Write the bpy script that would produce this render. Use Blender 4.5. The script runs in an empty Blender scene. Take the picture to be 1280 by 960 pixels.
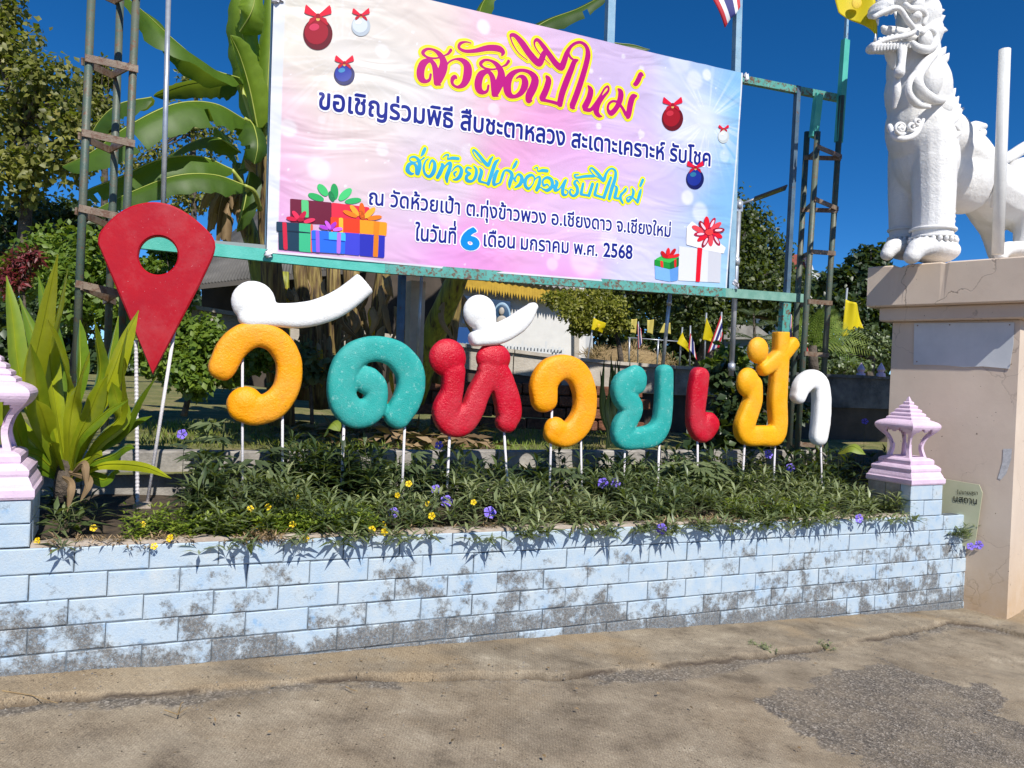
import bpy, math, random
import numpy as np
from mathutils import Vector, Matrix
random.seed(5); RNG = np.random.default_rng(11)
scn = bpy.context.scene; COL = scn.collection

# ------------------------------------------------ camera, world, sun, exposure
FPX = 960.0; CAMZ = 1.7; ROLL = math.atan(0.04); PITCH = math.atan(10/960)
_f = Vector((0, math.cos(PITCH), -math.sin(PITCH)))
_r0 = Vector((1, 0, 0)); _u0 = _r0.cross(_f)
CR = _r0*math.cos(ROLL) + _u0*math.sin(ROLL)
CU = _u0*math.cos(ROLL) - _r0*math.sin(ROLL)
CF = _f; CAM = Vector((0, 0, CAMZ))
cd = bpy.data.cameras.new('camera'); cd.sensor_width = 36; cd.lens = 36*FPX/1280; cd.clip_start = .05; cd.clip_end = 2000
cam = bpy.data.objects.new('camera', cd); COL.objects.link(cam)
M = Matrix((CR, CU, -CF)).transposed().to_4x4(); M.translation = CAM; cam.matrix_world = M
scn.camera = cam
SUN_EL = math.radians(46); SUN_AZ = math.radians(26)      # azimuth to the right of straight behind the camera
sd = Vector((math.sin(SUN_AZ)*math.cos(SUN_EL), -math.cos(SUN_AZ)*math.cos(SUN_EL), math.sin(SUN_EL)))
w = bpy.data.worlds.new('World'); scn.world = w; w.use_nodes = True
nt = w.node_tree; sky = nt.nodes.new('ShaderNodeTexSky'); sky.sky_type = 'NISHITA'; sky.sun_disc = False
sky.sun_elevation = SUN_EL; sky.sun_rotation = math.atan2(sd.x, sd.y); sky.air_density = 0.75; sky.dust_density = 0.0; sky.ozone_density = 7.0; sky.altitude = 2500
hs_ = nt.nodes.new('ShaderNodeHueSaturation'); hs_.inputs['Saturation'].default_value = 1.22; nt.links.new(sky.outputs[0], hs_.inputs['Color']); nt.links.new(hs_.outputs[0], nt.nodes['Background'].inputs[0]); nt.nodes['Background'].inputs[1].default_value = 0.115
sl = bpy.data.lights.new('sun', 'SUN'); sl.energy = 4.9; sl.angle = math.radians(.5); sl.color = (1, .955, .88)
so = bpy.data.objects.new('sun', sl); COL.objects.link(so); so.rotation_euler = sd.to_track_quat('Z', 'Y').to_euler(); so.location = (6, -8, 12)
scn.view_settings.view_transform = 'Standard'; scn.view_settings.look = 'None'; scn.view_settings.exposure = 0.20; scn.view_settings.gamma = 1
scn.cycles.max_bounces = 6; scn.cycles.transparent_max_bounces = 6

# ------------------------------------------------ pixel helpers (photo 1280x960)
def ray(x, y): return CF + CR*((x-640)/FPX) - CU*((y-480)/FPX)
def px(x, y, d): return CAM + ray(x, y)*d
def gz(x, y, z):
    r = ray(x, y); return CAM + r*((z-CAMZ)/r.z)
class Plane:
    def __init__(s, o, ang):
        s.o = Vector(o); s.a = ang; s.e = Vector((math.cos(ang), math.sin(ang), 0)); s.n = Vector((math.sin(ang), -math.cos(ang), 0))
    def hit(s, x, y, off=0):
        r = ray(x, y); t = ((s.o + s.n*off - CAM).dot(s.n))/r.dot(s.n); return CAM + r*t
    def st(s, x, y):
        p = s.hit(x, y); return ((p-s.o).dot(s.e), p.z-s.o.z)
    def mpp(s, x, y):
        return (s.hit(x, y)-CAM).dot(CF)/FPX
    def pt(s, a, z, off=0): return s.o + s.e*a + Vector((0, 0, z)) + s.n*off

# ------------------------------------------------ materials
def lin(c): return tuple(((v/255)/12.92 if v/255 <= .04045 else (((v/255)+.055)/1.055)**2.4) for v in c)
class NT:
    def __init__(s, name):
        s.m = bpy.data.materials.new(name); s.m.use_nodes = True; s.t = s.m.node_tree; s.b = s.t.nodes['Principled BSDF']
    def n(s, ty, **k):
        x = s.t.nodes.new('ShaderNode'+ty)
        for a, v in k.items(): setattr(x, a, v)
        return x
    def l(s, a, b): s.t.links.new(a, b)
    def pos(s, obj=False):
        if obj: return s.n('TexCoord').outputs['Object']
        return s.n('NewGeometry').outputs['Position']
    def noise(s, scale, detail=4, rough=.6, obj=False, vec=None):
        x = s.n('TexNoise'); x.inputs['Scale'].default_value = scale; x.inputs['Detail'].default_value = detail; x.inputs['Roughness'].default_value = rough
        s.l(vec or s.pos(obj), x.inputs['Vector']); return x.outputs['Fac']
    def ramp(s, fac, stops):
        x = s.n('ValToRGB'); s.l(fac, x.inputs[0]); e = x.color_ramp.elements
        while len(e) < len(stops): e.new(.5)
        for q, (p, c) in zip(e, stops): q.position = p; q.color = (*c, 1) if len(c) == 3 else c
        return x.outputs[0]
    def mix(s, fac, a, b, mode='MIX'):
        x = s.n('Mix', data_type='RGBA', blend_type=mode)
        for i, v in ((0, fac), (6, a), (7, b)):
            if isinstance(v, (int, float)): x.inputs[i].default_value = v
            elif isinstance(v, tuple): x.inputs[i].default_value = (*v, 1)
            else: s.l(v, x.inputs[i])
        return x.outputs[2]
    def bump(s, h, dist=.01, strength=1):
        x = s.n('Bump'); x.inputs['Distance'].default_value = dist; x.inputs['Strength'].default_value = strength
        s.l(h, x.inputs['Height']); s.l(x.outputs[0], s.b.inputs['Normal'])
    def col(s, c):
        if isinstance(c, tuple): s.b.inputs['Base Color'].default_value = (*c, 1)
        else: s.l(c, s.b.inputs['Base Color'])
    def rough(s, r): s.b.inputs['Roughness'].default_value = r
def simple(name, c, rough=.6, c2=None, scale=8, bump=0, bscale=60, metal=0, obj=True):
    k = NT(name)
    if c2: k.col(k.ramp(k.noise(scale, 5, .65, obj), [(.35, c), (.65, c2)]))
    else: k.col(c)
    k.rough(rough); k.b.inputs['Metallic'].default_value = metal
    if bump: k.bump(k.noise(bscale, 3, .6, obj), bump)
    return k.m
def leafmat(name, stops, trans=.3, rough=.5, rib=False):
    """tint attribute drives the leaf's own colour"""
    k = NT(name); a = k.n('Attribute', attribute_name='tint')
    c = k.ramp(a.outputs['Fac'], stops)
    if rib:
        c = k.mix(.25, c, k.ramp(k.noise(18, 3, .6, False), [(.3, (.4, .4, .4)), (.7, (1, 1, 1))]), 'MULTIPLY')
    k.col(c); k.rough(rough)
    tr = k.n('BsdfTranslucent'); mx = k.n('MixShader'); mx.inputs[0].default_value = trans
    cc = k.mix(.5, c, (.45, .6, .02), 'MIX') if not rib else k.mix(.35, c, (.5, .6, .03), 'MIX')
    k.l(cc, tr.inputs[0]); k.l(k.b.outputs[0], mx.inputs[1]); k.l(tr.outputs[0], mx.inputs[2])
    k.l(mx.outputs[0], k.t.nodes['Material Output'].inputs[0]); return k.m

# ------------------------------------------------ mesh builder and object tree
class MB:
    def __init__(s): s.v = []; s.f = []; s.mi = []
    def add(s, V, F, mi=0):
        b = len(s.v); s.v += [tuple(p) for p in V]; s.f += [tuple(i+b for i in q) for q in F]; s.mi += [mi]*len(F); return s
    def box(s, c, e, size, mi=0, ch=0):
        """c centre, e three axes, size full extents, ch chamfer of the ends"""
        c = Vector(c); a = [Vector(v).normalized()*(h/2) for v, h in zip(e, size)]
        P = []
        if ch <= 0:
            for k in (-1, 1):
                for i, j in ((-1, -1), (1, -1), (1, 1), (-1, 1)): P.append(c+a[0]*i+a[1]*j+a[2]*k)
            F = [(3, 2, 1, 0), (4, 5, 6, 7)] + [(i, (i+1) % 4, (i+1) % 4+4, i+4) for i in range(4)]
        else:
            rr = []
            for k, inn in ((-1, 1), (-1+2*ch/size[2], 0), (1-2*ch/size[2], 0), (1, 1)):
                q = 2*ch*inn
                for i, j in ((-1, -1), (1, -1), (1, 1), (-1, 1)):
                    P.append(c+a[0]*i*(1-q/size[0])+a[1]*j*(1-q/size[1])+a[2]*k)
            F = [(3, 2, 1, 0), (12, 13, 14, 15)]
            for r in range(3): F += [(r*4+i, r*4+(i+1) % 4, r*4+4+(i+1) % 4, r*4+4+i) for i in range(4)]
        return s.add(P, F, mi)
    def tube(s, pts, rad, n=8, mi=0, flat=None, caps=True, round_caps=False):
        """pts list of vectors; rad float/list; flat=(axis vector, factor) squashes"""
        pts = [Vector(p) for p in pts]; m = len(pts)
        R = list(rad) if hasattr(rad, '__len__') else [rad]*m
        if round_caps:
            d0 = (pts[0]-pts[1]).normalized(); d1 = (pts[-1]-pts[-2]).normalized()
            pre = [(pts[0]+d0*R[0]*math.sin(t), R[0]*math.cos(t)+1e-4) for t in (1.5, 1.15, .8, .4)]
            post = [(pts[-1]+d1*R[-1]*math.sin(t), R[-1]*math.cos(t)+1e-4) for t in (.4, .8, 1.15, 1.5)]
            pts = [p for p, _ in pre]+pts+[p for p, _ in post]; R = [r for _, r in pre]+R+[r for _, r in post]; m = len(pts)
        up = Vector(flat[0]) if flat else None
        prev = None; V = []
        for i in range(m):
            t = (pts[min(i+1, m-1)]-pts[max(i-1, 0)]).normalized()
            if up is not None: b = up; a = t.cross(b).normalized(); b2 = b*flat[1]
            else:
                if prev is None: prev = Vector((0, 0, 1)) if abs(t.z) < .9 else Vector((1, 0, 0))
                a = (prev - t*prev.dot(t)).normalized(); prev = a; b2 = t.cross(a)
            for k in range(n):
                th = 2*math.pi*k/n; V.append(pts[i]+a*(R[i]*math.cos(th))+b2*((R[i] if not (flat and len(flat) > 2) else flat[2])*math.sin(th)))
        F = []
        for i in range(m-1):
            for k in range(n): F.append((i*n+k, i*n+(k+1) % n, (i+1)*n+(k+1) % n, (i+1)*n+k))
        if caps: F += [tuple(reversed(range(n))), tuple((m-1)*n+k for k in range(n))]
        return s.add(V, F, mi)
    def ell(s, c, r, e=None, nu=14, nv=9, mi=0):
        c = Vector(c); e = e or (Vector((1, 0, 0)), Vector((0, 1, 0)), Vector((0, 0, 1))); V = []; F = []
        for j in range(nv+1):
            ph = math.pi*j/nv
            for i in range(nu):
                th = 2*math.pi*i/nu
                V.append(c+Vector(e[0])*(r[0]*math.sin(ph)*math.cos(th))+Vector(e[1])*(r[1]*math.sin(ph)*math.sin(th))+Vector(e[2])*(r[2]*math.cos(ph)))
        for j in range(nv):
            for i in range(nu): F.append((j*nu+i, (j+1)*nu+i, (j+1)*nu+(i+1) % nu, j*nu+(i+1) % nu))
        return s.add(V, F, mi)
    def prism(s, P, n, mi=0):
        """polygon P (list of vectors) extruded by vector n"""
        k = len(P); n = Vector(n)
        V = [Vector(p) for p in P]+[Vector(p)+n for p in P]
        return s.add(V, [tuple(reversed(range(k))), tuple(range(k, 2*k))]+[(i, (i+1) % k, (i+1) % k+k, i+k) for i in range(k)], mi)
    def mesh(s, name, mats, smooth=False):
        me = bpy.data.meshes.new(name); me.from_pydata(s.v, [], s.f)
        for m in (mats if isinstance(mats, (list, tuple)) else [mats]): me.materials.append(m)
        if len(me.materials) > 1: me.polygons.foreach_set('material_index', s.mi)
        if smooth: me.polygons.foreach_set('use_smooth', [True]*len(me.polygons))
        me.update(); return me
    def build(s, name, mats, parent=None, smooth=False, **k):
        return link(name, s.mesh(name, mats, smooth), parent, **k)
def link(name, me, parent=None, label=None, cat=None, group=None, kind=None):
    o = bpy.data.objects.new(name, me); COL.objects.link(o)
    if parent is not None:
        o.parent = parent; o.matrix_parent_inverse = Matrix.Translation(-parent.location) if parent.rotation_euler.z == 0 else parent.matrix_basis.inverted()
    for a, v in (('label', label), ('category', cat), ('group', group), ('kind', kind)):
        if v: o[a] = v
    return o
def thing(name, label, cat, loc=(0, 0, 0), group=None):
    o = bpy.data.objects.new(name, None); COL.objects.link(o); o.location = loc; o.empty_display_size = .1
    o['label'] = label; o['category'] = cat
    if group: o['group'] = group
    return o
def smoothpath(P, n=6):
    """Catmull-Rom through rows of numbers"""
    P = np.array(P, float); Q = np.vstack([2*P[0]-P[1], P, 2*P[-1]-P[-2]]); out = []
    for i in range(1, len(Q)-2):
        for k in range(n):
            t = k/n; a, b, c, d = Q[i-1], Q[i], Q[i+1], Q[i+2]
            out.append(.5*((2*b)+(-a+c)*t+(2*a-5*b+4*c-d)*t*t+(-a+3*b-3*c+d)*t**3))
    out.append(P[-1]); return np.array(out)
def fbm(x, y, seed=0, oct=4):
    x = np.asarray(x, float); y = np.asarray(y, float); r = np.zeros(np.broadcast(x, y).shape); a = 1; tot = 0
    def h(i, j, s):
        n = (i.astype(np.int64)*374761393 + j.astype(np.int64)*668265263 + s*1442695041) & 0x7fffffff
        n = ((n ^ (n >> 13))*1274126177) & 0x7fffffff; n = n ^ (n >> 16); return (n & 0xffff)/65535.0
    for o in range(oct):
        xi = np.floor(x); yi = np.floor(y); fx = x-xi; fy = y-yi; fx = fx*fx*(3-2*fx); fy = fy*fy*(3-2*fy)
        v = (h(xi, yi, seed+o)*(1-fx)+h(xi+1, yi, seed+o)*fx)*(1-fy)+(h(xi, yi+1, seed+o)*(1-fx)+h(xi+1, yi+1, seed+o)*fx)*fy
        r += a*v; tot += a; a *= .5; x = x*2.03+17; y = y*2.03+31
    return r/tot
def sm(x, a, b): t = np.clip((x-a)/(b-a), 0, 1); return t*t*(3-2*t)
def npmesh(name, V, F, mats, attrs=None, smooth=False):
    """V (n,3) F (m,k) numpy arrays"""
    me = bpy.data.meshes.new(name); k = F.shape[1]; m = len(F)
    me.vertices.add(len(V)); me.vertices.foreach_set('co', np.asarray(V, np.float32).ravel())
    me.loops.add(m*k); me.loops.foreach_set('vertex_index', F.astype(np.int32).ravel())
    me.polygons.add(m); me.polygons.foreach_set('loop_start', np.arange(0, m*k, k, dtype=np.int32))
    if smooth: me.polygons.foreach_set('use_smooth', np.ones(m, bool))
    for mt in (mats if isinstance(mats, (list, tuple)) else [mats]): me.materials.append(mt)
    for a, v in (attrs or {}).items():
        if v.ndim == 1:
            at = me.attributes.new(a, 'FLOAT', 'POINT'); at.data.foreach_set('value', v.astype(np.float32))
        else:
            at = me.attributes.new(a, 'FLOAT_COLOR', 'POINT'); at.data.foreach_set('color', np.hstack([v, np.ones((len(v), 1))]).astype(np.float32).ravel())
    me.update(calc_edges=True); return me
def gridfaces(nu, nv):
    i, j = np.meshgrid(np.arange(nu-1), np.arange(nv-1)); a = (j*nu+i).ravel()
    return np.stack([a, a+1, a+nu+1, a+nu], 1)

# ------------------------------------------------ place frames
TH = math.radians(26.7)
WALL = Plane((0, 4.84, 0), TH); LET = Plane((0, 5.75, 0), TH); LEDGE = Plane((0, 6.4, 0), TH)
_bl = px(333, 316, 5.4); _br = px(910, 363, 7.29)
BAN = Plane(_bl, math.atan2(_br.y-_bl.y, _br.x-_bl.x))
def groundz(X): return -.0625*np.clip(X, -7, 9)
def walltop(X): return .72-.0258*X

# ================================================ GROUND
cp = [(-300, 905), (0, 883), (94, 876), (230, 866), (400, 855), (579, 848), (709, 847), (764, 838), (840, 834), (924, 825), (1025, 814), (1111, 797), (1186, 780), (1240, 785), (1290, 800)]
def gpix(x, y):
    p = gz(x, y, 0)
    for _ in range(4): p = gz(x, y, float(groundz(p.x)))
    return p
cpt = np.array([(gpix(x, y).x, gpix(x, y).y) for x, y in cp])
def inpoly(x, y, P):
    r = np.zeros(x.shape, bool); n = len(P)
    for i in range(n):
        (x1, y1), (x2, y2) = P[i], P[(i+1) % n]
        c = ((y1 > y) != (y2 > y)) & (x < (x2-x1)*(y-y1)/(y2-y1+1e-12)+x1); r ^= c
    return r
ap = [(950, 877), (980, 904), (1025, 930), (1085, 955), (1120, 990), (1400, 1010), (1400, 925), (1280, 919), (1250, 892), (1265, 879), (1231, 859), (1156, 844), (1111, 829), (1062, 832), (1010, 859)]
apt = [(gpix(x, y).x, gpix(x, y).y) for x, y in ap]
nu, nv = 620, 520
gx = np.linspace(-4.5, 6.6, nu); gy = np.linspace(1.6, 8.2, nv)
X, Y = np.meshgrid(gx, gy); X = X.ravel(); Y = Y.ravel()
def crackY(X): return np.interp(X, cpt[:, 0], cpt[:, 1]) + (fbm(X*7, X*0, 3)-.5)*.07 + (fbm(X*30, X*0+4, 5)-.5)*.03
dc = Y-crackY(X)
Z = groundz(X)+(fbm(X*1.3, Y*1.3, 7)-.5)*.03+(fbm(X*22, Y*22, 9)-.5)*.004
apron = sm(dc, -.015, .02)
Z += apron*(.028+(fbm(X*5, Y*5, 12)-.5)*.02)
gmask = sm(fbm(X*1.2, X*0, 21), .38, .55)
Z -= np.exp(-((dc-.002)/.014)**2)*.045*gmask
wx = X+(fbm(X*6, Y*6, 31, 6)-.5)*.34; wy = Y+(fbm(X*6, Y*6, 33, 6)-.5)*.34
asph = inpoly(wx, wy, apt).astype(float)
bwid = -.03-.16*fbm(X*1.7, X*0, 47)-.08*fbm(X*9, X*0, 48)
band = sm(dc, bwid-.03, bwid+.03)*(1-sm(dc, -.01, .0))*sm(fbm(X*1.1+3, Y*1.5, 41)+.35*fbm(X*14, Y*14, 43)+.2*fbm(X*40, Y*40, 45), .70, .84)
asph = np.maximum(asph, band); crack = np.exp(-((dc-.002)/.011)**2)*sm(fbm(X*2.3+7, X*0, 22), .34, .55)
asph = np.clip(asph*(.25+1.1*fbm(X*4, Y*4, 44)+.5*(fbm(X*30, Y*30, 46)-.5)), 0, 1)
Z += asph*((fbm(X*45, Y*45, 51, 2)-.5)*.012+.002)
stain = np.clip(sm(fbm(X*.8, Y*1.9, 61, 6), .42, .60)*.35+sm(fbm(X*3.1, Y*5.5, 65, 6), .48, .66)*.40, 0, 1); sand = sm(fbm(X*1.5+9, Y*2.2, 63, 5), .5, .68)*(.3+.7*apron)
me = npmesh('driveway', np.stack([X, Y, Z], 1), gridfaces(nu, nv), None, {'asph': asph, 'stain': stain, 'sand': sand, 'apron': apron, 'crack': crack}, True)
k = NT('driveway_concrete')
def add0(a_, v_):
    q_ = k.n('Math', operation='MULTIPLY'); k.l(a_, q_.inputs[0]); q_.inputs[1].default_value = v_; return q_.outputs[0]
at = lambda n_: k.n('Attribute', attribute_name=n_).outputs['Fac']
base = k.ramp(k.noise(3.5, 8, .7), [(.3, (.17, .132, .090)), (.43, (.30, .242, .168)), (.58, (.40, .33, .235)), (.72, (.54, .46, .34))])
base = k.mix(at('stain'), base, k.mix(1.0, base, (.68, .67, .66), 'MULTIPLY'))
base = k.mix(add0(at('sand'), .5), base, (.40, .29, .165))
wv = k.n('TexWave', bands_direction='DIAGONAL'); wv.inputs['Scale'].default_value = 14; wv.inputs['Distortion'].default_value = 5; wv.inputs['Detail'].default_value = 3
k.l(k.pos(), wv.inputs['Vector']); base = k.mix(.05, base, wv.outputs['Color'], 'OVERLAY')
peb = k.n('TexVoronoi'); peb.inputs['Scale'].default_value = 95; k.l(k.pos(), peb.inputs['Vector'])
pc = k.ramp(peb.outputs['Color'], [(.2, (.10, .085, .068)), (.6, (.185, .155, .122)), (.88, (.40, .35, .29))])
fine = k.ramp(k.noise(160, 3, .8), [(.38, (.62, .6, .58)), (.62, (1.25, 1.25, 1.25))])
base = k.mix(1.0, base, fine, 'MULTIPLY')
spk = k.ramp(k.noise(55, 2, .5), [(.69, (0, 0, 0)), (.72, (1, 1, 1))]); base = k.mix(spk, base, (.05, .035, .02))
bw2 = k.n('TexWave', bands_direction='X'); bw2.inputs['Scale'].default_value = 22; bw2.inputs['Distortion'].default_value = 2.5; bw2.inputs['Detail'].default_value = 4; bw2.inputs['Detail Scale'].default_value = 3
k.l(k.pos(), bw2.inputs['Vector']); base = k.mix(.10, base, bw2.outputs['Color'], 'SOFT_LIGHT')
vc = k.n('TexVoronoi', feature='DISTANCE_TO_EDGE'); vc.inputs['Scale'].default_value = .55; vv_ = k.n('VectorMath', operation='MULTIPLY_ADD'); vn = k.n('TexNoise'); vn.inputs['Scale'].default_value = 2.2; vn.inputs['Detail'].default_value = 7; vn.inputs['Roughness'].default_value = .7; k.l(k.pos(), vn.inputs['Vector'])
vv_.inputs[1].default_value = (.9, .9, .9); k.l(vn.outputs['Color'], vv_.inputs[0]); k.l(k.pos(), vv_.inputs[2]); k.l(vv_.outputs[0], vc.inputs['Vector'])
hair = k.ramp(vc.outputs[0], [(0, (1, 1, 1)), (.004, (0, 0, 0))]); base = k.mix(k.mix(.6, (0, 0, 0), hair), base, (.10, .075, .05))
pal_ = k.ramp(k.noise(.9, 5, .6), [(.55, (0, 0, 0)), (.72, (1, 1, 1))]); base = k.mix(k.mix(.5, (0, 0, 0), pal_), base, (.56, .47, .34))
base = k.mix(at('asph'), base, pc); base = k.mix(at('crack'), base, (.06, .042, .03))  # crack coloured dark brown: dirt plus painted-in shade of the groove
k.col(base); k.rough(.92)
hh = k.n('Math', operation='ADD'); k.l(k.noise(120, 4, .8), hh.inputs[0])
h2 = k.n('Math', operation='MULTIPLY'); k.l(peb.outputs['Distance'], h2.inputs[0]); k.l(at('asph'), h2.inputs[1]); k.l(h2.outputs[0], hh.inputs[1])
k.bump(hh.outputs[0], .010, .9)
me.materials.clear(); me.materials.append(k.m)
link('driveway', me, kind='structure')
far = simple('far_ground_dust', (.20, .155, .10), .95, (.30, .235, .15), .8)
b = MB()
for x0, x1 in ((-400, -7), (-7, 9), (9, 400)):
    b.add([(x0, -200, float(groundz(x0))-.07), (x1, -200, float(groundz(x1))-.07), (x1, 900, float(groundz(x1))-.07), (x0, 900, float(groundz(x0))-.07)], [(0, 1, 2, 3)])
b.build('ground', far, kind='structure')
# loose stones and grit lying on the driveway
st = []; N = 2600
rx = RNG.uniform(-3.5, 5.5, N*3); ry = RNG.uniform(2.0, 7, N*3); dcr = ry-crackY(rx)
ina = inpoly(rx, ry, apt); keep = ((dcr < .3) & (dcr > -.25)) | (ina & (RNG.random(N*3) < .7)) | (RNG.random(N*3) < .05)
keep &= (ry < 4.84+.503*rx-.05); rx, ry = rx[keep][:N], ry[keep][:N]
b = MB()
for x, y in zip(rx, ry):
    r = random.uniform(.002, .006)*(1.8 if random.random() < .04 else 1); z = float(groundz(x))+.002+(.028 if y > float(crackY(np.array([x]))[0]) else 0)+float((fbm(np.array([x*1.3]), np.array([y*1.3]), 7)[0]-.5)*.03)
    a = random.random()*3; q = [(math.cos(a+t)*r*random.uniform(.7, 1.3), math.sin(a+t)*r*random.uniform(.7, 1.3)) for t in (0, 1.57, 3.14, 4.71)]
    b.add([(x+i, y+j, z) for i, j in q]+[(x, y, z+r*.9)], [(0, 1, 4), (1, 2, 4), (2, 3, 4), (3, 0, 4)])
b.build('grit', simple('grit_stone', (.09, .08, .07), .9, (.35, .31, .26), 30), kind='stuff', label='loose grit scattered over the crumbling driveway edge', cat='grit')

# ================================================ PLANTER WALL of painted blocks
k = NT('pale_blue_block_paint')
n1 = k.noise(6.5, 6, .72); n2 = k.noise(28, 6, .8); n0 = k.noise(1.1, 3, .5)
geo = k.n('NewGeometry'); sp = k.n('SeparateXYZ'); k.l(geo.outputs['Position'], sp.inputs[0])
paint = k.ramp(k.noise(9, 5, .7), [(.28, (.24, .40, .60)), (.38, (.39, .50, .61)), (.6, (.46, .54, .60)), (.75, (.54, .58, .60))])
# moss and grime: a band low on the wall and in patches on single blocks
zz = k.n('MapRange'); zz.inputs[1].default_value = .75; zz.inputs[2].default_value = 0; zz.inputs[3].default_value = -.055; zz.inputs[4].default_value = .165
xs_ = k.n('Math', operation='MULTIPLY_ADD'); k.l(sp.outputs['X'], xs_.inputs[0]); xs_.inputs[1].default_value = .0625; k.l(sp.outputs['Z'], xs_.inputs[2]); k.l(xs_.outputs[0], zz.inputs[0])
def add(a, b_, op='ADD'):
    q = k.n('Math', operation=op)
    for i, v in enumerate((a, b_)):
        if isinstance(v, (int, float)): q.inputs[i].default_value = v
        else: k.l(v, q.inputs[i])
    return q.outputs[0]
oi = k.n('ObjectInfo'); rnd = add(add(oi.outputs['Random'], .5, 'SUBTRACT'), .13, 'MULTIPLY')
zb2 = k.n('MapRange'); zb2.inputs[1].default_value = .17; zb2.inputs[2].default_value = .03; zb2.inputs[3].default_value = 0; zb2.inputs[4].default_value = .08; k.l(xs_.outputs[0], zb2.inputs[0])
g = add(add(add(add(add(n1, add(n2, .35, 'MULTIPLY')), add(n0, .30, 'MULTIPLY')), zz.outputs[0]), rnd), zb2.outputs[0])
mask = k.ramp(g, [(.0, (0, 0, 0)), (.1, (0, 0, 0))])
mr = k.n('MapRange'); mr.inputs[1].default_value = .885; mr.inputs[2].default_value = 1.02; mr.clamp = True; k.l(g, mr.inputs[0])
grime = k.ramp(k.noise(60, 5, .85), [(.40, (.026, .022, .018)), (.50, (.095, .082, .068)), (.60, (.20, .18, .155)), (.70, (.38, .39, .41))])
spk = add(add(k.noise(120, 4, .9), .5, 'SUBTRACT'), 3.2, 'MULTIPLY'); spm_ = k.n('Math', operation='ADD', use_clamp=True); k.l(add(mr.outputs[0], add(spk, add(mr.outputs[0], 1.6, 'MULTIPLY'), 'MULTIPLY')), spm_.inputs[0]); spm_.inputs[1].default_value = 0
c = k.mix(add(spm_.outputs[0], .92, 'MULTIPLY'), paint, grime)
chip = k.n('MapRange'); chip.inputs[1].default_value = .70; chip.inputs[2].default_value = .73; k.l(k.noise(7.3, 7, .72), chip.inputs[0])
c = k.mix(chip.outputs[0], c, (.40, .20, .13))
k.col(c); k.rough(.75)
k.bump(add(k.noise(90, 4, .7), add(mr.outputs[0], -.5, 'MULTIPLY')), .0035, .8)
BLUE = k.m
MORT = simple('mortar_joint', (.05, .06, .07), .9, (.16, .20, .24), 14, obj=False)
SOIL = simple('dry_soil', (.035, .025, .018), .95, (.09, .065, .04), 9, .02, 30, obj=False)
CONC = simple('weathered_concrete', (.20, .185, .165), .9, (.40, .37, .33), 5, .006, 45, obj=False)
CRUST = simple('mortar_cap', (.28, .22, .17), .9, (.42, .36, .30), 9, .008, 50, obj=False)
CH, BL = .130, .335
ES = Vector((math.cos(TH), math.sin(TH), -.0258*math.cos(TH))).normalized(); EN = WALL.n.copy(); EU = Vector((0, 0, 1))
s_left = WALL.st(37, 700)[0]; s_pil = WALL.st(1137, 650)[0]; s_end = WALL.st(1213, 700)[0]; s_pr = WALL.st(1190, 650)[0]
def wpt(s, z, d=0):      # s along, z below/above wall top line, d behind the face
    p = WALL.pt(s, 0, -d); p.z = walltop(p.x)+z; return p
wall = thing('planter_wall', 'long low planter wall of flaking pale blue concrete blocks along the driveway', 'wall', wpt(0, -.72))
_cache = {}
def block_mesh(L, H, D, ch=.0035, mat=None, key=0):
    kk = (round(L, 3), round(H, 3), round(D, 3), key)
    if kk not in _cache:
        rr = random.Random(hash(kk) & 0xffff); b = MB(); V = []; nx = 5; nz = 3
        # front face grid, slightly uneven, rolled edges, open back
        for j in range(nz+1):
            for i in range(nx+1):
                x = -L/2+L*i/nx; z = -H/2+H*j/nz; ed = i in (0, nx) or j in (0, nz)
                if ed: V.append((x, -D/2+ch, z))
                else: V.append((x+rr.uniform(-.01, .01), -D/2+rr.uniform(-.0012, .0012), z+rr.uniform(-.005, .005)))
                if not ed and (i in (1, nx-1)): V[-1] = ((x*1.0+( -1 if i == 1 else 1)*(L/nx-ch*1.6)), V[-1][1], V[-1][2])
        for j in range(1, nz):
            for i in range(1, nx):
                q = list(V[j*(nx+1)+i]); q[2] = (H/2-ch*1.5)*(1 if j == nz-1 else -1); V[j*(nx+1)+i] = tuple(q)
        F = [(j*(nx+1)+i, j*(nx+1)+i+1, (j+1)*(nx+1)+i+1, (j+1)*(nx+1)+i) for j in range(nz) for i in range(nx)]
        b.add(V, F)
        r0 = [(-L/2, -D/2+ch, -H/2), (L/2, -D/2+ch, -H/2), (L/2, -D/2+ch, H/2), (-L/2, -D/2+ch, H/2)]; r1 = [(x, D/2, z) for x, y, z in r0]
        b.add(r0+r1, [(0, 4, 5, 1), (1, 5, 6, 2), (2, 6, 7, 3), (3, 7, 4, 0), (4, 7, 6, 5)])
        _cache[kk] = b.mesh('block', mat or BLUE)
    return _cache[kk]
def put_block(parent, s0, s1, z0, z1, face=0, D=.10, matr=None, name='block', mat=None):
    L = s1-s0-random.uniform(.003, .008); H = z1-z0-.0065
    me = block_mesh(L, H, D, mat=mat, key=random.randint(0, 2) if abs(L-BL) < .01 else 0)
    o = link(name, me)
    c = wpt((s0+s1)/2, (z0+z1)/2, D/2-.001+random.uniform(-.003, .003)+face)
    m = Matrix((ES, -EN, EU)).transposed().to_4x4() if matr is None else matr(c)
    m.translation = c if matr is None else m.translation
    o.parent = parent; o.matrix_parent_inverse = Matrix.Identity(4); o.matrix_local = Matrix.Translation(-parent.location) @ m
    o.rotation_euler.rotate_axis('Y', random.uniform(-.003, .003)); return o
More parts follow.
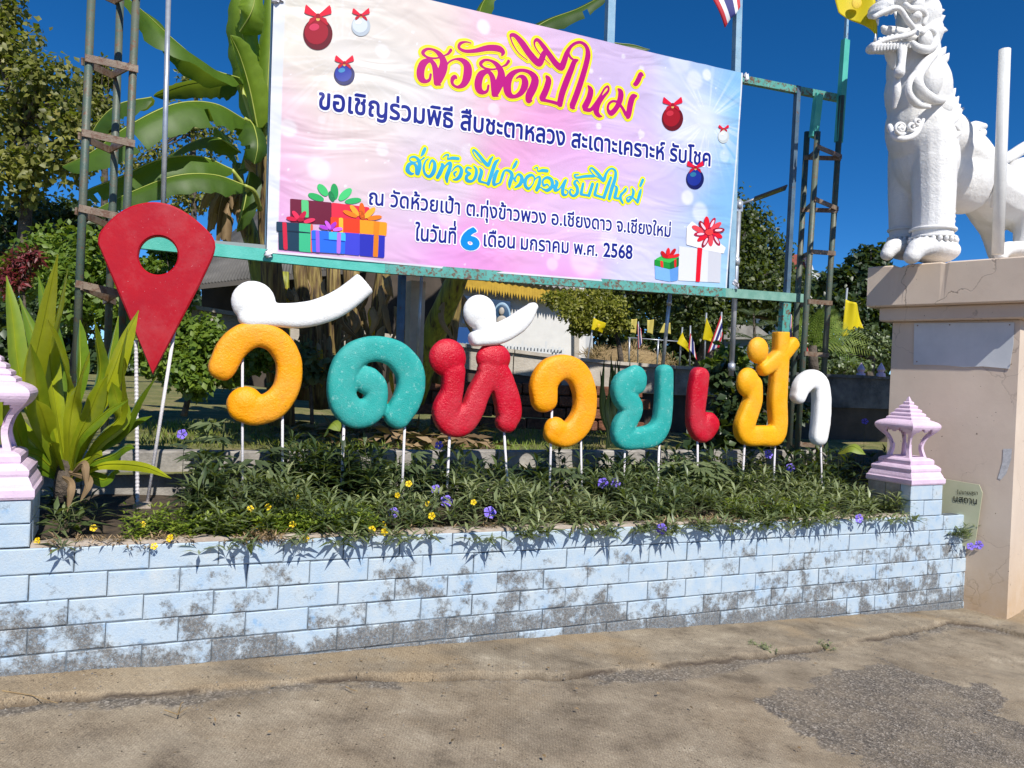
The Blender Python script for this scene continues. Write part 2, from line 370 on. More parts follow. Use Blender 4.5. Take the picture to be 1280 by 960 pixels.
for r in range(8):
    z1 = -r*CH; z0 = z1-CH
    s = s_left-BL*12 + (0 if r % 2 else -BL/2) + (0 if r > 0 else .02); 
    lim0 = s_left-BL*12; lim1 = s_end-.05 if r < 2 else s_end+(.0 if r % 2 else .02)
    while s < lim1:
        a = max(s, lim0); e = min(s+BL, lim1)
        xg = WALL.pt(e, 0).x
        if e-a > .06 and walltop(xg)+z1 > float(groundz(xg))-.02 and not (a > s_pil-.02 and r == 0 and e > s_pil):
            put_block(wall, a, e, z0, z1)
        elif e-a > .06 and r == 0 and a > s_pil-.3: put_block(wall, a, e, z0, z1)
        s += BL
b = MB()    # mortar core behind the blocks and end cap
P = [wpt(s_left-BL*12-.1, -.002, .006), wpt(s_end-.004, -.002, .006), wpt(s_end-.004, -.002, .10), wpt(s_left-BL*12-.1, -.002, .10)]
b.add(P+[Vector((p.x, p.y, p.z-1.15)) for p in P], [(0, 1, 2, 3), (0, 4, 5, 1), (1, 5, 6, 2), (2, 6, 7, 3), (3, 7, 4, 0)])
b.build('mortar', MORT, wall)
b = MB(); n = 150; V = []
for i in range(n+1):
    s = s_left+(s_pil-s_left)*i/n
    h = float(fbm(np.array([s*9.]), np.array([0.]), 71)[0])
    for d, z in ((.004+h*.006, -.003), (.012, .008+h*.012), (.10, .010+h*.014), (.15, -.03)): V.append(wpt(s, z, d))
b.add(V, [(i*4+j, (i+1)*4+j, (i+1)*4+j+1, i*4+j+1) for i in range(n) for j in range(3)])
b.build('mortar_cap', CRUST, wall, True)
# soil of the planter, ledge, lawn
b = MB(); V = []; ns, nd = 80, 26
for j in range(nd+1):
    for i in range(ns+1):
        s = s_left-4.1+(s_end-s_left+4.1)*i/ns; d = .09+1.35*j/nd
        z = -.035+.05*sm(d, .1, .9)+float(fbm(np.array([s*3.]), np.array([d*5.]), 81)[0]-.5)*.06*sm(d, .1, .3)
        V.append(wpt(s, float(z), d))
b.add(V, [(j*(ns+1)+i, j*(ns+1)+i+1, (j+1)*(ns+1)+i+1, (j+1)*(ns+1)+i) for j in range(nd) for i in range(ns)])
b.build('planter_soil', SOIL, smooth=True, kind='structure')

# ---- block pillars with pink lotus finials
PINK = simple('pink_lime_paint', (.66, .47, .62), .7, (.74, .58, .72), 6, .004, 70)
k = NT('chipped_pink_paint'); pc = k.ramp(k.noise(6, 5, .7, True), [(.3, (.60, .44, .58)), (.6, (.72, .56, .70))])
ch = k.ramp(k.noise(16, 6, .75, True), [(.655, (0, 0, 0)), (.675, (1, 1, 1))]); pc = k.mix(ch, pc, (.24, .20, .18)); k.col(pc); k.rough(.7); k.bump(k.noise(60, 4, .7, True), .003); PINK = k.m
def finial(loc, label, S=1.0):
    t = thing('lotus_finial', label, 'finial', loc, 'pink lotus finials on the wall pillars')
    e = (Vector((math.cos(TH), math.sin(TH), 0)), Vector((-math.sin(TH), math.cos(TH), 0)), Vector((0, 0, 1)))
    t.rotation_euler.z = TH
    def loft(rows, nseg=1, sup=None):   # square rings (half width, z)
        b = MB(); V = []
        for h, z in rows:
            for i, j in ((-1, -1), (1, -1), (1, 1), (-1, 1)): V.append((i*h*S, j*h*S, z*S))
        F = [(r*4+i, r*4+(i+1) % 4, r*4+4+(i+1) % 4, r*4+4+i) for r in range(len(rows)-1) for i in range(4)]
        F += [(3, 2, 1, 0), tuple(len(V)-4+i for i in range(4))]
        return b.add(V, F)
    def put(name, b, smooth=False):
        o = b.build(name, PINK, None, smooth); o.parent = t; return o
    put('base_tier', loft([(.222, 0), (.228, .012), (.228, .045), (.217, .055), (.213, .07), (.196, .105), (.200, .118), (.200, .135), (.185, .152), (.165, .166)]))
    put('upper_tier', loft([(.155, .160), (.160, .175), (.160, .200), (.150, .212), (.130, .222)]))
    # lotus shell with four arched openings
    b = MB(); prof = [(.118, .215), (.108, .25), (.098, .29), (.096, .32), (.104, .36), (.122, .40), (.152, .435), (.176, .465), (.190, .495), (.187, .52), (.166, .54), (.132, .555), (.112, .563)]
    prof = [tuple(p) for p in smoothpath(prof, 2)]; nper = 20; V = []; nr = len(prof)
    for h, z in prof:
        for q in range(4):
            for i in range(nper):
                u = -1+2*i/nper; rr = 1-.10*(abs(u)**4)*0; bul = 1+.07*(1-u*u)*(1 if z > .42 else .2)
                x, y = u*h, -h*bul
                # rounded corner
                c_, s_ = [(1, 0), (0, 1), (-1, 0), (0, -1)][q]; V.append(((x*c_-y*s_)*S, (x*s_+y*c_)*S, z*S))
    F = []
    for r in range(nr-1):
        for q in range(4):
            for i in range(nper):
                u = -1+2*(i+.5)/nper; zm = (prof[r][1]+prof[r+1][1])/2
                ztop = .45+.035*(1-abs(abs(u)-.30)/.30) if abs(u) < .80 else 0
                half = .78 if zm > .33 else .66
                if abs(u) < half and .232 < zm < ztop: continue
                a = q*nper+i; a2 = (a+1) % (4*nper); F.append((r*4*nper+a, r*4*nper+a2, (r+1)*4*nper+a2, (r+1)*4*nper+a))
    b.add(V, F); o = put('lotus_crown', b, False)
    md = o.modifiers.new('thick', 'SOLIDIFY'); md.thickness = .030*S; md.offset = -1
    bv = o.modifiers.new('soft', 'BEVEL'); bv.width = .005*S; bv.segments = 2; bv.limit_method = 'ANGLE'; bv.angle_limit = math.radians(50)
    rows = []; z = .555; h = .122
    while h > .02:
        rows += [(h, z), (h+.004, z+.008), (h+.002, z+.020), (h-.013, z+.030)]; z += .034; h -= .0235
    rows += [(.016, z), (.004, z+.035)]
    rows = [(max(a, .003), z) for a, z in rows]
    put('spire', loft(rows))
    return t
pil = thing('block_pillar', 'short pale blue block pillar at the right end of the planter wall under a pink finial', 'pillar', wpt(s_pil, 0), 'block pillars of the planter')
W_ = .43
def pillar_blocks(pil, sL, z_lo, z_hi, chipped=False):
    ncz = max(1, round((z_hi-z_lo)/CH)); hh = (z_hi-z_lo)/ncz
    for r in range(ncz):
        z0 = z_lo+r*hh; z1 = z0+hh
        cut = W_*(.68 if r % 2 else .42)
        put_block(pil, sL, sL+cut, z0, z1); put_block(pil, sL+cut, sL+W_, z0, z1)
        for side in (0, 1):    # flank blocks
            for d0, d1 in ((.104, .25), (.25, W_)) if r % 2 else ((.104, .33), (.33, W_)):
                L = d1-d0-.006; me = block_mesh(L, hh-.006, .10, mat=CONC if (chipped and side == 0) else BLUE, key=7 if (chipped and side == 0) else 0)
                o = link('block', me); sx = -1 if side == 0 else 1
                c = wpt(sL+(.05 if side == 0 else W_-.05), (z0+z1)/2, (d0+d1)/2)
                m = Matrix((EN*sx*-1, ES*sx*-1, EU)).transposed().to_4x4(); m.translation = c
                o.parent = pil; o.matrix_parent_inverse = Matrix.Identity(4); o.matrix_local = Matrix.Translation(-pil.location) @ m
    b = MB(); c = wpt(sL+W_/2, (z_lo+z_hi)/2, W_/2); b.box(c, (ES, -EN, EU), (W_-.03, W_-.03, z_hi-z_lo-.004)); b.build('mortar', MORT, pil)
zt = WALL.hit(1150, 606).z-walltop(WALL.hit(1150, 606).x)
pillar_blocks(pil, s_pil+.0, -.0, zt, True)
finial(wpt(s_pil+W_/2, zt-.004, W_/2), 'chipped pink lotus finial with a stepped spire at the right end of the planter wall')
pil2 = thing('block_pillar', 'pale blue block pillar cut by the left edge of the photo, beside the strap-leaved plant', 'pillar', wpt(s_left-W_, 0), 'block pillars of the planter')
zt2 = WALL.hit(40, 625).z-walltop(WALL.hit(40, 625).x)
pillar_blocks(pil2, s_left-W_, -.0, zt2)
finial(wpt(s_left-W_/2, zt2-.004, W_/2), 'pink lotus finial cut off by the left edge of the photo')

# ================================================ FOAM LETTERS on white rods
def paintm(name, c, c2, rough, bump, bs=70, wear=None):
    k = NT(name); col = k.ramp(k.noise(5, 5, .7, True), [(.3, c), (.7, c2)])
    if wear:
        col = k.mix(k.ramp(k.noise(26, 6, .85, True), [(wear[1], (0, 0, 0)), (wear[1]+.08, (1, 1, 1))]), col, wear[0])
    fade = k.ramp(k.noise(2.6, 6, .75, True), [(.45, (0, 0, 0)), (.75, (1, 1, 1))]); col = k.mix(k.mix(.22, (0, 0, 0), fade), col, tuple(.55*v_+.22 for v_ in c2))
    drt = k.ramp(k.noise(9, 7, .8, True), [(.60, (0, 0, 0)), (.72, (1, 1, 1))]); col = k.mix(k.mix(.22, (0, 0, 0), drt), col, (.12, .09, .06))
    spk = k.ramp(k.noise(95, 2, .5, True), [(.73, (0, 0, 0)), (.76, (1, 1, 1))]); col = k.mix(spk, col, (.05, .04, .03) if not wear else wear[0])
    k.col(col); k.rough(rough); k.b.inputs['Specular IOR Level'].default_value = .32; k.bump(k.noise(bs, 4, .65, True), bump); return k.m
ORANGE = paintm('orange_gloss_paint', (.86, .31, .001), (.92, .37, .003), .38, .006, 62)
YELLOW = paintm('amber_paint', (.84, .37, .003), (.90, .42, .006), .45, .005, 62)
TEAL = paintm('teal_matte_paint', (.012, .32, .29), (.03, .39, .35), .6, .005, 110, ((.24, .55, .50), .57))
RED = paintm('red_gloss_paint', (.50, .001, .014), (.56, .001, .022), .30, .007, 62)
WHITE = paintm('white_foam_paint', (.80, .80, .79), (.88, .88, .87), .6, .003, 80)
ROD = paintm('white_rod_paint', (.62, .58, .60), (.78, .74, .76), .5, .004, 120, ((.32, .17, .10), .66))
def bake(o):
    dg = bpy.context.evaluated_depsgraph_get(); dg.update()
    me = bpy.data.meshes.new_from_object(o.evaluated_get(dg)); return me
def remeshed(b, name, mat, voxel, smooth_it=2, noise=0, nscale=20):
    me0 = b.mesh('tmp', mat); o = bpy.data.objects.new('tmp', me0); COL.objects.link(o)
    m = o.modifiers.new('r', 'REMESH'); m.mode = 'VOXEL'; m.voxel_size = voxel; m.adaptivity = 0
    if smooth_it:
        m = o.modifiers.new('s', 'SMOOTH'); m.iterations = smooth_it; m.factor = .5
    me = bake(o); bpy.data.objects.remove(o); bpy.data.meshes.remove(me0)
    me.name = name; me.materials.clear(); me.materials.append(mat)
    n = len(me.vertices); co = np.empty(n*3, np.float32); me.vertices.foreach_get('co', co); co = co.reshape(-1, 3)
    if noise:
        no = np.empty(n*3, np.float32); me.vertices.foreach_get('normal', no); no = no.reshape(-1, 3)
        f = fbm(co[:, 0]*nscale+co[:, 1]*nscale*.7, co[:, 2]*nscale+co[:, 1]*nscale*.6, 5, 3)-.5
        co = co+no*(f*noise)[:, None]; me.vertices.foreach_set('co', co.ravel())
    me.polygons.foreach_set('use_smooth', [True]*len(me.polygons)); me.update(); return me
HD = .062    # half depth of the foam
def stroke_tube(b, path, conv, plane, cap='round', hd=HD):
    """path rows (zoom x, zoom y, radius) -> flattened tube in the plane. conv=(ox,oy,scale)"""
    ox, oy, sc = conv; q = smoothpath(path, 5); pts = []; R = []
    for x, y, r in q:
        p = plane.hit(ox+x/sc, oy+y/sc); pts.append(p); R.append(r/sc*plane.mpp(ox+x/sc, oy+y/sc)*1.18)
    hds = hd
    n = 20; up = plane.n; V = []; m = len(pts)
    seq = []
    def ring(p, t, r, h):
        a = t.cross(up).normalized(); ring_ = []
        for k_ in range(n):
            th = 2*math.pi*k_/n; c_, s_ = math.cos(th), math.sin(th); e_ = .72
            ring_.append(p+a*(r*math.copysign(abs(c_)**e_, c_))+up*(h*math.copysign(abs(s_)**.55, s_)))
        return ring_
    T = [(pts[min(i+1, m-1)]-pts[max(i-1, 0)]).normalized() for i in range(m)]
    rings = []
    if cap in ('round', 'endflat'):
        for t_ in (1.45, 1.1, .75, .4): rings.append(ring(pts[0]-T[0]*R[0]*math.sin(t_), T[0], R[0]*math.cos(t_)**.8+1e-3, hds*math.cos(t_)**.6+1e-3))
    for p, t, r in zip(pts, T, R): rings.append(ring(p, t, r, hds))
    if cap in ('round', 'startflat'):
        for t_ in (.4, .75, 1.1, 1.45): rings.append(ring(pts[-1]+T[-1]*R[-1]*math.sin(t_), T[-1], R[-1]*math.cos(t_)**.8+1e-3, hds*math.cos(t_)**.6+1e-3))
    for r_ in rings: V += r_
    mm = len(rings); F = [(i*n+k_, i*n+(k_+1) % n, (i+1)*n+(k_+1) % n, (i+1)*n+k_) for i in range(mm-1) for k_ in range(n)]
    F += [tuple(reversed(range(n))), tuple((mm-1)*n+k_ for k_ in range(n))]; b.add(V, F)
def blob(b, x, y, r, conv, plane, ry=None, hd=HD):
    ox, oy, sc = conv; X_, Y_ = ox+x/sc, oy+y/sc; p = plane.hit(X_, Y_); q = plane.mpp(X_, Y_)/sc*1.08
    b.ell(p, (r*q, (ry or r)*q, hd*1.08), (plane.e, EU, plane.n), 24, 14)
A1 = (240, 330, 4); A2 = (520, 340, 4); A3 = (780, 340, 4)
soilz = lambda p: walltop(p.x)-.06
def letter(name, label, mat, strokes, blobs, rods, group, cat='letter', plane=LET, off=0):
    pl = Plane(plane.o+plane.n*off, plane.a)
    b = MB()
    for conv, path, cap in strokes: stroke_tube(b, path, conv, pl, cap)
    for conv, x, y, r, ry in blobs: blob(b, x, y, r, conv, pl, ry)
    mx = np.mean([v for v in b.v], 0); xs = [Vector(v) for v in b.v]
    if rods: base = pl.hit(*rods[0][1]); base.z = soilz(base)
    else: base = Vector((mx[0], mx[1], min(v.z for v in xs)))
    me = remeshed(b, 'letter_body', mat, .0085, 2, .006, 9)
    o = None
    if rods:
        t = thing(name, label, cat, base, group); link('foam_body', me, t)
        for (x0, y0), (x1, y1) in rods:
            p0 = pl.hit(x0, y0); p1 = pl.hit(x1, y1); d = (p1-p0).normalized(); p1 = p1+d*max(0, (p1.z-soilz(p1)+.03)/max(.2, -d.z))
            rb = MB(); rb.tube([p0, p1], .0095*random.uniform(.9, 1.1), 8); rb.build('rod', ROD, t, True)
        return t
    else:
        n = len(me.vertices); co = np.empty(n*3, np.float32); me.vertices.foreach_get('co', co); co = (co.reshape(-1, 3)-np.array(base)); me.vertices.foreach_set('co', co.ravel())
        o = link(name, me, None, label, cat, group); o.location = base; return o
G1 = 'foam letters of the temple name standing on rods'; G2 = 'white foam tone and vowel marks above the letters'
letter('foam_letter', 'orange hook-shaped foam letter ว beside the red map pin', ORANGE,
  [(A1, [(152, 512, 58), (195, 428, 62), (262, 368, 60), (340, 352, 54), (425, 388, 54), (478, 470, 54), (484, 560, 54), (462, 640, 56), (405, 705, 62), (320, 735, 62), (265, 712, 70)], 'round')],
  [(A1, 266, 702, 84, 84)], [((303, 442), (303, 600)), ((353, 510), (353, 612))], G1)
letter('foam_mark', 'long white foam vowel mark with round head on top of the first orange letter', WHITE,
  [(A1, [(300, 250, 60), (350, 252, 55), (420, 256, 52), (520, 258, 55), (610, 245, 55), (700, 213, 55), (775, 168, 53), (862, 96, 50)], 'endflat')],
  [(A1, 308, 190, 100, 98)], [], G2, 'vowel mark')
letter('foam_letter', 'large teal foam letter ด curled in a spiral, second from the left', TEAL,
  [(A1, [(878, 583, 60), (912, 610, 52), (918, 668, 50), (890, 730, 60), (815, 748, 64), (758, 690, 62), (746, 600, 61), (768, 510, 60), (822, 450, 58), (912, 424, 55), (1010, 448, 58), (1078, 520, 62), (1094, 600, 61), (1072, 685, 62), (1030, 752, 60)], 'round')],
  [], [((430, 530), (427, 602)), ((506, 530), (503, 600))], G1)
letter('foam_letter', 'red foam letter ห with two round heads under the white tone mark', RED,
  [(A2, [(185, 500, 52), (178, 600, 48), (150, 690, 62), (172, 752, 58), (225, 748, 62), (275, 695, 52), (305, 620, 50), (335, 560, 48), (375, 490, 50)], 'round'),
   (A2, [(372, 490, 58), (408, 520, 60), (436, 580, 56), (456, 650, 58), (462, 710, 56), (452, 745, 48)], 'round')],
  [(A2, 158, 430, 92, 90), (A2, 386, 432, 88, 72)], [((562, 543), (559, 605)), ((630, 538), (634, 600))], G1)
letter('foam_mark', 'short white foam tone mark with curved tail on top of the red letter', WHITE,
  [(A2, [(302, 333, 34), (400, 312, 44), (480, 275, 44), (540, 225, 38), (582, 175, 18)], 'round'), (A2, [(335, 240, 58), (350, 300, 42)], 'round')],
  [(A2, 318, 202, 82, 82)], [], G2, 'tone mark', off=.01)
letter('foam_letter', 'orange hook-shaped foam letter ว between the red and the teal letter', ORANGE,
  [(A2, [(640, 630, 60), (638, 560, 64), (672, 502, 62), (740, 476, 54), (806, 512, 54), (840, 600, 53), (838, 700, 54), (802, 775, 56), (745, 815, 52), (700, 800, 56)], 'round')],
  [(A2, 696, 790, 60, 62)], [((690, 505), (687, 608)), ((726, 545), (727, 612))], G1)
letter('foam_letter', 'teal foam letter ย with a wavy left side and straight right stroke', TEAL,
  [(A2, [(1085, 545, 62), (1035, 562, 52), (1032, 620, 50), (1075, 675, 52), (1060, 725, 50), (1032, 780, 52), (1032, 828, 48), (1100, 832, 48), (1180, 815, 50), (1222, 760, 44), (1234, 680, 40), (1238, 600, 39), (1240, 508, 38)], 'round')],
  [(A2, 1094, 540, 64, 70)], [((781, 558), (780, 606)), ((824, 556), (822, 608))], G1)
letter('foam_letter', 'small red foam letter เ shaped like a walking stick with a knob', RED,
  [(A3, [(375, 526, 44), (364, 610, 46), (356, 700, 42), (364, 765, 48), (392, 795, 50), (420, 762, 50)], 'round')],
  [(A3, 405, 772, 56, 68)], [((872, 548), (872, 600))], G1)
letter('foam_letter', 'tall amber foam letter ป with its tone mark joined on the right stroke', YELLOW,
  [(A3, [(640, 570, 46), (642, 640, 42), (622, 700, 46), (600, 770, 48), (612, 815, 44), (690, 818, 44), (750, 815, 46), (768, 760, 44), (765, 650, 45), (773, 520, 42), (781, 420, 36), (784, 300, 34)], 'endflat'),
   (A3, [(700, 482, 32), (742, 450, 36), (800, 400, 34), (836, 362, 30)], 'round')],
  [(A3, 618, 552, 64, 70), (A3, 668, 392, 58, 62)], [((931, 552), (928, 602)), ((969, 552), (967, 602))], G1)
letter('foam_letter', 'white foam letter า bent like a cane, last of the row beside the scaffold tower', WHITE,
  [(A3, [(870, 618, 34), (888, 570, 42), (930, 537, 42), (972, 556, 42), (986, 620, 43), (984, 720, 44), (973, 818, 42)], 'round')],
  [], [((1026, 550), (1027, 600))], G1)
# red map pin
PINM = paintm('red_pin_paint', (.36, .001, .012), (.43, .001, .010), .45, .0012, 30, ((.58, .20, .22), .735))
b = MB(); plp = Plane(LET.o+LET.n*.12, TH+math.radians(-6))
out = [(463, 282), (468, 240), (500, 195), (560, 140), (635, 102), (720, 88), (800, 100), (880, 140), (950, 195), (1000, 248), (1014, 295), (1000, 350), (940, 478), (720, 898), (600, 610), (490, 348)]
out = [(230*0+x/3.765, 230+y/3.765) for x, y in out]
sp_ = smoothpath([p for p in out[:12]], 3); outl = [tuple(p) for p in sp_]+[out[12], out[13], out[14], out[15]]
def arcs(P, n):  # resample closed polygon
    P = np.array(P+[P[0]]); L = np.r_[0, np.cumsum(np.hypot(*np.diff(P, axis=0).T))]; t = np.linspace(0, L[-1], n+1)[:-1]
    for v in (13, ):  # keep the tip sharp
        i = len(outl)-3; t[np.argmin(abs(t-L[i]))] = L[i]
    return np.stack([np.interp(t, L, P[:, 0]), np.interp(t, L, P[:, 1])], 1)
O_ = arcs(outl, 96); hc = (745/3.765, 230+338/3.765); ang = np.arctan2(O_[:, 1]-hc[1], O_[:, 0]-hc[0])
H_ = [(hc[0]+24.5*math.cos(a), hc[1]+24*math.sin(a)) for a in ang]
oc = np.mean(O_, 0)
def P3(p, off): return plp.hit(p[0], p[1]) + plp.n*off
n = len(O_); V = []
def shrink(p, c, d): v = np.array(p)-np.array(c); return tuple(np.array(c)+v*(1-d/np.hypot(*v)))
for off, so_, hi in ((.028, 2.2, -1.6), (.020, 0, 0), (-.028, 0, 0)):
    V += [P3(shrink(p, oc, so_), off) for p in O_]; V += [P3(shrink(p, hc, hi), off) for p in H_]
F = []
for i in range(n):
    j = (i+1) % n
    F += [(i, n+i, n+j, j), (2*n+i, i, j, 2*n+j), (n+i, 3*n+i, 3*n+j, n+j), (4*n+i, 2*n+i, 2*n+j, 4*n+j), (3*n+i, 5*n+i, 5*n+j, 3*n+j), (5*n+i, 4*n+i, 4*n+j, 5*n+j)]
b.add(V, F); bp_ = plp.hit(176, 640); bp_.z = walltop(bp_.x)-.02
t = thing('map_pin_sign', 'big red wooden map pin with round hole standing on two white rods', 'sign', bp_)
o = b.build('pin_board', PINM, t, True); md = o.modifiers.new('e', 'EDGE_SPLIT'); md.split_angle = math.radians(35)
for a_, c_, ribs in (((170, 425), (172, 638), 1), ((220, 400), (183, 636), 0)):
    p0 = plp.hit(*a_, -.04); p1 = plp.hit(*c_, -.02); rb = MB()
    if ribs:
        pts = [p0.lerp(p1, i/90) for i in range(91)]; rb.tube(pts, [.0125 if i % 2 else .010 for i in range(91)], 8)
    else: rb.tube([p0, p1], .011, 8)
    rb.build('rod', ROD, t, not ribs)
rb = MB(); c_ = plp.hit(178, 636)+EU*.01; rb.box(c_, (plp.e, plp.n, EU), (.10, .08, .06), ch=.012); rb.build('concrete_foot', CRUST, t)
# ledge wall behind the letters (grey concrete)
pass
CONCL = simple('pale_concrete', (.36, .32, .27), .9, (.52, .47, .40), 4, .005, 45, obj=False)
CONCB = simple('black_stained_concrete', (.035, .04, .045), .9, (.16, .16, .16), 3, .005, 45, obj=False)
p0 = LEDGE.st(130, 566)[0]-4.0; p1 = LEDGE.st(1105, 566)[0]
lt = thing('kerb_wall', 'low grey concrete kerb wall running behind the foam letters', 'wall', LEDGE.pt((p0+p1)/2, .8))
nseg = 15
for i in range(nseg):
    a = p0+(p1-p0)*i/nseg+.003; c = p0+(p1-p0)*(i+1)/nseg-.003; q = LEDGE.pt((a+c)/2, 0); zt_ = 1.075-.008*q.x
    bb = MB(); bb.box(Vector((q.x, q.y, zt_-.20))-LEDGE.n*.06, (LEDGE.e, LEDGE.n, EU), (c-a, .12, .40), ch=.01); bb.build('kerb_block', CONC, lt)

# ================================================ BANNER
bst = lambda x, y: BAN.st(x, y)
W0 = (BAN.st(910, 363)[0]+BAN.st(927, 92)[0])/2; TL = BAN.st(343, -48); TR = BAN.st(927, 92); BLc = BAN.st(333, 316); BRc = BAN.st(910, 363)
def bwave(s, z):
    """gentle billow of the cloth, out of plane"""
    u = s/W0; v = z/2.0
    return .012*math.sin(5.2*u+2.1*v)+.009*math.sin(11*u-5*v+1)+.0015*math.sin(3*v*3.1+u*4) + .006*math.exp(-((u-.905+.04*v)/.012)**2)+.007*math.exp(-((u-.955+.05*v)/.016)**2)+.009*math.exp(-((v-.62-1.3*(u-.12))/.05)**2)*math.exp(-((u-.12)/.09)**2)
def bp3(s, z, off=0): return BAN.pt(s, z, off+float(bwave(s, z)))
# banner print colours: sampled by place on the print
CS = [(345,20,232,226,212),(420,120,222,212,198),(350,160,225,190,205),(345,220,222,150,205),(400,200,232,200,205),(470,60,222,214,205),(540,30,222,208,200),(620,40,228,185,205),(700,60,220,185,222),(780,110,205,185,228),
 (500,110,222,218,214),(560,140,226,214,220),(620,140,232,185,205),(680,150,228,150,205),(640,200,226,150,205),(720,200,220,165,220),(560,200,222,205,220),(450,200,226,205,205),(520,250,222,195,222),(640,290,232,170,215),(600,330,232,140,215),
 (560,340,228,150,220),(700,340,228,150,220),(420,240,222,200,212),(480,330,228,180,222),(740,280,220,190,232),(800,300,214,205,238),(820,230,205,190,235),(870,200,190,195,235),(860,120,205,205,238),(880,100,160,190,235),(915,120,110,180,232),
 (915,200,105,175,232),(905,260,120,185,238),(900,340,150,200,240),(860,300,190,205,242),(800,345,205,205,240),(780,200,215,180,228),(690,240,222,185,225),(760,60,205,180,222),(700,290,222,185,225),(350,300,222,160,215),(880,160,225,235,248)]
NUb, NVb = 420, 220
u = np.linspace(0, 1, NUb); v = np.linspace(0, 1, NVb); U, Vv = np.meshgrid(u, v); U = U.ravel(); Vv = Vv.ravel()
left = BLc[0]+(TL[0]-BLc[0])*Vv; right = BRc[0]+(TR[0]-BRc[0])*Vv; S_ = left+(right-left)*U
zb = BLc[1]+(BRc[1]-BLc[1])*U - .012*np.sin(U*math.pi); ztp = TL[1]+(TR[1]-TL[1])*U; Zb = zb+(ztp-zb)*Vv
cs = np.array([(*bst(x, y), r, g_, b_) for x, y, r, g_, b_ in CS]); colr = np.zeros((len(U), 3)); wsum = np.zeros(len(U))
for s, z, *c in cs:
    d2 = (S_-s)**2+(Zb-z)**2; w_ = np.exp(-d2/(2*.20**2))+1e-5/(d2+.02); wsum += w_; colr += w_[:, None]*np.array(c)
colr /= wsum[:, None]; colr += (fbm(S_*2.5, Zb*3, 91)-.5)[:, None]*14
white = np.zeros(len(U))
rb_ = random.Random(3)
def spot(x, y, r, a, soft=.25):
    global white
    s, z = bst(x, y); d = np.hypot(S_-s, Zb-z)/(r*BAN.mpp(x, y)); white = np.maximum(white, a*(1-sm(d, 1-soft, 1+soft)))
for x, y, r, a in [(605,33,9,.7),(478,64,9,.5),(617,137,8,.5),(477,188,8,.5),(360,160,11,.6),(398,212,14,.5),(402,150,5,.35),(868,100,12,.5),(803,85,4,.6),(780,70,3,.6),(750,157,4,.7),(803,167,5,.6),(859,247,9,.7),(875,265,12,.6),(690,330,8,.4),(730,325,20,.4),(560,270,14,.4),(696,320,5,.4),(820,60,5,.5),(905,195,8,.4),(740,88,3,.7),(883,94,7,.7),(850,75,16,.4),(415,180,6,.3),(500,130,8,.25),(585,190,10,.3),(760,300,12,.3)]: spot(x, y, r, a)
for i in range(110): spot(rb_.uniform(345, 915), rb_.uniform(30, 350), rb_.uniform(.6, 1.6), .8, .6)
for cx, cy, R_, na in ((884, 150, .62, 46), (428, 70, .75, 60)):       # printed bursts of rays
    s0, z0 = bst(cx, cy); an = np.arctan2(Zb-z0, S_-s0); rr_ = np.hypot(S_-s0, Zb-z0)
    ray_ = sm(fbm(an*na/3.0+50, an*0+2, int(cx), 2), .50, .72)*np.exp(-(rr_/R_)**2*2.2)*sm(rr_, .03, .16)
    white = np.maximum(white, ray_*(.6 if cx > 800 else .35))
    white = np.maximum(white, np.exp(-(rr_/.16)**2)*(.40 if cx > 800 else .3))
colr = colr*(1-white[:, None])+np.array([248, 248, 252])*white[:, None]
colr = colr*.87+np.array([228, 222, 224])*.13
hem = ((U < .018) & (Vv < 2)) | (Vv < .006) | (U > .9965)
colr[hem] = (225, 228, 236)
cl = np.clip(colr/255, 0, 1); cl = np.where(cl <= .04045, cl/12.92, ((cl+.055)/1.055)**2.4)*.86
bw = np.vectorize(bwave)(S_, Zb)
P_ = np.array(BAN.o)+np.outer(S_, np.array(BAN.e))+np.outer(bw, np.array(BAN.n)); P_[:, 2] += Zb
# front sheet, then a back sheet 6 mm behind it, so the cloth has thickness
k = NT('vinyl_banner_print'); a = k.n('Attribute', attribute_name='print'); k.col(a.outputs['Color']); k.rough(.42); k.b.inputs['Specular IOR Level'].default_value = .35
wn = k.n('TexNoise'); wn.inputs['Scale'].default_value = 1.6; wn.inputs['Detail'].default_value = 2; wn.inputs['Roughness'].default_value = .4; wn.inputs['Distortion'].default_value = 1.5
mp = k.n('Mapping'); mp.inputs['Scale'].default_value = (.8, .8, 2.2); mp.inputs['Rotation'].default_value = (0, .5, 0); k.l(k.pos(), mp.inputs[0]); k.l(mp.outputs[0], wn.inputs['Vector'])
k.bump(wn.outputs['Fac'], .07, .35); VINYL = k.m
ban = thing('festival_banner', 'large pastel pink New Year vinyl banner tied to the scaffold frame', 'banner', BAN.pt(W0/2, 0))
me = npmesh('banner_cloth', P_, gridfaces(NUb, NVb), VINYL, {'print': cl}, True); link('banner_cloth', me, ban)
wm = simple('banner_back', (.62, .62, .64), .6)
bq = P_.reshape(NVb, NUb, 3)[::10, ::10]-np.array(BAN.n)*.004
me = npmesh('banner_backing', bq.reshape(-1, 3), gridfaces(bq.shape[1], bq.shape[0])[:, ::-1], wm, {}, True); link('banner_backing', me, ban)
for tx_, ty_ in ((336, 318), (917, 355), (929, 97), (346, 2)):
    tb = MB(); rr_t = random.Random(int(tx_)); s_t, z_t = BAN.st(tx_, ty_); pts_ = [BAN.pt(s_t+rr_t.uniform(-.03, .03), z_t+rr_t.uniform(-.035, .03), .01+rr_t.uniform(0, .03)) for _ in range(9)]
    tb.tube(pts_, [.006, .016, .02, .014, .02, .015, .018, .012, .004], 6); tb.build('corner_knot', simple('knotted_vinyl', (.62, .62, .66), .5), ban, True)
def flat(name): return simple(name, (.5, .5, .5), .4)
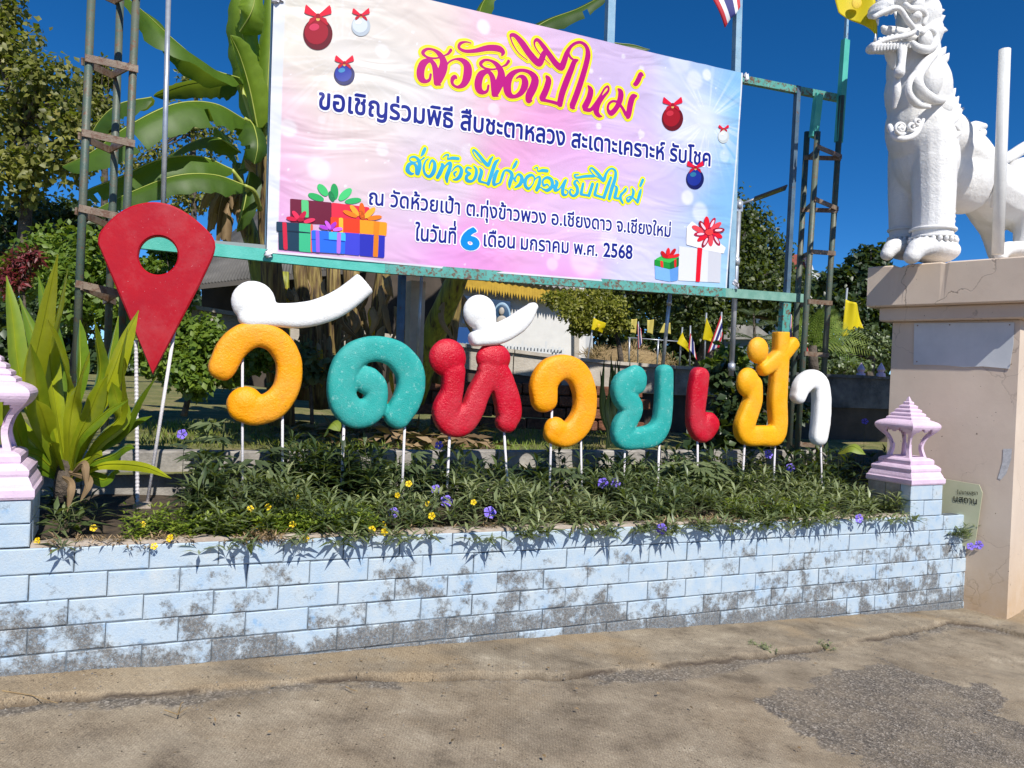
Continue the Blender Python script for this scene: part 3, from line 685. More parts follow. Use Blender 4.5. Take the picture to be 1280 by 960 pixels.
def fieldof(shapes_, cell, pad):
    """capsule strokes in metres [(pts(n,2), radii(n))...] -> signed distance grid"""
    allp = np.concatenate([p for p, r in shapes_]); lo = allp.min(0)-pad; hi = allp.max(0)+pad
    nx = int((hi[0]-lo[0])/cell)+2; ny = int((hi[1]-lo[1])/cell)+2; D = np.full((ny, nx), 1e3)
    for p, r in shapes_:
        for i in range(len(p)-1):
            a, c_ = p[i], p[i+1]; m_ = pad+max(r[i], r[i+1])
            i0 = max(0, int((min(a[0], c_[0])-m_-lo[0])/cell)); i1 = min(nx, int((max(a[0], c_[0])+m_-lo[0])/cell)+2)
            j0 = max(0, int((min(a[1], c_[1])-m_-lo[1])/cell)); j1 = min(ny, int((max(a[1], c_[1])+m_-lo[1])/cell)+2)
            X_, Y_ = np.meshgrid(lo[0]+np.arange(i0, i1)*cell, lo[1]+np.arange(j0, j1)*cell); d = c_-a; L = d@d+1e-12
            t_ = np.clip(((X_-a[0])*d[0]+(Y_-a[1])*d[1])/L, 0, 1)
            D[j0:j1, i0:i1] = np.minimum(D[j0:j1, i0:i1], np.hypot(X_-a[0]-t_*d[0], Y_-a[1]-t_*d[1])-(r[i]+(r[i+1]-r[i])*t_))
    return D, lo, cell
def fill(F, iso, lo, cell, run=6):
    G = F-iso; G = np.where(np.abs(G) < 1e-7, 1e-7, G); ny, nx = G.shape; V = []; Fc = []; ins = G < 0
    c4 = ins[:-1, :-1].astype(int)+ins[:-1, 1:]+ins[1:, 1:]+ins[1:, :-1]
    for j in range(ny-1):
        row = c4[j]; d = np.diff(np.concatenate([[0], (row == 4).astype(int), [0]]))
        for a, c_ in zip(np.where(d == 1)[0], np.where(d == -1)[0]):
            while a < c_:
                e_ = min(c_, a+run); q = len(V); V += [(a, j), (e_, j), (e_, j+1), (a, j+1)]; Fc.append((q, q+1, q+2, q+3)); a = e_
        for i in np.where((row > 0) & (row < 4))[0]:
            cs_ = [(i, j), (i+1, j), (i+1, j+1), (i, j+1)]; g_ = [G[y, x] for x, y in cs_]; poly = []
            for m_ in range(4):
                n_ = (m_+1) % 4
                if g_[m_] < 0: poly.append(cs_[m_])
                if (g_[m_] < 0) != (g_[n_] < 0):
                    t_ = g_[m_]/(g_[m_]-g_[n_]); poly.append((cs_[m_][0]+t_*(cs_[n_][0]-cs_[m_][0]), cs_[m_][1]+t_*(cs_[n_][1]-cs_[m_][1])))
            q = len(V); V += poly; Fc.append(tuple(range(q, q+len(poly))))
    return np.array(V, float)*cell+lo, Fc
def printed(name, V, Fc, layer, mat, parent=ban, fn=bp3):
    b = MB(); b.add([fn(s, z, .0022+layer*.002) for s, z in V], Fc); return b.build(name, mat, parent)
def pm(name, c, c2=None, z0=0, z1=1, rough=.42):
    k = NT(name)
    if c2:
        g_ = k.n('SeparateXYZ'); k.l(k.pos(), g_.inputs[0]); m_ = k.n('MapRange'); m_.inputs[1].default_value = z0; m_.inputs[2].default_value = z1; k.l(g_.outputs['Z'], m_.inputs[0])
        k.col(k.mix(m_.outputs[0], lin(c), lin(c2)))
    else: k.col(lin(c))
    k.rough(rough); k.b.inputs['Specular IOR Level'].default_value = .3; return k.m
# hand-lettered lines, traced as brush strokes
Z8 = (500, 30, 8); Z7 = (640, 30, 7.11); D0 = (0, 0, 1)
so1 = [[(445,318,8),(350,345,14),(262,330,18),(226,288,32),(268,252,22),(330,258,22),(390,300,46),(430,370,66),(425,450,80),(375,560,76),(356,596,46)],[(356,600,30),(385,612,16),(404,614,6)],[(438,318,8),(480,298,20),(507,262,28)],
 [(302,510,22),(290,560,24),(252,578,32),(208,550,66),(200,480,72),(228,400,62),(290,366,36),(330,398,46),(350,460,56),(358,560,56)]]
title = [(Z8, s) for s in so1]+[(Z8, [(x+577, y+111, w_) for x, y, w_ in s]) for s in so1]
title += [(Z8, [(455,430,8),(490,380,14),(555,353,16),(622,368,44),(670,425,74),(668,520,78),(630,605,52),(570,636,24),(520,605,26),(518,555,36),(545,532,34),(562,548,10)]),
 (Z8, [(710,190,8),(660,178,12),(602,195,26),(590,240,26),(650,272,28),(750,268,34),(880,240,50),(985,247,56),(1028,280,42),(1016,316,12)]),
 (D0, [(645,98,1.2),(650,95.5,3),(655,98.5,7),(656,106,8.5),(651,116,6),(642,121,4),(634.5,116,9),(634,103,9.5),(640,92.5,6),(650,88,3.5),(661,90,4.5),(668.5,98,9),(667,108,9.5),(661.5,119,9),(660.5,124.5,8)]),
 (D0, [(661,125.5,5),(665,126,1.2)]),
 (Z7, [(308,468,24),(326,500,50),(305,580,54),(270,655,54)]), (Z7, [(262,672,26),(330,684,24),(400,702,26),(440,718,24)]), (Z7, [(428,705,52),(450,610,54),(490,500,54),(530,400,48),(556,335,40),(588,318,12)]),
 (Z7, [(138,322,4),(60,260,6),(8,180,9),(-12,120,12),(-8,98,24),(30,104,34),(90,170,54),(150,258,58),(218,335,58),(250,340,52),(280,270,46),(305,235,26)]),
 (Z7, [(342,360,4),(262,282,6),(207,205,10),(200,155,18),(230,142,28),(280,200,40),(330,270,46),(390,350,52),(438,382,54),(465,330,50),(488,262,42),(520,205,26),(560,172,22),(612,163,22),(660,198,32),(677,270,46),(655,380,48),(620,500,50),(580,620,52),(542,718,52)]),
 (Z7, [(528,735,20),(548,748,14),(566,746,5)]), (Z7, [(500,245,16),(518,292,20),(552,318,14)]),
 (Z7, [(682,545,12),(706,588,48),(690,660,52),(655,732,54)]), (Z7, [(652,752,34),(700,760,28),(740,722,30),(790,640,20),(828,572,16),(860,550,16),(864,588,20),(822,640,26),(776,700,44),(756,768,52),(780,808,32),(810,816,6)]),
 (Z7, [(950,572,12),(975,605,48),(968,670,50),(938,738,42),(890,788,42),(862,758,26),(866,712,20),(900,682,18),(948,690,18),(990,742,26),(1020,800,30)]), (Z7, [(1112,634,18),(1082,645,46),(1062,700,52),(1044,800,48),(1034,822,30)]),
 (Z7, [(1172,452,10),(1150,445,38),(1130,490,44),(1106,528,36),(1085,528,8)])]
def strokes_of(L, scale=1.0):
    r = []
    for (ox, oy, sc), path in L:
        q = smoothpath(path, 4); pts = np.array([bst(ox+x/sc, oy+y/sc) for x, y, _ in q])
        r.append((pts, np.array([max(.3, w_)*.5/sc*BAN.mpp(ox+x/sc, oy+y/sc)*scale for x, y, w_ in q])))
    return r
cell = .0042
D, lo, c_ = fieldof(strokes_of(title, 1.13), cell, .05)
zc = BAN.o.z
printed('title_halo', *fill(D, .0235, lo, cell), 0, pm('title_lime', (222, 222, 20)))
printed('title_outline', *fill(D, .0095, lo, cell), 1, pm('title_yellow', (250, 214, 70)))
printed('title_lettering', *fill(D, .0004, lo, cell), 2, pm('title_magenta', (172, 0, 50), (176, 0, 118), zc+1.0, zc+1.5))
Z5 = (490, 175, 7.53); Z6 = (650, 190, 7.53)
sec = [(Z5,[(195,320,8),(170,322,20),(138,290,32),(150,240,26),(188,224,16),(218,250,22),(226,318,26)]),(Z5,[(250,200,6),(200,214,6),(160,198,8),(166,170,10),(210,165,14),(245,200,26),(252,255,28),(236,320,26)]),(Z5,[(255,200,6),(295,170,10)]),
 (Z5,[(302,88,22),(285,125,24),(266,155,8)]),(Z5,[(342,268,8),(350,225,12),(372,195,14),(395,230,24),(385,300,30),(345,348,20),(302,322,18),(290,260,16),(308,205,10),(335,180,5)]),
 (Z5,[(455,228,8),(470,245,26),(445,310,30),(420,355,24)]),(Z5,[(420,352,6),(470,278,8),(518,225,14),(545,228,24),(530,290,30),(508,350,30),(512,396,14)]),(Z5,[(470,168,5),(498,145,8),(525,145,10),(515,182,8),(560,174,20),(618,178,20)]),
 (Z5,[(556,300,5),(585,262,10),(620,248,12),(648,280,24),(638,335,28),(605,370,20),(568,376,6)]),(Z5,[(600,300,10),(578,318,14),(588,342,10)]),
 (Z5,[(742,268,8),(705,262,14),(695,298,20),(738,318,8),(698,340,22),(702,380,26),(750,388,16),(785,340,24),(790,280,20),(765,245,6)]),
 (Z5,[(822,268,8),(840,300,26),(820,370,28)]),(Z5,[(818,388,16),(870,402,12),(910,412,12)]),(Z5,[(905,412,26),(935,320,28),(970,220,26),(1003,186,8)]),(Z5,[(842,216,4),(785,165,6),(755,110,8),(770,98,14),(812,140,20),(860,200,26),(902,236,26),(925,190,22),(946,160,10)]),
 (Z5,[(1005,290,6),(986,300,24),(962,370,28),(960,418,22),(1000,408,8),(1022,390,16),(1045,320,20),(1066,285,12),(1108,292,20),(1132,330,28),(1112,400,28),(1108,440,14)]),
 (Z5,[(1175,203,18),(1155,240,22),(1136,268,8)]),(Z5,[(1130,372,6),(1160,350,6),(1195,318,12),(1225,350,26),(1210,412,26),(1160,446,8)]),(Z5,[(1180,330,8),(1158,372,14),(1172,390,8)]),
 (Z6,[(-30,215,6),(0,212,16),(22,240,26),(12,290,26),(-18,320,10)]),
 (Z6,[(132,295,6),(140,235,12),(108,214,18),(64,242,24),(52,305,26),(82,342,18),(120,310,8),(150,250,8),(190,230,14),(188,290,28),(162,352,26)]),(Z6,[(162,356,14),(200,330,6),(225,350,10)]),
 (Z6,[(280,320,6),(262,300,10),(228,312,16),(222,262,14),(262,236,18),(305,262,26),(308,320,26),(262,358,22),(225,345,8)]),(Z6,[(140,152,5),(168,142,8),(175,178,8),(215,170,20),(262,174,22)]),
 (Z6,[(338,262,8),(355,290,26),(335,352,26),(376,345,10),(428,262,8)]),(Z6,[(440,262,16),(412,330,26),(410,392,24),(445,400,10),(458,365,8),(432,350,5)]),
 (Z6,[(568,292,6),(545,262,10),(520,288,22),(545,330,24),(545,382,26),(510,412,16),(478,385,18),(486,345,8),(515,365,5)]),(Z6,[(562,205,5),(522,212,12),(538,238,14),(620,225,18),(705,222,20)]),
 (Z6,[(602,295,18),(582,385,24)]),(Z6,[(580,395,16),(655,408,14)]),(Z6,[(655,405,24),(690,300,24)]),(Z6,[(735,298,18),(710,392,24)]),(Z6,[(708,402,16),(795,428,14)]),(Z6,[(795,425,24),(832,320,26),(862,240,20)]),
 (Z6,[(762,252,4),(700,208,6),(665,162,10),(688,148,14),(740,200,24),(790,262,28),(815,205,20),(840,168,14),(872,152,12),(905,180,20),(900,250,26),(870,340,28),(845,435,24)]),
 (Z6,[(903,318,8),(915,342,24),(896,422,26)]),(Z6,[(896,430,14),(940,430,12),(995,345,10),(1000,360,10),(955,400,20),(950,440,22),(970,478,14)]),
 (Z6,[(1058,342,8),(1070,372,22),(1058,420,20),(1020,462,20),(1008,432,10),(1050,418,8),(1100,462,16)]),(Z6,[(1142,348,8),(1130,385,24),(1108,468,22)]),(Z6,[(1158,262,22),(1135,315,20)])]
D, lo, c_ = fieldof(strokes_of(sec, 1.3), cell, .05)
printed('subtitle_halo', *fill(D, .018, lo, cell), 0, pm('subtitle_lime', (222, 224, 20)))
printed('subtitle_lettering', *fill(D, .0008, lo, cell), 1, pm('subtitle_blue', (4, 92, 176), (50, 165, 205), zc+.56, zc+.80))
# set type, outlines taken from Blender's own font and filled on a grid
def outlines(body):
    c = bpy.data.curves.new('type', 'FONT'); c.body = body; c.size = 1; o = bpy.data.objects.new('type', c); COL.objects.link(o)
    dg = bpy.context.evaluated_depsgraph_get(); cu = o.evaluated_get(dg).to_curve(dg); polys = []
    for s_ in cu.splines:
        bp = s_.bezier_points; n = len(bp); pts = []
        for i in range(n):
            a, q = bp[i], bp[(i+1) % n]; P = [np.array(v_[:2]) for v_ in (a.co, a.handle_right, q.handle_left, q.co)]
            for k_ in range(4): t_ = k_/4; pts.append((1-t_)**3*P[0]+3*(1-t_)**2*t_*P[1]+3*(1-t_)*t_*t_*P[2]+t_**3*P[3])
        polys.append(np.array(pts))
    o.evaluated_get(dg).to_curve_clear(); bpy.data.objects.remove(o); bpy.data.curves.remove(c); return polys
def glyph_field(polys, cell, pad):
    allp = np.concatenate(polys); lo = allp.min(0)-pad; hi = allp.max(0)+pad; nx = int((hi[0]-lo[0])/cell)+2; ny = int((hi[1]-lo[1])/cell)+2
    D = np.full((ny, nx), 1e3); Wn = np.zeros((ny, nx), int)
    for p in polys:
        q = np.roll(p, -1, 0); bl = p.min(0)-pad; bh = p.max(0)+pad
        i0 = max(0, int((bl[0]-lo[0])/cell)); i1 = min(nx, int((bh[0]-lo[0])/cell)+2); j0 = max(0, int((bl[1]-lo[1])/cell)); j1 = min(ny, int((bh[1]-lo[1])/cell)+2)
        X_, Y_ = np.meshgrid(lo[0]+np.arange(i0, i1)*cell, lo[1]+np.arange(j0, j1)*cell)
        for a, c_ in zip(p, q):
            d = c_-a; L = d@d
            if L < 1e-14: continue
            t_ = np.clip(((X_-a[0])*d[0]+(Y_-a[1])*d[1])/L, 0, 1); D[j0:j1, i0:i1] = np.minimum(D[j0:j1, i0:i1], np.hypot(X_-a[0]-t_*d[0], Y_-a[1]-t_*d[1]))
            if a[1] != c_[1]:
                xi = a[0]+(Y_-a[1])/(c_[1]-a[1])*d[0]
                Wn[j0:j1, i0:i1] += np.where((a[1] <= Y_) & (c_[1] > Y_) & (xi > X_), 1, 0)-np.where((c_[1] <= Y_) & (a[1] > Y_) & (xi > X_), 1, 0)
    return np.where(Wn != 0, -D, D), lo, cell
NAVY = pm('navy_print', (14, 30, 128)); SNOW = pm('white_print', (236, 234, 244)); SKYB = pm('blue_print', (0, 130, 205))
def typeset(name, body, a, c_, mat, bold=.022, halo=.085, extra=None, hscale=1.0, plane_map=bst, fn=bp3, parent=ban, height=None):
    """text with its lower left at photo pixel a and lower right at c_"""
    polys = outlines(body)
    if extra:
        # tone mark raised above a vowel: (text, x position in em of the anchor, dy)
        polys += extra
    xs = np.concatenate(polys)[:, 0]; x0, x1 = xs.min(), xs.max()
    s0, z0 = plane_map(*a); s1, z1 = plane_map(*c_); kx = (s1-s0)/(x1-x0); ky = kx*hscale
    F_, lo_, ce = glyph_field(polys, .024, .14)
    def mp_(V): return np.stack([s0+(V[:, 0]-x0)*kx, z0+(z1-z0)*(V[:, 0]-x0)/(x1-x0)+V[:, 1]*ky], 1)
    if halo:
        V, Fc = fill(F_, halo, lo_, ce); printed(name+'_halo', mp_(V), Fc, 0, SNOW, parent, fn)
    V, Fc = fill(F_, bold, lo_, ce); printed(name+'_lettering', mp_(V), Fc, 1, mat, parent, fn)
typeset('invitation', "ขอเชิญร่วมพิธี สืบชะตาหลวง สะเดาะเคราะห์ รับโชค", (398, 136), (886, 208), NAVY, hscale=1.12)
typeset('address', "ณ วัดห้วยเป้า ต.ทุ่งข้าวพวง อ.เชียงดาว จ.เชียงใหม่", (460, 256), (838, 296), NAVY, .016, hscale=1.12)
def width(t_): p = np.concatenate(outlines(t_)); return p[:, 0].min(), p[:, 0].max()
tone = outlines("่"); tx = np.concatenate(tone); tgt = width("ในวันที")[1]
tone = [p+np.array([tgt-.06-tx[:, 0].max(), .19]) for p in tone]
typeset('date', "ในวันที", (518, 300.5), (569, 304.5), NAVY, .018, extra=tone, hscale=1.25)
typeset('date', "6", (577, 310.5), (597, 312), SKYB, .045, .075, hscale=.72)
typeset('month', "เดือน", (604.5, 307.5), (643, 310.5), NAVY, .016, hscale=1.15)
typeset('month', "มกราคม", (651, 311.5), (710, 316.5), NAVY, .016, hscale=1.15)
typeset('year', "พ.ศ.", (717, 317), (746, 320), NAVY, .016, hscale=1.1)
typeset('year', "2568", (754, 320.5), (790, 323.7), NAVY, .020, hscale=1.1)
# printed gift boxes, bows and baubles
PC = {}
def pcol(c):
    if c not in PC: PC[c] = pm('print_%02x%02x%02x' % c, c)
    return PC[c]
def poly(name, conv, P, c, layer):
    ox, oy, sc = conv; F_, lo_, ce = glyph_field([np.array([bst(ox+x/sc, oy+y/sc) for x, y in P])], .011, .02); return printed(name, *fill(F_, 0, lo_, ce, 2), layer, pcol(c))
def oval(conv, x, y, rx_, ry_, rot, c, layer, name, n=18):
    P = [(x+rx_*math.cos(t_)*math.cos(rot)-ry_*math.sin(t_)*math.sin(rot), y+rx_*math.cos(t_)*math.sin(rot)+ry_*math.sin(t_)*math.cos(rot)) for t_ in [2*math.pi*i/n for i in range(n)]]
    return poly(name, conv, P[::-1], c, layer)
Q1 = (330, 170, 4.13); Q2 = (620, 170, 4.13)
poly('printed_gift', Q1, [(133,325),(133,450),(345,462),(345,346)], (104,18,48), 0); poly('printed_gift', Q1, [(345,346),(345,462),(540,470),(540,371)], (222,40,66), 0)
poly('printed_ribbon', Q1, [(190,331),(192,420),(228,424),(227,336)], (86,190,120), 1)
for x, y, a, b_, r, c in ((265,318,44,17,.35,(40,165,90)),(300,282,38,20,.9,(60,185,105)),(360,290,42,20,1.5,(30,150,80)),(415,305,44,20,2.4,(70,195,115)),(455,338,44,15,3.0,(45,170,95)),(345,315,30,14,1.2,(20,120,70))): oval(Q1, x, y, a, b_, r, c, 1+.3*(a % 3), 'printed_bow')
poly('printed_gift', Q1, [(62,443),(62,492),(72,492),(74,586),(240,603),(240,457)], (22,54,76), 1.6); poly('printed_gift', Q1, [(178,452),(178,597),(240,603),(240,457)], (58,178,128), 2)
poly('printed_gift', Q1, [(62,486),(62,494),(240,506),(240,498)], (12,36,54), 2.4)
poly('printed_ribbon', Q1, [(92,446),(98,588),(120,590),(114,449)], (200,30,60), 2.6); poly('printed_ribbon', Q1, [(237,458),(237,602),(249,603),(249,459)], (235,90,60), 2.6)
for x, y, a, b_, r, c in ((140,430,30,11,.2,(200,20,60)),(162,412,30,12,.9,(225,40,80)),(195,415,30,13,2.2,(190,20,60)),(230,440,32,11,2.9,(225,50,90)),(185,435,20,10,0,(160,10,45))): oval(Q1, x, y, a, b_, r, c, 3+.2*(a % 3), 'printed_bow')
poly('printed_gift', Q1, [(340,420),(340,497),(490,506),(490,434)], (236,60,26), 1.6); poly('printed_gift', Q1, [(490,434),(490,508),(628,518),(631,449)], (247,150,26), 1.6)
poly('printed_ribbon', Q1, [(382,424),(382,500),(404,502),(404,426)], (247,178,50), 2); poly('printed_ribbon', Q1, [(562,442),(560,512),(588,515),(592,444)], (222,128,18), 2)
poly('printed_gift', Q1, [(410,500),(410,612),(490,620),(490,506)], (62,66,200), 1.6); poly('printed_gift', Q1, [(490,506),(490,620),(618,631),(620,516)], (42,46,172), 1.6)
poly('printed_ribbon', Q1, [(562,513),(558,624),(584,628),(588,514)], (214,120,26), 2)
for x, y, a, b_, r, c in ((440,405,42,12,.4,(240,120,20)),(462,388,36,13,.9,(252,160,40)),(500,385,38,15,1.5,(225,95,10)),(540,400,40,15,2.4,(250,170,45)),(565,425,40,12,3.0,(235,120,20)),(500,412,26,14,1.2,(190,80,10))): oval(Q1, x, y, a, b_, r, c, 2.6+.2*(a % 3), 'printed_bow')
poly('printed_gift', Q1, [(240,488),(245,600),(413,611),(416,503)], (40,104,226), 3.6); poly('printed_gift', Q1, [(330,496),(330,542),(416,549),(416,503)], (64,178,232), 4)
poly('printed_gift', Q1, [(240,530),(240,537),(415,550),(415,543)], (20,60,170), 4.3)
poly('printed_ribbon', Q1, [(262,490),(265,602),(284,603),(281,492)], (150,90,214), 4.6); poly('printed_ribbon', Q1, [(372,500),(370,608),(390,610),(393,502)], (170,110,226), 4.6)
for x, y, a, b_, r, c in ((305,475,28,10,.3,(170,60,200)),(325,462,26,10,1.0,(200,90,222)),(350,468,28,11,2.3,(160,50,190)),(375,485,28,10,3.0,(205,100,225))): oval(Q1, x, y, a, b_, r, c, 5+.2*(a % 3), 'printed_bow')
poly('printed_gift', Q2, [(822,666),(825,738),(905,752),(900,686)], (120,172,226), 1); poly('printed_gift', Q2, [(900,686),(905,752),(943,745),(948,655)], (92,146,212), 1)
poly('printed_gift', Q2, [(820,637),(820,668),(902,688),(900,655)], (24,140,48), 1.6); poly('printed_gift', Q2, [(900,655),(902,688),(948,672),(948,624)], (16,104,36), 1.6); poly('printed_gift', Q2, [(820,637),(900,655),(948,624),(870,612)], (60,180,76), 1.6)
poly('printed_ribbon', Q2, [(850,642),(852,676),(866,680),(864,646)], (232,50,40), 2.2); poly('printed_ribbon', Q2, [(922,640),(924,680),(934,676),(934,632)], (214,30,30), 2.2)
for i, (x, y, a, b_, r) in enumerate(((868,612,24,10,.9),(890,600,24,10,1.6),(915,600,24,10,2.2),(930,618,22,9,2.8),(880,622,24,9,.2),(905,622,20,8,2.9))): oval(Q2, x, y, a, b_, r, (226,30,34) if i % 2 else (190,14,24), 2.8+.2*i, 'printed_bow')
poly('printed_gift', Q2, [(948,568),(946,745),(1163,757),(1168,596)], (214,216,222), 1); poly('printed_gift', Q2, [(1100,585),(1098,753),(1163,757),(1168,596)], (196,198,208), 1.3)
poly('printed_gift', Q2, [(985,470),(1010,440),(1190,575),(1180,606),(1090,590),(985,560)], (226,226,232), 1.6); poly('printed_ribbon', Q2, [(1042,574),(1034,751),(1058,753),(1069,578)], (222,14,40), 2.2)
rr2 = random.Random(8)
for i in range(12):
    a = i/12*6.283+.3; R1 = rr2.uniform(44, 66); x, y = 1098+R1*math.cos(a)*.92, 497+R1*math.sin(a)*.85
    oval(Q2, x, y, 34, 13, a+.15, ((224,18,40), (180,10,60), (240,70,80), (150,10,40))[i % 4], 2.6+.2*i, 'printed_bow')
    if i % 2: oval(Q2, x, y, 22, 6, a+.15, (245,200,214), 5.4, 'printed_bow')
oval(Q2, 1098, 497, 20, 15, 0, (236,60,60), 5.8, 'printed_bow')
def baubleprint(x, y, rx_, ry_, c0, c1, hl):
    oval(D0, x, y, rx_, ry_, .0, c0, 1, 'printed_bauble', 28); oval(D0, x-rx_*.1, y-ry_*.12, rx_*.8, ry_*.78, .2, c1, 1.4, 'printed_bauble', 24); oval(D0, x-rx_*.25, y-ry_*.42, rx_*.35, ry_*.22, -.2, hl, 1.8, 'printed_highlight')
    s_ = rx_/18*1.0; yy = y-ry_*1.12
    oval(D0, x, yy+2.5*s_, 3*s_, 4*s_, 0, (214,170,90), 1.9, 'printed_cap')
    for sx in (-1, 1):
        poly('printed_bow', D0, [(x, yy-1*s_), (x+sx*15*s_, yy-14*s_), (x+sx*17*s_, yy-3*s_), (x+sx*2*s_, yy+1.5*s_)][::-sx], (214,10,50), 2.2)
        poly('printed_bow', D0, [(x, yy), (x+sx*10*s_, yy+3*s_), (x+sx*13*s_, yy+13*s_), (x+sx*3*s_, yy+5*s_)][::-sx], (180,8,40), 2.4)
    oval(D0, x, yy, 3*s_, 3*s_, 0, (150,5,30), 2.8, 'printed_bow')
baubleprint(397, 43, 18.5, 20, (96,0,24), (150,4,34), (200,50,84)); baubleprint(451, 33, 12, 12.5, (172,182,192), (200,208,216), (232,236,240)); baubleprint(430, 94, 13, 13.5, (20,24,90), (30,50,150), (60,130,180))
baubleprint(841, 148, 13, 15.5, (96,0,14), (150,4,22), (190,40,56)); baubleprint(903, 171, 7, 8.5, (186,194,196), (206,212,214), (236,240,240)); baubleprint(868, 224, 11, 13, (14,18,84), (26,44,140), (40,110,150))

# ================================================ SCAFFOLD, FRAME, POLES
def steel(name, c, c2, rust=.6, rough=.5):
    k = NT(name); col = k.ramp(k.noise(7, 4, .6), [(.35, c), (.65, c2)])
    col = k.mix(k.ramp(k.noise(24, 6, .8), [(rust, (0, 0, 0)), (rust+.07, (1, 1, 1))]), col, (.14, .07, .04)); k.col(col); k.rough(rough); k.bump(k.noise(80, 3, .7), .002); return k.m
GREENST = steel('old_green_steel', (.06, .105, .085), (.11, .12, .085), .55)
BROWNST = steel('rusty_strap_steel', (.17, .12, .085), (.26, .20, .14), .5)
TURQ = steel('turquoise_steel', (.06, .42, .34), (.10, .50, .42), .66)
BLUEST = steel('faded_blue_steel', (.20, .36, .50), (.30, .46, .58), .60)
DARKST = steel('dark_blue_steel', (.06, .11, .17), (.10, .17, .24), .58)
GALV = simple('galvanised_pipe', (.38, .41, .46), .35, (.55, .58, .62), 10, 0, 60, .5, obj=False)
RED2 = steel('worn_shaded_green_steel', (.07, .30, .26), (.11, .38, .33), .5)  # worn green, duller because shade on the bottom rail is painted in
def bpx(x, y, off=0): return BAN.hit(x, y, off)
def tower(label, legs, braces, rleg=.026, depth=(0, 0, 0), offs=(0, 0, 0), cols=None):
    base = bpx(*legs[0][-1], offs[0]); t = thing('scaffold_tower', label, 'scaffold', base, 'steel towers carrying the banner frame')
    L = []
    for pts, off, mat in zip(legs, offs, cols):
        P = [bpx(x, y, off) for x, y in pts]; bb = MB(); bb.tube(P, rleg, 10); bb.build('leg', mat, t, True); L.append((P[0], P[-1]))
    def atz(i, y):
        x_, y_ = legs[i][0], legs[i][-1]; tt = (y-x_[1])/(y_[1]-x_[1]); return bpx(x_[0]+(y_[0]-x_[0])*tt, y, offs[i])
    for ys in braces:
        for (i, yi), (j, yj) in ys:
            a, c = atz(i, yi), atz(j, yj); bb = MB(); d = (c-a).normalized(); sidev = d.cross(EU).normalized(); upv = sidev.cross(d); sh = -sidev*.028 if sidev.dot(CF) > 0 else sidev*.028
            bb.box((a+c)/2+sh, (d, sidev, upv), ((c-a).length+.05, .012, .045)); bb.build('brace', BROWNST, t)
    return t
LT = [[(116, -45), (98, 385), (91, 555)], [(152, -45), (137, 385), (130, 555)], [(172, -45), (160, 300), (146, 555)]]
LT = [[a, c] for a, _, c in LT]
br = [[((0, y), (2, y+12)), ((0, y+3), (1, y+20)), ((1, y+20), (2, y+10))] for y in (-18, 75, 168, 262, 356)]
tower('rusty green three-legged scaffold tower behind the red map pin', LT, br, .024, offs=(.10, -.22, .06), cols=(GREENST, GREENST, GREENST))
RT = [[(1009, 165), (984, 600)], [(1022, 165), (994, 600)], [(1052, 120), (1021, 600)]]
br = [[((0, y+4), (1, y-8)), ((1, y-8), (2, y+3)), ((0, y+5), (2, y+6))] for y in (193, 258)]+[[((1, y), (2, y+2)), ((0, y+5), (1, y))] for y in (315, 377, 442, 555)]
tower('narrow rusty scaffold tower beside the white foam letter and the yellow flag', RT, br, .030, offs=(-.16, .12, .0), cols=(GREENST, GREENST, GREENST))
fr = thing('banner_frame', 'turquoise and blue steel frame that the banner is tied to', 'frame', bpx(640, 340))
def beam(name, P, sz, mat, off=-.05, parent=fr):
    bb = MB()
    for (x0, y0), (x1, y1) in zip(P[:-1], P[1:]):
        a, c = bpx(x0, y0, off), bpx(x1, y1, off); d = (c-a).normalized(); nn = BAN.n; bb.box((a+c)/2, (d, nn, d.cross(nn)), ((c-a).length, sz[0], sz[1]))
    return bb.build(name, mat, parent)
beam('bottom_rail', [(158, 301), (480, 335)], (.05, .085), TURQ, -.02); beam('bottom_rail', [(480, 335), (905, 366)], (.05, .085), RED2, -.02); beam('bottom_rail', [(905, 366), (1002, 373)], (.05, .085), simple('pale_green_steel', (.13, .30, .24), .6, (.22, .40, .33), 9, obj=False), -.02)
beam('lower_angle', [(158, 294), (905, 359)], (.03, .03), simple('grey_angle_steel', (.25, .27, .27), .5), -.055)
beam('top_rail', [(330, -38), (925, 99)], (.05, .07), DARKST, -.06); beam('top_rail', [(925, 99), (1053, 124)], (.05, .07), RED2, -.06)
beam('post', [(345, -60), (334, 322)], (.04, .04), BLUEST, -.075)
beam('post', [(765, -60), (752, 352)], (.055, .075), BLUEST, -.08)
beam('post', [(924, -60), (912, 372)], (.055, .07), BLUEST, -.09)
beam('post', [(997, 108), (983, 372)], (.045, .05), DARKST, -.05)
beam('post', [(1023, 118), (1017, 172)], (.05, .085), TURQ, -.03)
beam('post', [(1062, -45), (1057, 52)], (.03, .03), BLUEST, -.03)
beam('post', [(1057, 50), (1048, 178)], (.05, .075), TURQ, -.01)
beam('rail_end', [(982, 375), (976, 460)], (.06, .10), RED2, -.04)
def ppole(name, label, a, c, d, r, mat, cat='pole', d2=None, top=True, collars=()):
    p0, p1 = px(*a, d), px(*c, d2 or d); t = thing(name, label, cat, p1); bb = MB(); bb.tube([p0, p1], r, 12); bb.build('shaft', mat, t, True)
    for f_ in collars:
        bb = MB(); q = p0.lerp(p1, f_); dd = (p1-p0).normalized(); bb.tube([q-dd*r*1.4, q+dd*r*1.4], r*1.35, 12); bb.build('coupling', mat, t, True)
    return t
ppole('thin_pole', 'thin galvanised pipe rising behind the red map pin into the sky', (211, -20), (203, 300), 5.35, .017, GALV)
b = bpx(209, 300)
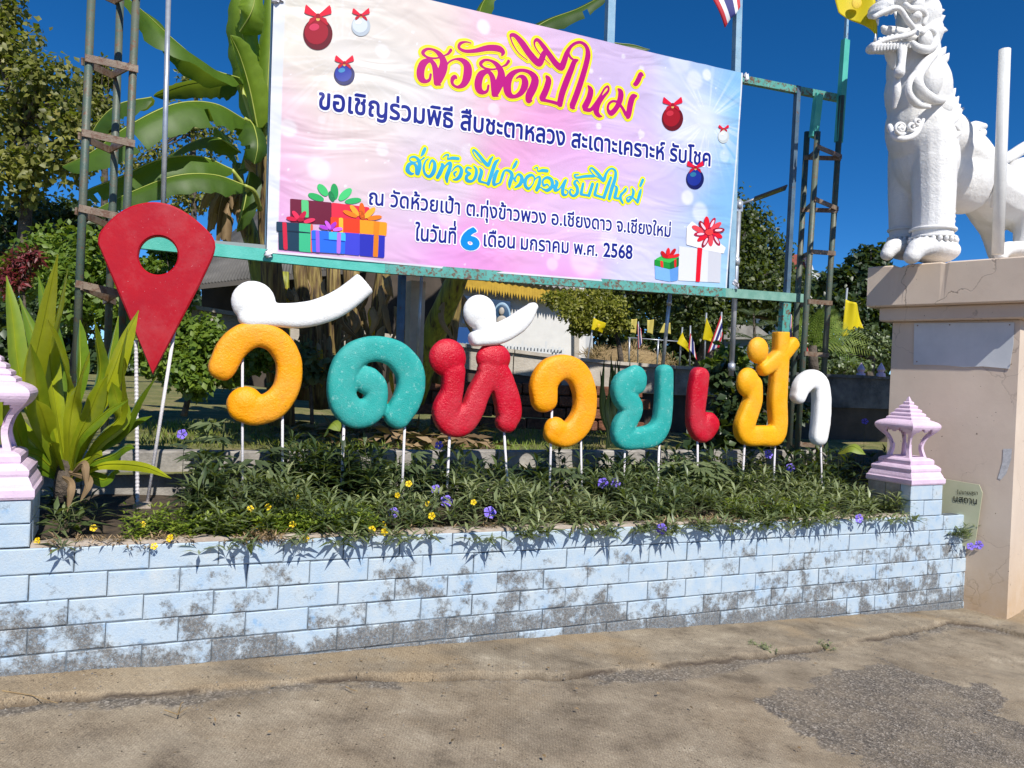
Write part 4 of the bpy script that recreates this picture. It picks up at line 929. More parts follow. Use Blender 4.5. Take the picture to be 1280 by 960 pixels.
ppole('thin_pole', 'thin grey pipe leaning under the banner above the teal wavy letter', (838, 364), (826, 480), 7.3, .018, GALV, d2=7.6, collars=(.12,))
ppole('lamp_pole', 'grey pipe with couplings at the right edge of the banner', (924, 250), (914, 470), 7.5, .026, GALV, collars=(.03, .35, .95))
# solar street lamp arm on a pole behind the banner edge
sl_ = thing('solar_lamp', 'thin dark solar lamp panel on a grey pipe right of the banner', 'lamp', px(918, 262, 7.52)); bb = MB()
a, c = px(924, 256, 7.5), px(981, 235, 7.4); bb.tube([a, a.lerp(c, .5)], .012, 8); bb.build('arm', GALV, sl_, True)
bb = MB(); d = (c-a).normalized(); bb.box(a.lerp(c, .68), (d, d.cross(EU), EU), (.32, .16, .02), ch=.004); bb.build('panel', simple('solar_panel', (.01, .01, .014), .25), sl_); bb = MB(); bb.box(a-Vector((0,0,.02)), (CR, CF, EU), (.06, .05, .10)); bb.build('lamp_box', GALV, sl_)
# concrete post with steel post under the banner
cpst = thing('concrete_post', 'pale square concrete post with a thin pipe strapped to it under the banner', 'post', px(520, 470, 6.6)); bb = MB()
a, c = px(520, 352, 6.6), px(516, 480, 6.9); bb.box((a+c)/2, (WALL.e, WALL.n, (a-c).normalized()), (.13, .13, (a-c).length)); bb.build('shaft', CONCL, cpst)
bb = MB(); a, c = px(527, 345, 6.45), px(521, 470, 6.75); bb.tube([a, c], .012, 8); bb.build('pipe', GALV, cpst, True)
ppole('steel_post', 'dark blue steel post beside the concrete post under the banner', (503, 338), (498, 480), 6.4, .035, DARKST)

# ================================================ GATE PEDESTAL
PA = math.atan2(-.714, .70); PED = Plane(px(1272, 775, 6.69), math.atan2(.714, -.70)+math.pi)   # face runs left-back to right-front
PED.n = Vector((-.714, -.70, 0)); PED.e = Vector((.70, -.714, 0))
PED.o = Vector((4.40, 6.69, 0)); IN = -PED.n
STUC = NT('beige_stucco'); k = STUC
c = k.ramp(k.noise(1.6, 5, .6), [(.3, (.58, .47, .375)), (.7, (.68, .565, .455))])
k.l(k.pos(), (vw := k.n('TexVoronoi', feature='DISTANCE_TO_EDGE')).inputs['Vector']); vw.inputs['Scale'].default_value = 1.3
dn = k.n('TexNoise'); dn.inputs['Scale'].default_value = 3; dn.inputs['Detail'].default_value = 6; k.l(k.pos(), dn.inputs['Vector'])
vm = k.n('VectorMath', operation='MULTIPLY_ADD'); vm.inputs[1].default_value = (.55, .55, .55); k.l(dn.outputs['Color'], vm.inputs[0]); k.l(k.pos(), vm.inputs[2]); k.l(vm.outputs[0], vw.inputs['Vector'])
cr = k.ramp(vw.outputs[0], [(.0, (1, 1, 1)), (.009, (0, 0, 0))]); cm = k.ramp(k.noise(.9, 3, .5), [(.45, (0, 0, 0)), (.60, (1, 1, 1))]); crk = k.mix(1.0, cr, cm, 'MULTIPLY')
c = k.mix(k.mix(.75, (0, 0, 0), crk), c, (.12, .085, .06)); g_ = k.n('SeparateXYZ'); k.l(k.pos(), g_.inputs[0]); mr_ = k.n('MapRange'); mr_.inputs[1].default_value = .55; mr_.inputs[2].default_value = -.3; k.l(g_.outputs['Z'], mr_.inputs[0])
c = k.mix(k.mix(1.0, mr_.outputs[0], k.noise(5, 5, .7), 'MULTIPLY'), c, (.50, .30, .11)); sp2 = k.ramp(k.noise(34, 2, .5), [(.74, (0, 0, 0)), (.77, (1, 1, 1))]); c = k.mix(sp2, c, (.13, .09, .06))
k.col(c); k.rough(.85); hb = k.n('Math', operation='SUBTRACT'); k.l(k.noise(14, 6, .75), hb.inputs[0]); k.l(crk, hb.inputs[1]); k.bump(hb.outputs[0], .003, .5); STUC = k.m
pd = thing('gate_pedestal', 'tall cracked beige stucco gate pedestal under the white lion statue', 'pedestal', (3.95, 6.6, -.25))
PW = 1.056; PDp = 1.5
def pedbox(z0, z1, ex, name, mat=STUC, chip=False, ch=.012):
    """square prism around the pillar, ex = overhang"""
    o = PED.o; A = o+PED.n*ex+PED.e*ex; Bq = o-PED.e*(PW+ex)+PED.n*ex; Cq = Bq+IN*(PDp+2*ex); Dq = A+IN*(PDp+2*ex)
    bb = MB(); Ls = [Bq, A, Dq, Cq]; n = 40 if chip else 1; ring = []
    for i in range(4):
        p, q = Ls[i], Ls[(i+1) % 4]
        for j in range(n): ring.append(p.lerp(q, j/n))
    cen = sum(Ls, Vector())/4; m = len(ring); V = []
    lv = [(z0, ch), (z0+ch, 0), (z1-ch, 0), (z1, ch)]
    for li, (z, inn) in enumerate(lv):
        for p in ring:
            v = (cen-p); v.z = 0; v.normalize(); q = p+v*inn*1.3; zz_ = z
            if chip and li >= 2:
                h = float(fbm(np.array([p.x*6+p.y*2]), np.array([p.y*6.]), 201)[0]); dz = max(0, h-.62)*.22; zz_ = z-dz*(1 if li == 3 else .7); q = q+v*dz*.5
            V.append(Vector((q.x, q.y, zz_)))
    F = [(r*m+i, r*m+(i+1) % m, (r+1)*m+(i+1) % m, (r+1)*m+i) for r in range(3) for i in range(m)]
    F += [tuple(reversed(range(m))), tuple(3*m+i for i in range(m))]
    bb.add(V, F); return bb.build(name, mat, pd)
zc0 = PED.o and px(1112, 402, 7.44).z; zc1 = px(1112, 383, 7.3).z; zc2 = px(1112, 332, 7.3).z
pedbox(-.6, zc0, 0, 'shaft'); pedbox(zc0-.001, zc1+.002, .093, 'lower_cornice'); pedbox(zc1, zc2, .185, 'upper_cornice', chip=True)
def ray_ped(x, y, off=0):
    r = ray(x, y); n = PED.n; return CAM + r*(((PED.o+n*off-CAM).dot(n))/r.dot(n))
P = [ray_ped(x, y, .004) for x, y in ((1143, 404), (1142, 456), (1158, 456), (1185, 457), (1205, 459), (1228, 458), (1262, 461), (1267, 430), (1268, 403))]
bb = MB(); bb.prism(P, PED.n*.006); pnl = bb.build('blank_sign', simple('faded_white_panel', (.50, .53, .56), .5, (.60, .62, .64), 3, obj=False)); pnl.data.update()
for a_, v_ in (('label', 'blank faded white sign panel nailed on the front of the beige pedestal'), ('category', 'sign')): pnl[a_] = v_
for i, (x, y) in enumerate(((1147, 407), (1187, 406), (1262, 406), (1146, 452), (1264, 455))):
    bb = MB(); bb.ell(ray_ped(x, y, .014), (.006, .006, .006), None, 8, 5); bb.build('nail', BROWNST, pnl)
pt_ = [ray_ped(x, y, .003) for x, y in ((1254, 561), (1265, 561), (1264, 574), (1258, 592), (1251, 600), (1247, 598), (1253, 578))]
bb = MB(); bb.add(pt_, [tuple(range(7))]); bb.build('filler_patch', simple('grey_filler', (.45, .45, .45), .7, (.62, .62, .62), 40), pd)
# sign board between block pillar and pedestal
SG = simple('cream_sign_face', (.50, .52, .33), .45, (.56, .56, .38), 4)
SP = Plane(ray_ped(1210, 640, .05), 0); SP.e = PED.e.copy(); SP.n = PED.n.copy(); t = thing('notice_sign', 'small pale yellow notice board with Thai text half hidden behind the block pillar', 'sign', SP.hit(1205, 684))
P = [SP.hit(x, y) for x, y in ((1160, 676), (1216, 684), (1219, 679), (1228, 616), (1224, 606), (1165, 596))]; bb = MB(); bb.prism(P, -SP.n*.012); bb.build('board', SG, t)
GREYP = pm('grey_sign_print', (52, 54, 44))
spm = lambda x, y: SP.st(x, y); spf = lambda s, z, off=0: SP.pt(s, z, off)
typeset('notice', "ไปขายสุรา", (1196, 617.5), (1222, 618.5), GREYP, .008, 0, hscale=1.1, plane_map=spm, fn=spf, parent=t)
typeset('notice', "นสถาน", (1192, 626.5), (1221, 630.5), GREYP, .016, 0, hscale=1.15, plane_map=spm, fn=spf, parent=t)

# ================================================ LION
LIONM = paintm('white_lime_wash', (.70, .695, .68), (.82, .815, .80), .7, .006, 60)
k = NT('white_lime_wash_weathered'); c = k.ramp(k.noise(3, 5, .6), [(.3, (.70, .69, .67)), (.7, (.82, .815, .80))]); blotch = k.ramp(k.noise(9, 7, .8), [(.66, (0, 0, 0)), (.73, (1, 1, 1))]); c = k.mix(k.mix(.5, (0, 0, 0), blotch), c, (.33, .31, .27)); k.col(c); k.rough(.7); k.bump(k.noise(45, 5, .7), .008); LIONM = k.m  # grey-brown blotches at random over the lime wash
LA = math.radians(30); LF = Vector((-math.cos(LA), -math.sin(LA), 0)); LL = Vector((math.sin(LA), -math.cos(LA), 0))
LO = px(1165, 325, 7.55); LZ = zc2
def lp(x, y, l=0.0):
    """point of the statue seen at photo pixel x,y, l metres towards the viewer from its middle plane"""
    r = ray(x, y); return CAM + r*((LO+LL*l-CAM).dot(LL)/r.dot(LL))
LS = 7.55/960
def lell(b, x, y, rx_, ry_, l, rl):
    b.ell(lp(x, y, l), (rx_*LS/math.cos(LA), rl, ry_*LS), (-LF, LL, EU), 20, 14)
def ltube(b, rows, rl=None):     # rows x,y,r(px),l
    q = smoothpath(rows, 4); pts = [lp(x, y, l) for x, y, r, l in q]; b.tube(pts, [max(.004, r*LS*1.03) for _, _, r, _ in q], 14, round_caps=True)
lb = MB()
# near and far foreleg
ltube(lb, [(1166,170,25,.14),(1167,215,24,.17),(1167,260,22.5,.19),(1166,295,22,.20)]); ltube(lb, [(1140,165,26,-.12),(1132,215,20,-.18),(1130,260,17.5,-.20),(1131,300,17,-.20)])
# chest, neck
lell(lb, 1154, 160, 41, 55, 0, .32); lell(lb, 1148, 116, 35, 50, 0, .29); lell(lb, 1143, 86, 29, 42, 0, .24); lell(lb, 1158, 200, 33, 45, .02, .29)
lell(lb, 1203, 222, 38, 46, .02, .28); lell(lb, 1181, 172, 26, 32, 0, .25)
ltube(lb, [(1198,196,36,0),(1228,232,36,0),(1258,248,40,0),(1290,245,44,0),(1330,250,50,0)])
lell(lb, 1282, 245, 42, 52, .10, .27); lell(lb, 1320, 240, 55, 60, 0, .36)
ltube(lb, [(1226,250,24,-.12),(1240,290,14,-.20),(1246,318,11,-.22)]); ltube(lb, [(1292,262,34,.2),(1290,290,22,.22),(1284,316,17,.22)])
# skull, jaws
lell(lb, 1148, 22, 20, 26, 0, .21); lell(lb, 1150, 45, 17, 24, 0, .22); lell(lb, 1142, 66, 28, 30, 0, .22)
for x, y, rx_, ry_, w_ in ((1142, 2, 17, 13, .20), (1126, 0, 15, 9, .18), (1112, 4, 13, 9, .16), (1101, 11, 9, 8, .13), (1096, 16, 5, 6, .10)): lell(lb, x, y, rx_, ry_, 0, w_)
for x, y, rx_, ry_, w_ in ((1140, 52, 15, 10, .20), (1124, 54, 15, 8.5, .17), (1108, 57, 13, 8, .15), (1097, 59, 9, 6.5, .12)): lell(lb, x, y, rx_, ry_, 0, w_)
body = remeshed(lb, 'lion', LIONM, .014, 6, .012, 9)
lion = thing('lion_statue', 'large white guardian lion statue with open jaws standing on the gate pedestal', 'statue', (LO.x, LO.y, LZ)); link('body', body, lion)
def lpart(name, fn, smooth=True, vox=None):
    bb = MB(); fn(bb)
    if vox: return link(name, remeshed(bb, name, LIONM, vox, 1), lion)
    return bb.build(name, LIONM, lion, smooth)
# lips, teeth, tongue, eye, ears, crest, beard, collar medallion, mane curls, paws
for l in (.155, -.155):
    lpart('lip', lambda b: (ltube(b, [(1093,21,2.8,l*.7),(1104,15,3,l*.95),(1117,10,3,l*1.1),(1126,13,3,l*1.18),(1134,25,3,l*1.3),(1143,38,3,l*1.35),(1134,44,3,l*1.25),(1118,47,2.8,l*1.1),(1104,51,2.8,l*.95),(1091,57,2.6,l*.7)])))
    lpart('eye', lambda b: (lell(b, 1145, 21, 6, 6, l*1.35, .05)))
    lpart('brow', lambda b: ltube(b, [(1132,6,3,l*1.25),(1138,11,3.6,l*1.38),(1150,12,4,l*1.42),(1157,20,3.4,l*1.4),(1155,30,2.6,l*1.4)]))
    lpart('ear', lambda b: (ltube(b, [(1141,54,3,l*1.35),(1148,60,4.4,l*1.5),(1160,62,5,l*1.5),(1168,54,5,l*1.4),(1168,42,4,l*1.4),(1160,36,3.4,l*1.5),(1153,41,2.8,l*1.55)]), lell(b, 1157, 49, 9, 11, l*1.45, .05)))
    for x, y, y2, r in ((1119,15,24,1.6),(1120,42,32,1.5),(1097,24,32,1.6),(1094,52,42,1.5)):
        lpart('fang', lambda b: b.tube([lp(x, y, l*.62), lp(x+.5, y2, l*.62)], [r*LS*1.3, .003], 7))
lpart('tongue', lambda b: ltube(b, [(1138,44,6,0),(1122,40,5.5,0),(1108,38,5,0),(1104,35,3,0)]))
lpart('gum', lambda b: [lell(b, x, y, 2.4, 2.8, l*1.9, .02) for l in (.07, -.07) for x, y in ((1100,50),(1105,49),(1110,47.5),(1115,46),(1121,45),(1127,44),(1108,17),(1114,15),(1126,14))])
for i, (x, y, dx, dy, r) in enumerate([(1132,-4,3,-12,6),(1142,2,6,-14,7),(1152,8,9,-10,6),(1160,18,12,-4,6),(1165,28,9,-6,5.5),(1168,38,9,0,5),(1124,-6,0,-10,5)]):
    for l in ((-.06, .06) if i % 2 else (0,)): lpart('crest_spike', lambda b: ltube(b, [(x+2, y+5, r*1.35, l*1.4), (x+3+dx*.6, y+dy*.6, r*1.0, l*1.6), (x+4+dx*1.35, y+dy*1.35, r*.12, l*1.8)]))
lpart('beard', lambda b: (ltube(b, [(1110,60,5,0),(1114,72,6,0),(1116,84,3,0)]), ltube(b, [(1128,62,5,.20),(1127,80,4,.24),(1124,91,6,.27)]), ltube(b, [(1122,62,4,-.08),(1120,80,3,-.1)])))
lpart('jaw_fringe', lambda b: [ltube(b, [(x, 58-(x-1090)*.05, 3.4, l), (x+1, 63-(x-1090)*.08, 1.6, l*1.05)]) for l in (.14, -.14) for x in range(1092, 1146, 4)])
# mane: overlapping flame leaves on the near side, back edge in points
def flame(b, pts, l0):
    ltube(b, [(x, y, r, l) for x, y, r, l in pts])
for sgn in (1, -1):
    lpart('mane_curl', lambda b: (flame(b, [(1168,68,4,.22*sgn),(1155,82,6,.27*sgn),(1146,98,6.5,.31*sgn),(1151,114,6.5,.33*sgn),(1166,124,5.5,.32*sgn),(1182,126,3,.26*sgn)], 0)))
    lpart('mane_curl', lambda b: (flame(b, [(1156,82,2.6,.27*sgn),(1139,98,3.4,.31*sgn),(1136,116,3.6,.325*sgn),(1146,130,4,.34*sgn),(1162,134,1.8,.34*sgn)], 0)))
    lpart('mane_lobe', lambda b: (lell(b, 1162, 101, 13, 22, .20*sgn, .11), lell(b, 1174, 136, 12, 15, .20*sgn, .12)), vox=.012)
    lpart('mane_edge', lambda b: (ltube(b, [(1167,70,3,.22*sgn),(1178,84,4,.18*sgn),(1180,94,2,.15*sgn)]), ltube(b, [(1170,106,6,.2*sgn),(1184,120,5,.16*sgn),(1190,130,3,.12*sgn)]), ltube(b, [(1172,148,6,.22*sgn),(1190,144,6,.17*sgn),(1203,136,2,.12*sgn)])))
    lpart('shoulder_ornament', lambda b: (ltube(b, [(1186,178,3,.30*sgn),(1185,158,4.5,.30*sgn),(1194,147,5,.27*sgn),(1201,138,2,.2*sgn)]), ltube(b, [(1190,174,3,.31*sgn),(1198,165,3.6,.30*sgn),(1193,157,2.6,.31*sgn)])))
    lpart('chest_strand', lambda b: ltube(b, [(1121,98,3,.22*sgn),(1121,115,4.5,.24*sgn),(1118,134,2,.22*sgn)]))
lpart('back_points', lambda b: [ltube(b, [(x-4, y+4, 8, 0), (x+4, y, 5.5, 0), (x+10, y-7, 1, 0)]) for x, y in ((1172,66),(1168+8,74),(1171,82),(1174,90),(1177,99),(1180,108),(1184,118),(1188,128),(1190,138))])
# round medallion with scroll
def scroll(b, cx, cy, r, l, turns=1.6, n=26, rr=1.9):
    P = [(cx+r*(1-.75*i/n)*math.cos(i/n*turns*6.283), cy+r*(1-.75*i/n)*math.sin(i/n*turns*6.283)) for i in range(n)]
    b.tube([lp(x, y, l) for x, y in P], rr*LS, 7)
lpart('medallion', lambda b: (scroll(b, 1126, 160, 9, .295), b.ell(lp(1126, 160, .29), (.03, .03, .03)), scroll(b, 1140, 158, 6, .33, 1.2), scroll(b, 1147, 152, 5, .34, 1.2), ltube(b, [(1112,158,3,.16),(1120,172,3.4,.26),(1134,173,3.4,.32),(1146,166,3,.345),(1154,150,2,.345)])))
lpart('medallion', lambda b: scroll(b, 1114, 160, 6, -.12))
# scalloped fringe down the back of the near leg
lpart('leg_fringe', lambda b: [b.ell(lp(1188+.4*math.sin(i), 178+i*6.2, .22), (5*LS, .05, 4.6*LS), (-LF, LL, EU), 8, 6) for i in range(19)])
def around(x, y, l, r, n=28, a0=0.0): c = lp(x, y, l); return [c+LF*(r*math.cos(t_))+LL*(r*math.sin(t_)) for t_ in [a0+6.283*i/n for i in range(n+1)]]
for (x, l, r) in ((1166, .195, .190), (1131, -.20, .146)):
    lpart('anklet', lambda b: b.tube(around(x, 288, l, r), .016, 7, caps=False)); lpart('anklet', lambda b: b.tube(around(x, 298, l, r*1.03), .013, 7, caps=False))
    for p_ in around(x, 302, l, r*1.03, 22)[:-1]: lpart('anklet_leaf', lambda b: b.ell(p_, (.022, .022, .028), None, 8, 6))
def paw(b, cx, cy, l, s_):
    lell(b, cx+2*s_, cy-5*s_, 27*s_, 16*s_, l, .21*s_)
    for i in range(4): ltube(b, [(cx-4*s_, cy-10*s_, 10*s_, l+(i-1.5)*.105*s_), (cx-18*s_, cy-8*s_, 11*s_, l+(i-1.5)*.115*s_), (cx-26*s_, cy+2*s_, 9*s_, l+(i-1.5)*.11*s_)])
lpart('paw', lambda b: paw(b, 1166, 318, .20, 1.0), vox=.011); lpart('paw', lambda b: paw(b, 1131, 316, -.21, .85), vox=.011)
lpart('paw', lambda b: paw(b, 1272, 318, .22, .8), vox=.012)
lpart('tail', lambda b: (ltube(b, [(1221,166,7,0),(1224,180,6,0),(1232,194,7,.0),(1246,201,7.5,0),(1262,196,7.5,0),(1282,184,8,0),(1310,172,8,0)]), ltube(b, [(1214,174,6,0),(1216,160,8,0),(1230,158,4,0)]), ltube(b, [(1223,176,4,.06),(1228,166,5,.08)])))
lpart('girth_band', lambda b: ltube(b, [(1232,192,3,.10),(1243,212,4,.24),(1246,235,4,.28),(1241,258,3,.22)]))
b = MB()
for fy in range(4): pass
ppole('white_pole', 'worn white upright pole standing on the pedestal in front of the lion', (1256, 62), (1247, 318), 7.15, .050, paintm('old_white_pipe', (.62, .62, .60), (.76, .76, .74), .4, .002, 60, ((.25, .2, .17), .70)))
for (x, y), r in (((1128, 282), .03), ((1196, 300), .035)):
    pass

# ================================================ LAWN, BOUNDARY WALL, BUILDINGS
k = NT('dry_lawn'); k.col(k.ramp(k.noise(2.2, 6, .7), [(.3, (.09, .11, .03)), (.5, (.20, .20, .06)), (.7, (.38, .28, .15))])); k.rough(.95); k.bump(k.noise(60, 4, .8), .02); LAWN = k.m
def lawnz(p):
    d = (p-LEDGE.o).dot(-LEDGE.n); s_ = (p-LEDGE.o).dot(LEDGE.e)
    return .93 + .10*min(1, max(0, d)/2.0) + (.0 if d < 3 else min(.15, (d-3)*.03)) - .008*max(-6, min(6, s_))
b = MB(); V = []; SS = list(np.linspace(-9, 9, 61))+[14, 25, 60, 200]; DD = list(np.linspace(-.1, 6, 31))+[8, 12, 20, 40, 90, 250, 700]; SS = [-60, -20]+SS
for d in DD:
    for s_ in SS:
        p = LEDGE.pt(s_, 0, -d); V.append(Vector((p.x, p.y, lawnz(p)+float(fbm(np.array([s_*1.7]), np.array([d*1.7]), 77)[0]-.5)*.05*(d > .3))))
n_ = len(SS); b.add(V, [(j*n_+i, j*n_+i+1, (j+1)*n_+i+1, (j+1)*n_+i) for j in range(len(DD)-1) for i in range(n_-1)]); b.build('lawn', LAWN, smooth=True, kind='structure')
DARKW = simple('dark_shaded_wall', (.05, .04, .032), .9, (.09, .07, .055), 3, obj=False)  # dark brown; on the plinth it paints in the recess shade
LATER = simple('laterite_brick', (.12, .045, .025), .95, (.24, .10, .055), 9, .02, 30, obj=False)
bw_ = thing('boundary_wall', 'long concrete boundary wall with a cap, running behind the letters to the pedestal', 'wall', px(660, 500, 9.6))
tops = [(215, 378, 8.4), (300, 392, 8.8), (400, 406, 9.0), (500, 420, 9.3), (600, 432.5, 9.5), (640, 437, 9.6), (700, 445, 9.8), (770, 452, 10.0), (840, 457, 10.2), (930, 462, 10.5), (1020, 467, 10.8), (1122, 471, 11.1)]
for i in range(len(tops)-1):
    a, c = px(*tops[i]), px(*tops[i+1]); d = (c-a).normalized(); nn = d.cross(EU).normalized(); L = (c-a).length; up_ = nn.cross(d)
    if nn.y > 0: nn = -nn; up_ = -up_
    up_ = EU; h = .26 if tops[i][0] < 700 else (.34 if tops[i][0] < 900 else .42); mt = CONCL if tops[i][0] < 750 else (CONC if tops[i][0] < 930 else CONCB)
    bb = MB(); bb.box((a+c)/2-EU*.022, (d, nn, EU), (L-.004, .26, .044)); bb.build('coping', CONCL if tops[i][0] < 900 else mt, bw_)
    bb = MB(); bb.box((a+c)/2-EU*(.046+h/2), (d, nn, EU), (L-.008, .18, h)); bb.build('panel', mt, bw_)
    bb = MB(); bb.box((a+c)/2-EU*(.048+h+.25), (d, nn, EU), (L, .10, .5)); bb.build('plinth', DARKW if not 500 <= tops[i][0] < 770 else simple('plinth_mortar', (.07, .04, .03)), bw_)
rl = thing('laterite_wall', 'low wall of dark red laterite bricks beneath the pale boundary wall', 'wall', px(660, 530, 9.3))
a, c = px(540, 465, 9.3), px(790, 483, 9.8); d = (c-a); L = d.length; d.normalize(); nn = Vector((d.y, -d.x, 0)).normalized(); zb_ = lawnz(a)+.02
for r in range(4):
    x = -(r % 2)*.16
    while x < L:
        wd = random.uniform(.29, .33); q = a+d*(x+wd/2); q.z = zb_+.07+r*.145
        if q.z < px(640, 470, 9.5).z+.02:
            bb = MB(); bb.box(q+nn*random.uniform(-.01, .012), (d, nn, EU), (wd-.02, .16, .125), ch=.012); bb.build('brick', LATER, rl)
        x += wd
# white hall with fringed eaves
WHW = simple('white_hall_wall', (.66, .65, .63), .8, (.74, .73, .71), 3, obj=False)
hall = thing('temple_hall', 'white hall with a yellow fringed eave and grey corrugated roof behind the wall', 'building', px(650, 460, 14))
def quadbox(name, P, d, th, mat, parent, back=None):
    V = [px(x, y, dd) for (x, y), dd in zip(P, d if hasattr(d, '__len__') else [d]*4)]; bb = MB(); bb.prism(V, CF*th); return bb.build(name, mat, parent)
quadbox('wall', [(556, 470), (732, 470), (732, 356), (556, 340)], 14, .2, WHW, hall)
quadbox('side_wall', [(732, 470), (741, 470), (741, 368), (732, 366)], [14, 15, 15, 14], .2, WHW, hall)
def corr(name, A, B, C, D, n, amp, mat, parent, m=2):
    """corrugated sheet: A-B lower edge, D-C upper edge"""
    bb = MB(); V = []; nn = (B-A).cross(D-A).normalized()
    for j in range(m):
        for i in range(n*4+1):
            u_ = i/(n*4); p = A.lerp(B, u_).lerp(D.lerp(C, u_), j/(m-1)); V.append(p+nn*amp*math.sin(i*math.pi/2))
    bb.add(V, [(j*(n*4+1)+i, j*(n*4+1)+i+1, (j+1)*(n*4+1)+i+1, (j+1)*(n*4+1)+i) for j in range(m-1) for i in range(n*4)]); o = bb.build(name, mat, parent, True)
    md = o.modifiers.new('t', 'SOLIDIFY'); md.thickness = .015; return o
ROOFG = simple('grey_corrugated_roof', (.18, .17, .16), .7, (.34, .33, .32), 2.5, obj=False); ROOFD = simple('dark_corrugated_roof', (.07, .068, .066), .75, (.13, .125, .12), 2, obj=False)
corr('roof', px(545, 336, 13.72), px(728, 363, 13.72), px(728, 340, 16), px(545, 300, 16), 22, .03, ROOFG, hall)
YEL = simple('yellow_fringe', (.46, .28, .02), .6, (.58, .36, .03), 8, obj=False)
bb = MB(); 
for i in range(46):
    x = 560+i*3.4; y0 = 344+(x-560)*.145; P = [px(x, y0, 13.78), px(x, y0+10, 13.78), px(x+1.7, y0+15+2*(i % 3), 13.78), px(x+3.3, y0+10, 13.78), px(x+3.3, y0, 13.78)]; bb.prism(P, CF*.02)
bb.build('eave_fringe', YEL, hall, kind='stuff')
NAVYP = simple('navy_poster', (.012, .03, .07), .5, (.02, .06, .14), 3, obj=False)
quadbox('poster', [(578, 404), (638, 408), (638, 377), (578, 369)], 13.8, .04, NAVYP, hall)
bb = MB(); bb.ell(px(627, 396, 13.76), (.165, .02, .26), (CR, CF, EU), 20, 12); bb.build('oval_frame', simple('pale_blue_frame', (.25, .38, .5), .5), hall, True)
bb = MB(); bb.ell(px(627, 396, 13.74), (.135, .02, .22), (CR, CF, EU), 20, 12); bb.build('oval_picture', simple('dark_blue_picture', (.015, .06, .13), .5), hall, True)
bb = MB(); bb.ell(px(627, 389, 13.71), (.05, .02, .07), (CR, CF, EU), 12, 8); bb.ell(px(627, 402, 13.71), (.10, .02, .11), (CR, CF, EU), 12, 8); bb.build('portrait', simple('portrait_tone', (.42, .38, .33), .6), hall, True)
BLS = simple('blue_board', (.01, .07, .25), .5); sg = quadbox('blue_board', [(560, 432), (612, 434), (612, 411), (560, 408)], 13.6, .04, BLS, hall)
bb = MB()
for i in range(26): bb.prism([px(562+i*1.9, 431, 13.58), px(562+i*1.9, 429.5-(i % 2), 13.58), px(563.2+i*1.9, 429.5-(i % 3)*.5, 13.58), px(563.2+i*1.9, 431, 13.58)], CF*.01)
bb.build('board_edging', simple('pale_edging', (.4, .5, .6), .5), sg, kind='stuff')
ft = thing('white_fence', 'low white picket rail in front of the white hall', 'fence', px(668, 448, 12)); FW = simple('white_fence_paint', (.66, .68, .70), .6)
for i in range(18):
    x = 632+i*4.2; y1 = 429+(x-632)*.07-(6 if i in (5, 12) else 0)+1.5*(i % 2); bb = MB(); bb.box((px(x, y1, 12)+px(x, y1+16, 12))/2, (CR, CF, EU), (.032, .02, (px(x, y1, 12)-px(x, y1+16, 12)).z)); bb.build('picket', FW, ft)
bb = MB(); a, c = px(630, 434, 12.04), px(706, 440, 12.04); bb.box((a+c)/2, ((c-a), CF, EU), ((c-a).length, .02, .05)); bb.build('rail', FW, ft)
quadbox('drain_pipe', [(718, 470), (724, 470), (724, 368), (718, 368)], 13.9, .05, CONCL, hall)
# shed with the dark corrugated roof
shed = thing('shed', 'old shed with a dark grey corrugated roof behind the banana plants', 'building', px(330, 420, 11))
corr('roof', px(228, 357, 9.6), px(470, 330, 9.6), px(470, 130, 13.5), px(285, 296, 13.5), 60, .018, ROOFD, shed)
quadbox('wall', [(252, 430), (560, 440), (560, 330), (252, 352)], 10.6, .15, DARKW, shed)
bb = MB(); a, c = px(232, 360, 9.62), px(470, 335, 9.62); bb.box((a+c)/2, ((c-a), CF, EU), ((c-a).length, .03, .07)); bb.build('fascia', simple('old_fascia', (.10, .09, .08), .8), shed)
# far temple roof, tiered
tmp = thing('temple_roof', 'tiered red and white temple roof seen between the scaffold legs', 'building', px(1010, 460, 30))
TR_ = simple('red_roof_tile', (.24, .05, .03), .7, (.34, .08, .05), 5, obj=False)
def tier(P, th, mat, name, d=30): bb = MB(); bb.prism([px(x, y, d) for x, y in P], CF*th); bb.build(name, mat, tmp)
tier([(985, 356), (1029, 356), (1018, 344), (1009, 318), (985, 318)], 5, TR_, 'roof_tier'); tier([(985, 374), (1032, 374), (1029, 360), (985, 360)], 6, TR_, 'roof_tier')
tier([(985, 361), (1031, 361), (1029, 355), (985, 355)], 5.6, FW, 'white_band', 29.7); tier([(985, 381), (1034, 381), (1032, 374), (985, 374)], 6.6, FW, 'white_band', 29.5)
tier([(1008, 316), (1010, 316), (1019, 342), (1031, 356), (1028, 357), (1016, 345)], 5.2, FW, 'bargeboard', 29.6); tier([(985, 470), (1026, 470), (1026, 381), (985, 381)], 5, WHW, 'wall')
hs = thing('far_house', 'small bluish house with a grey gable roof far behind the flags', 'building', px(935, 450, 24))
def hp(P, th, mat, name, d=24): bb = MB(); bb.prism([px(x, y, d) for x, y in P], CF*th); bb.build(name, mat, hs)
hp([(905, 460), (962, 460), (962, 424), (905, 424)], 3, simple('blue_grey_wall', (.12, .17, .22), .8), 'wall'); hp([(900, 424), (968, 424), (945, 406), (918, 406)], 3.4, ROOFG, 'roof', 23.8); hp([(912, 446), (924, 446), (924, 432), (912, 432)], .1, DARKW, 'window', 23.9); hp([(938, 446), (952, 446), (952, 432), (938, 432)], .1, DARKW, 'window', 23.9)
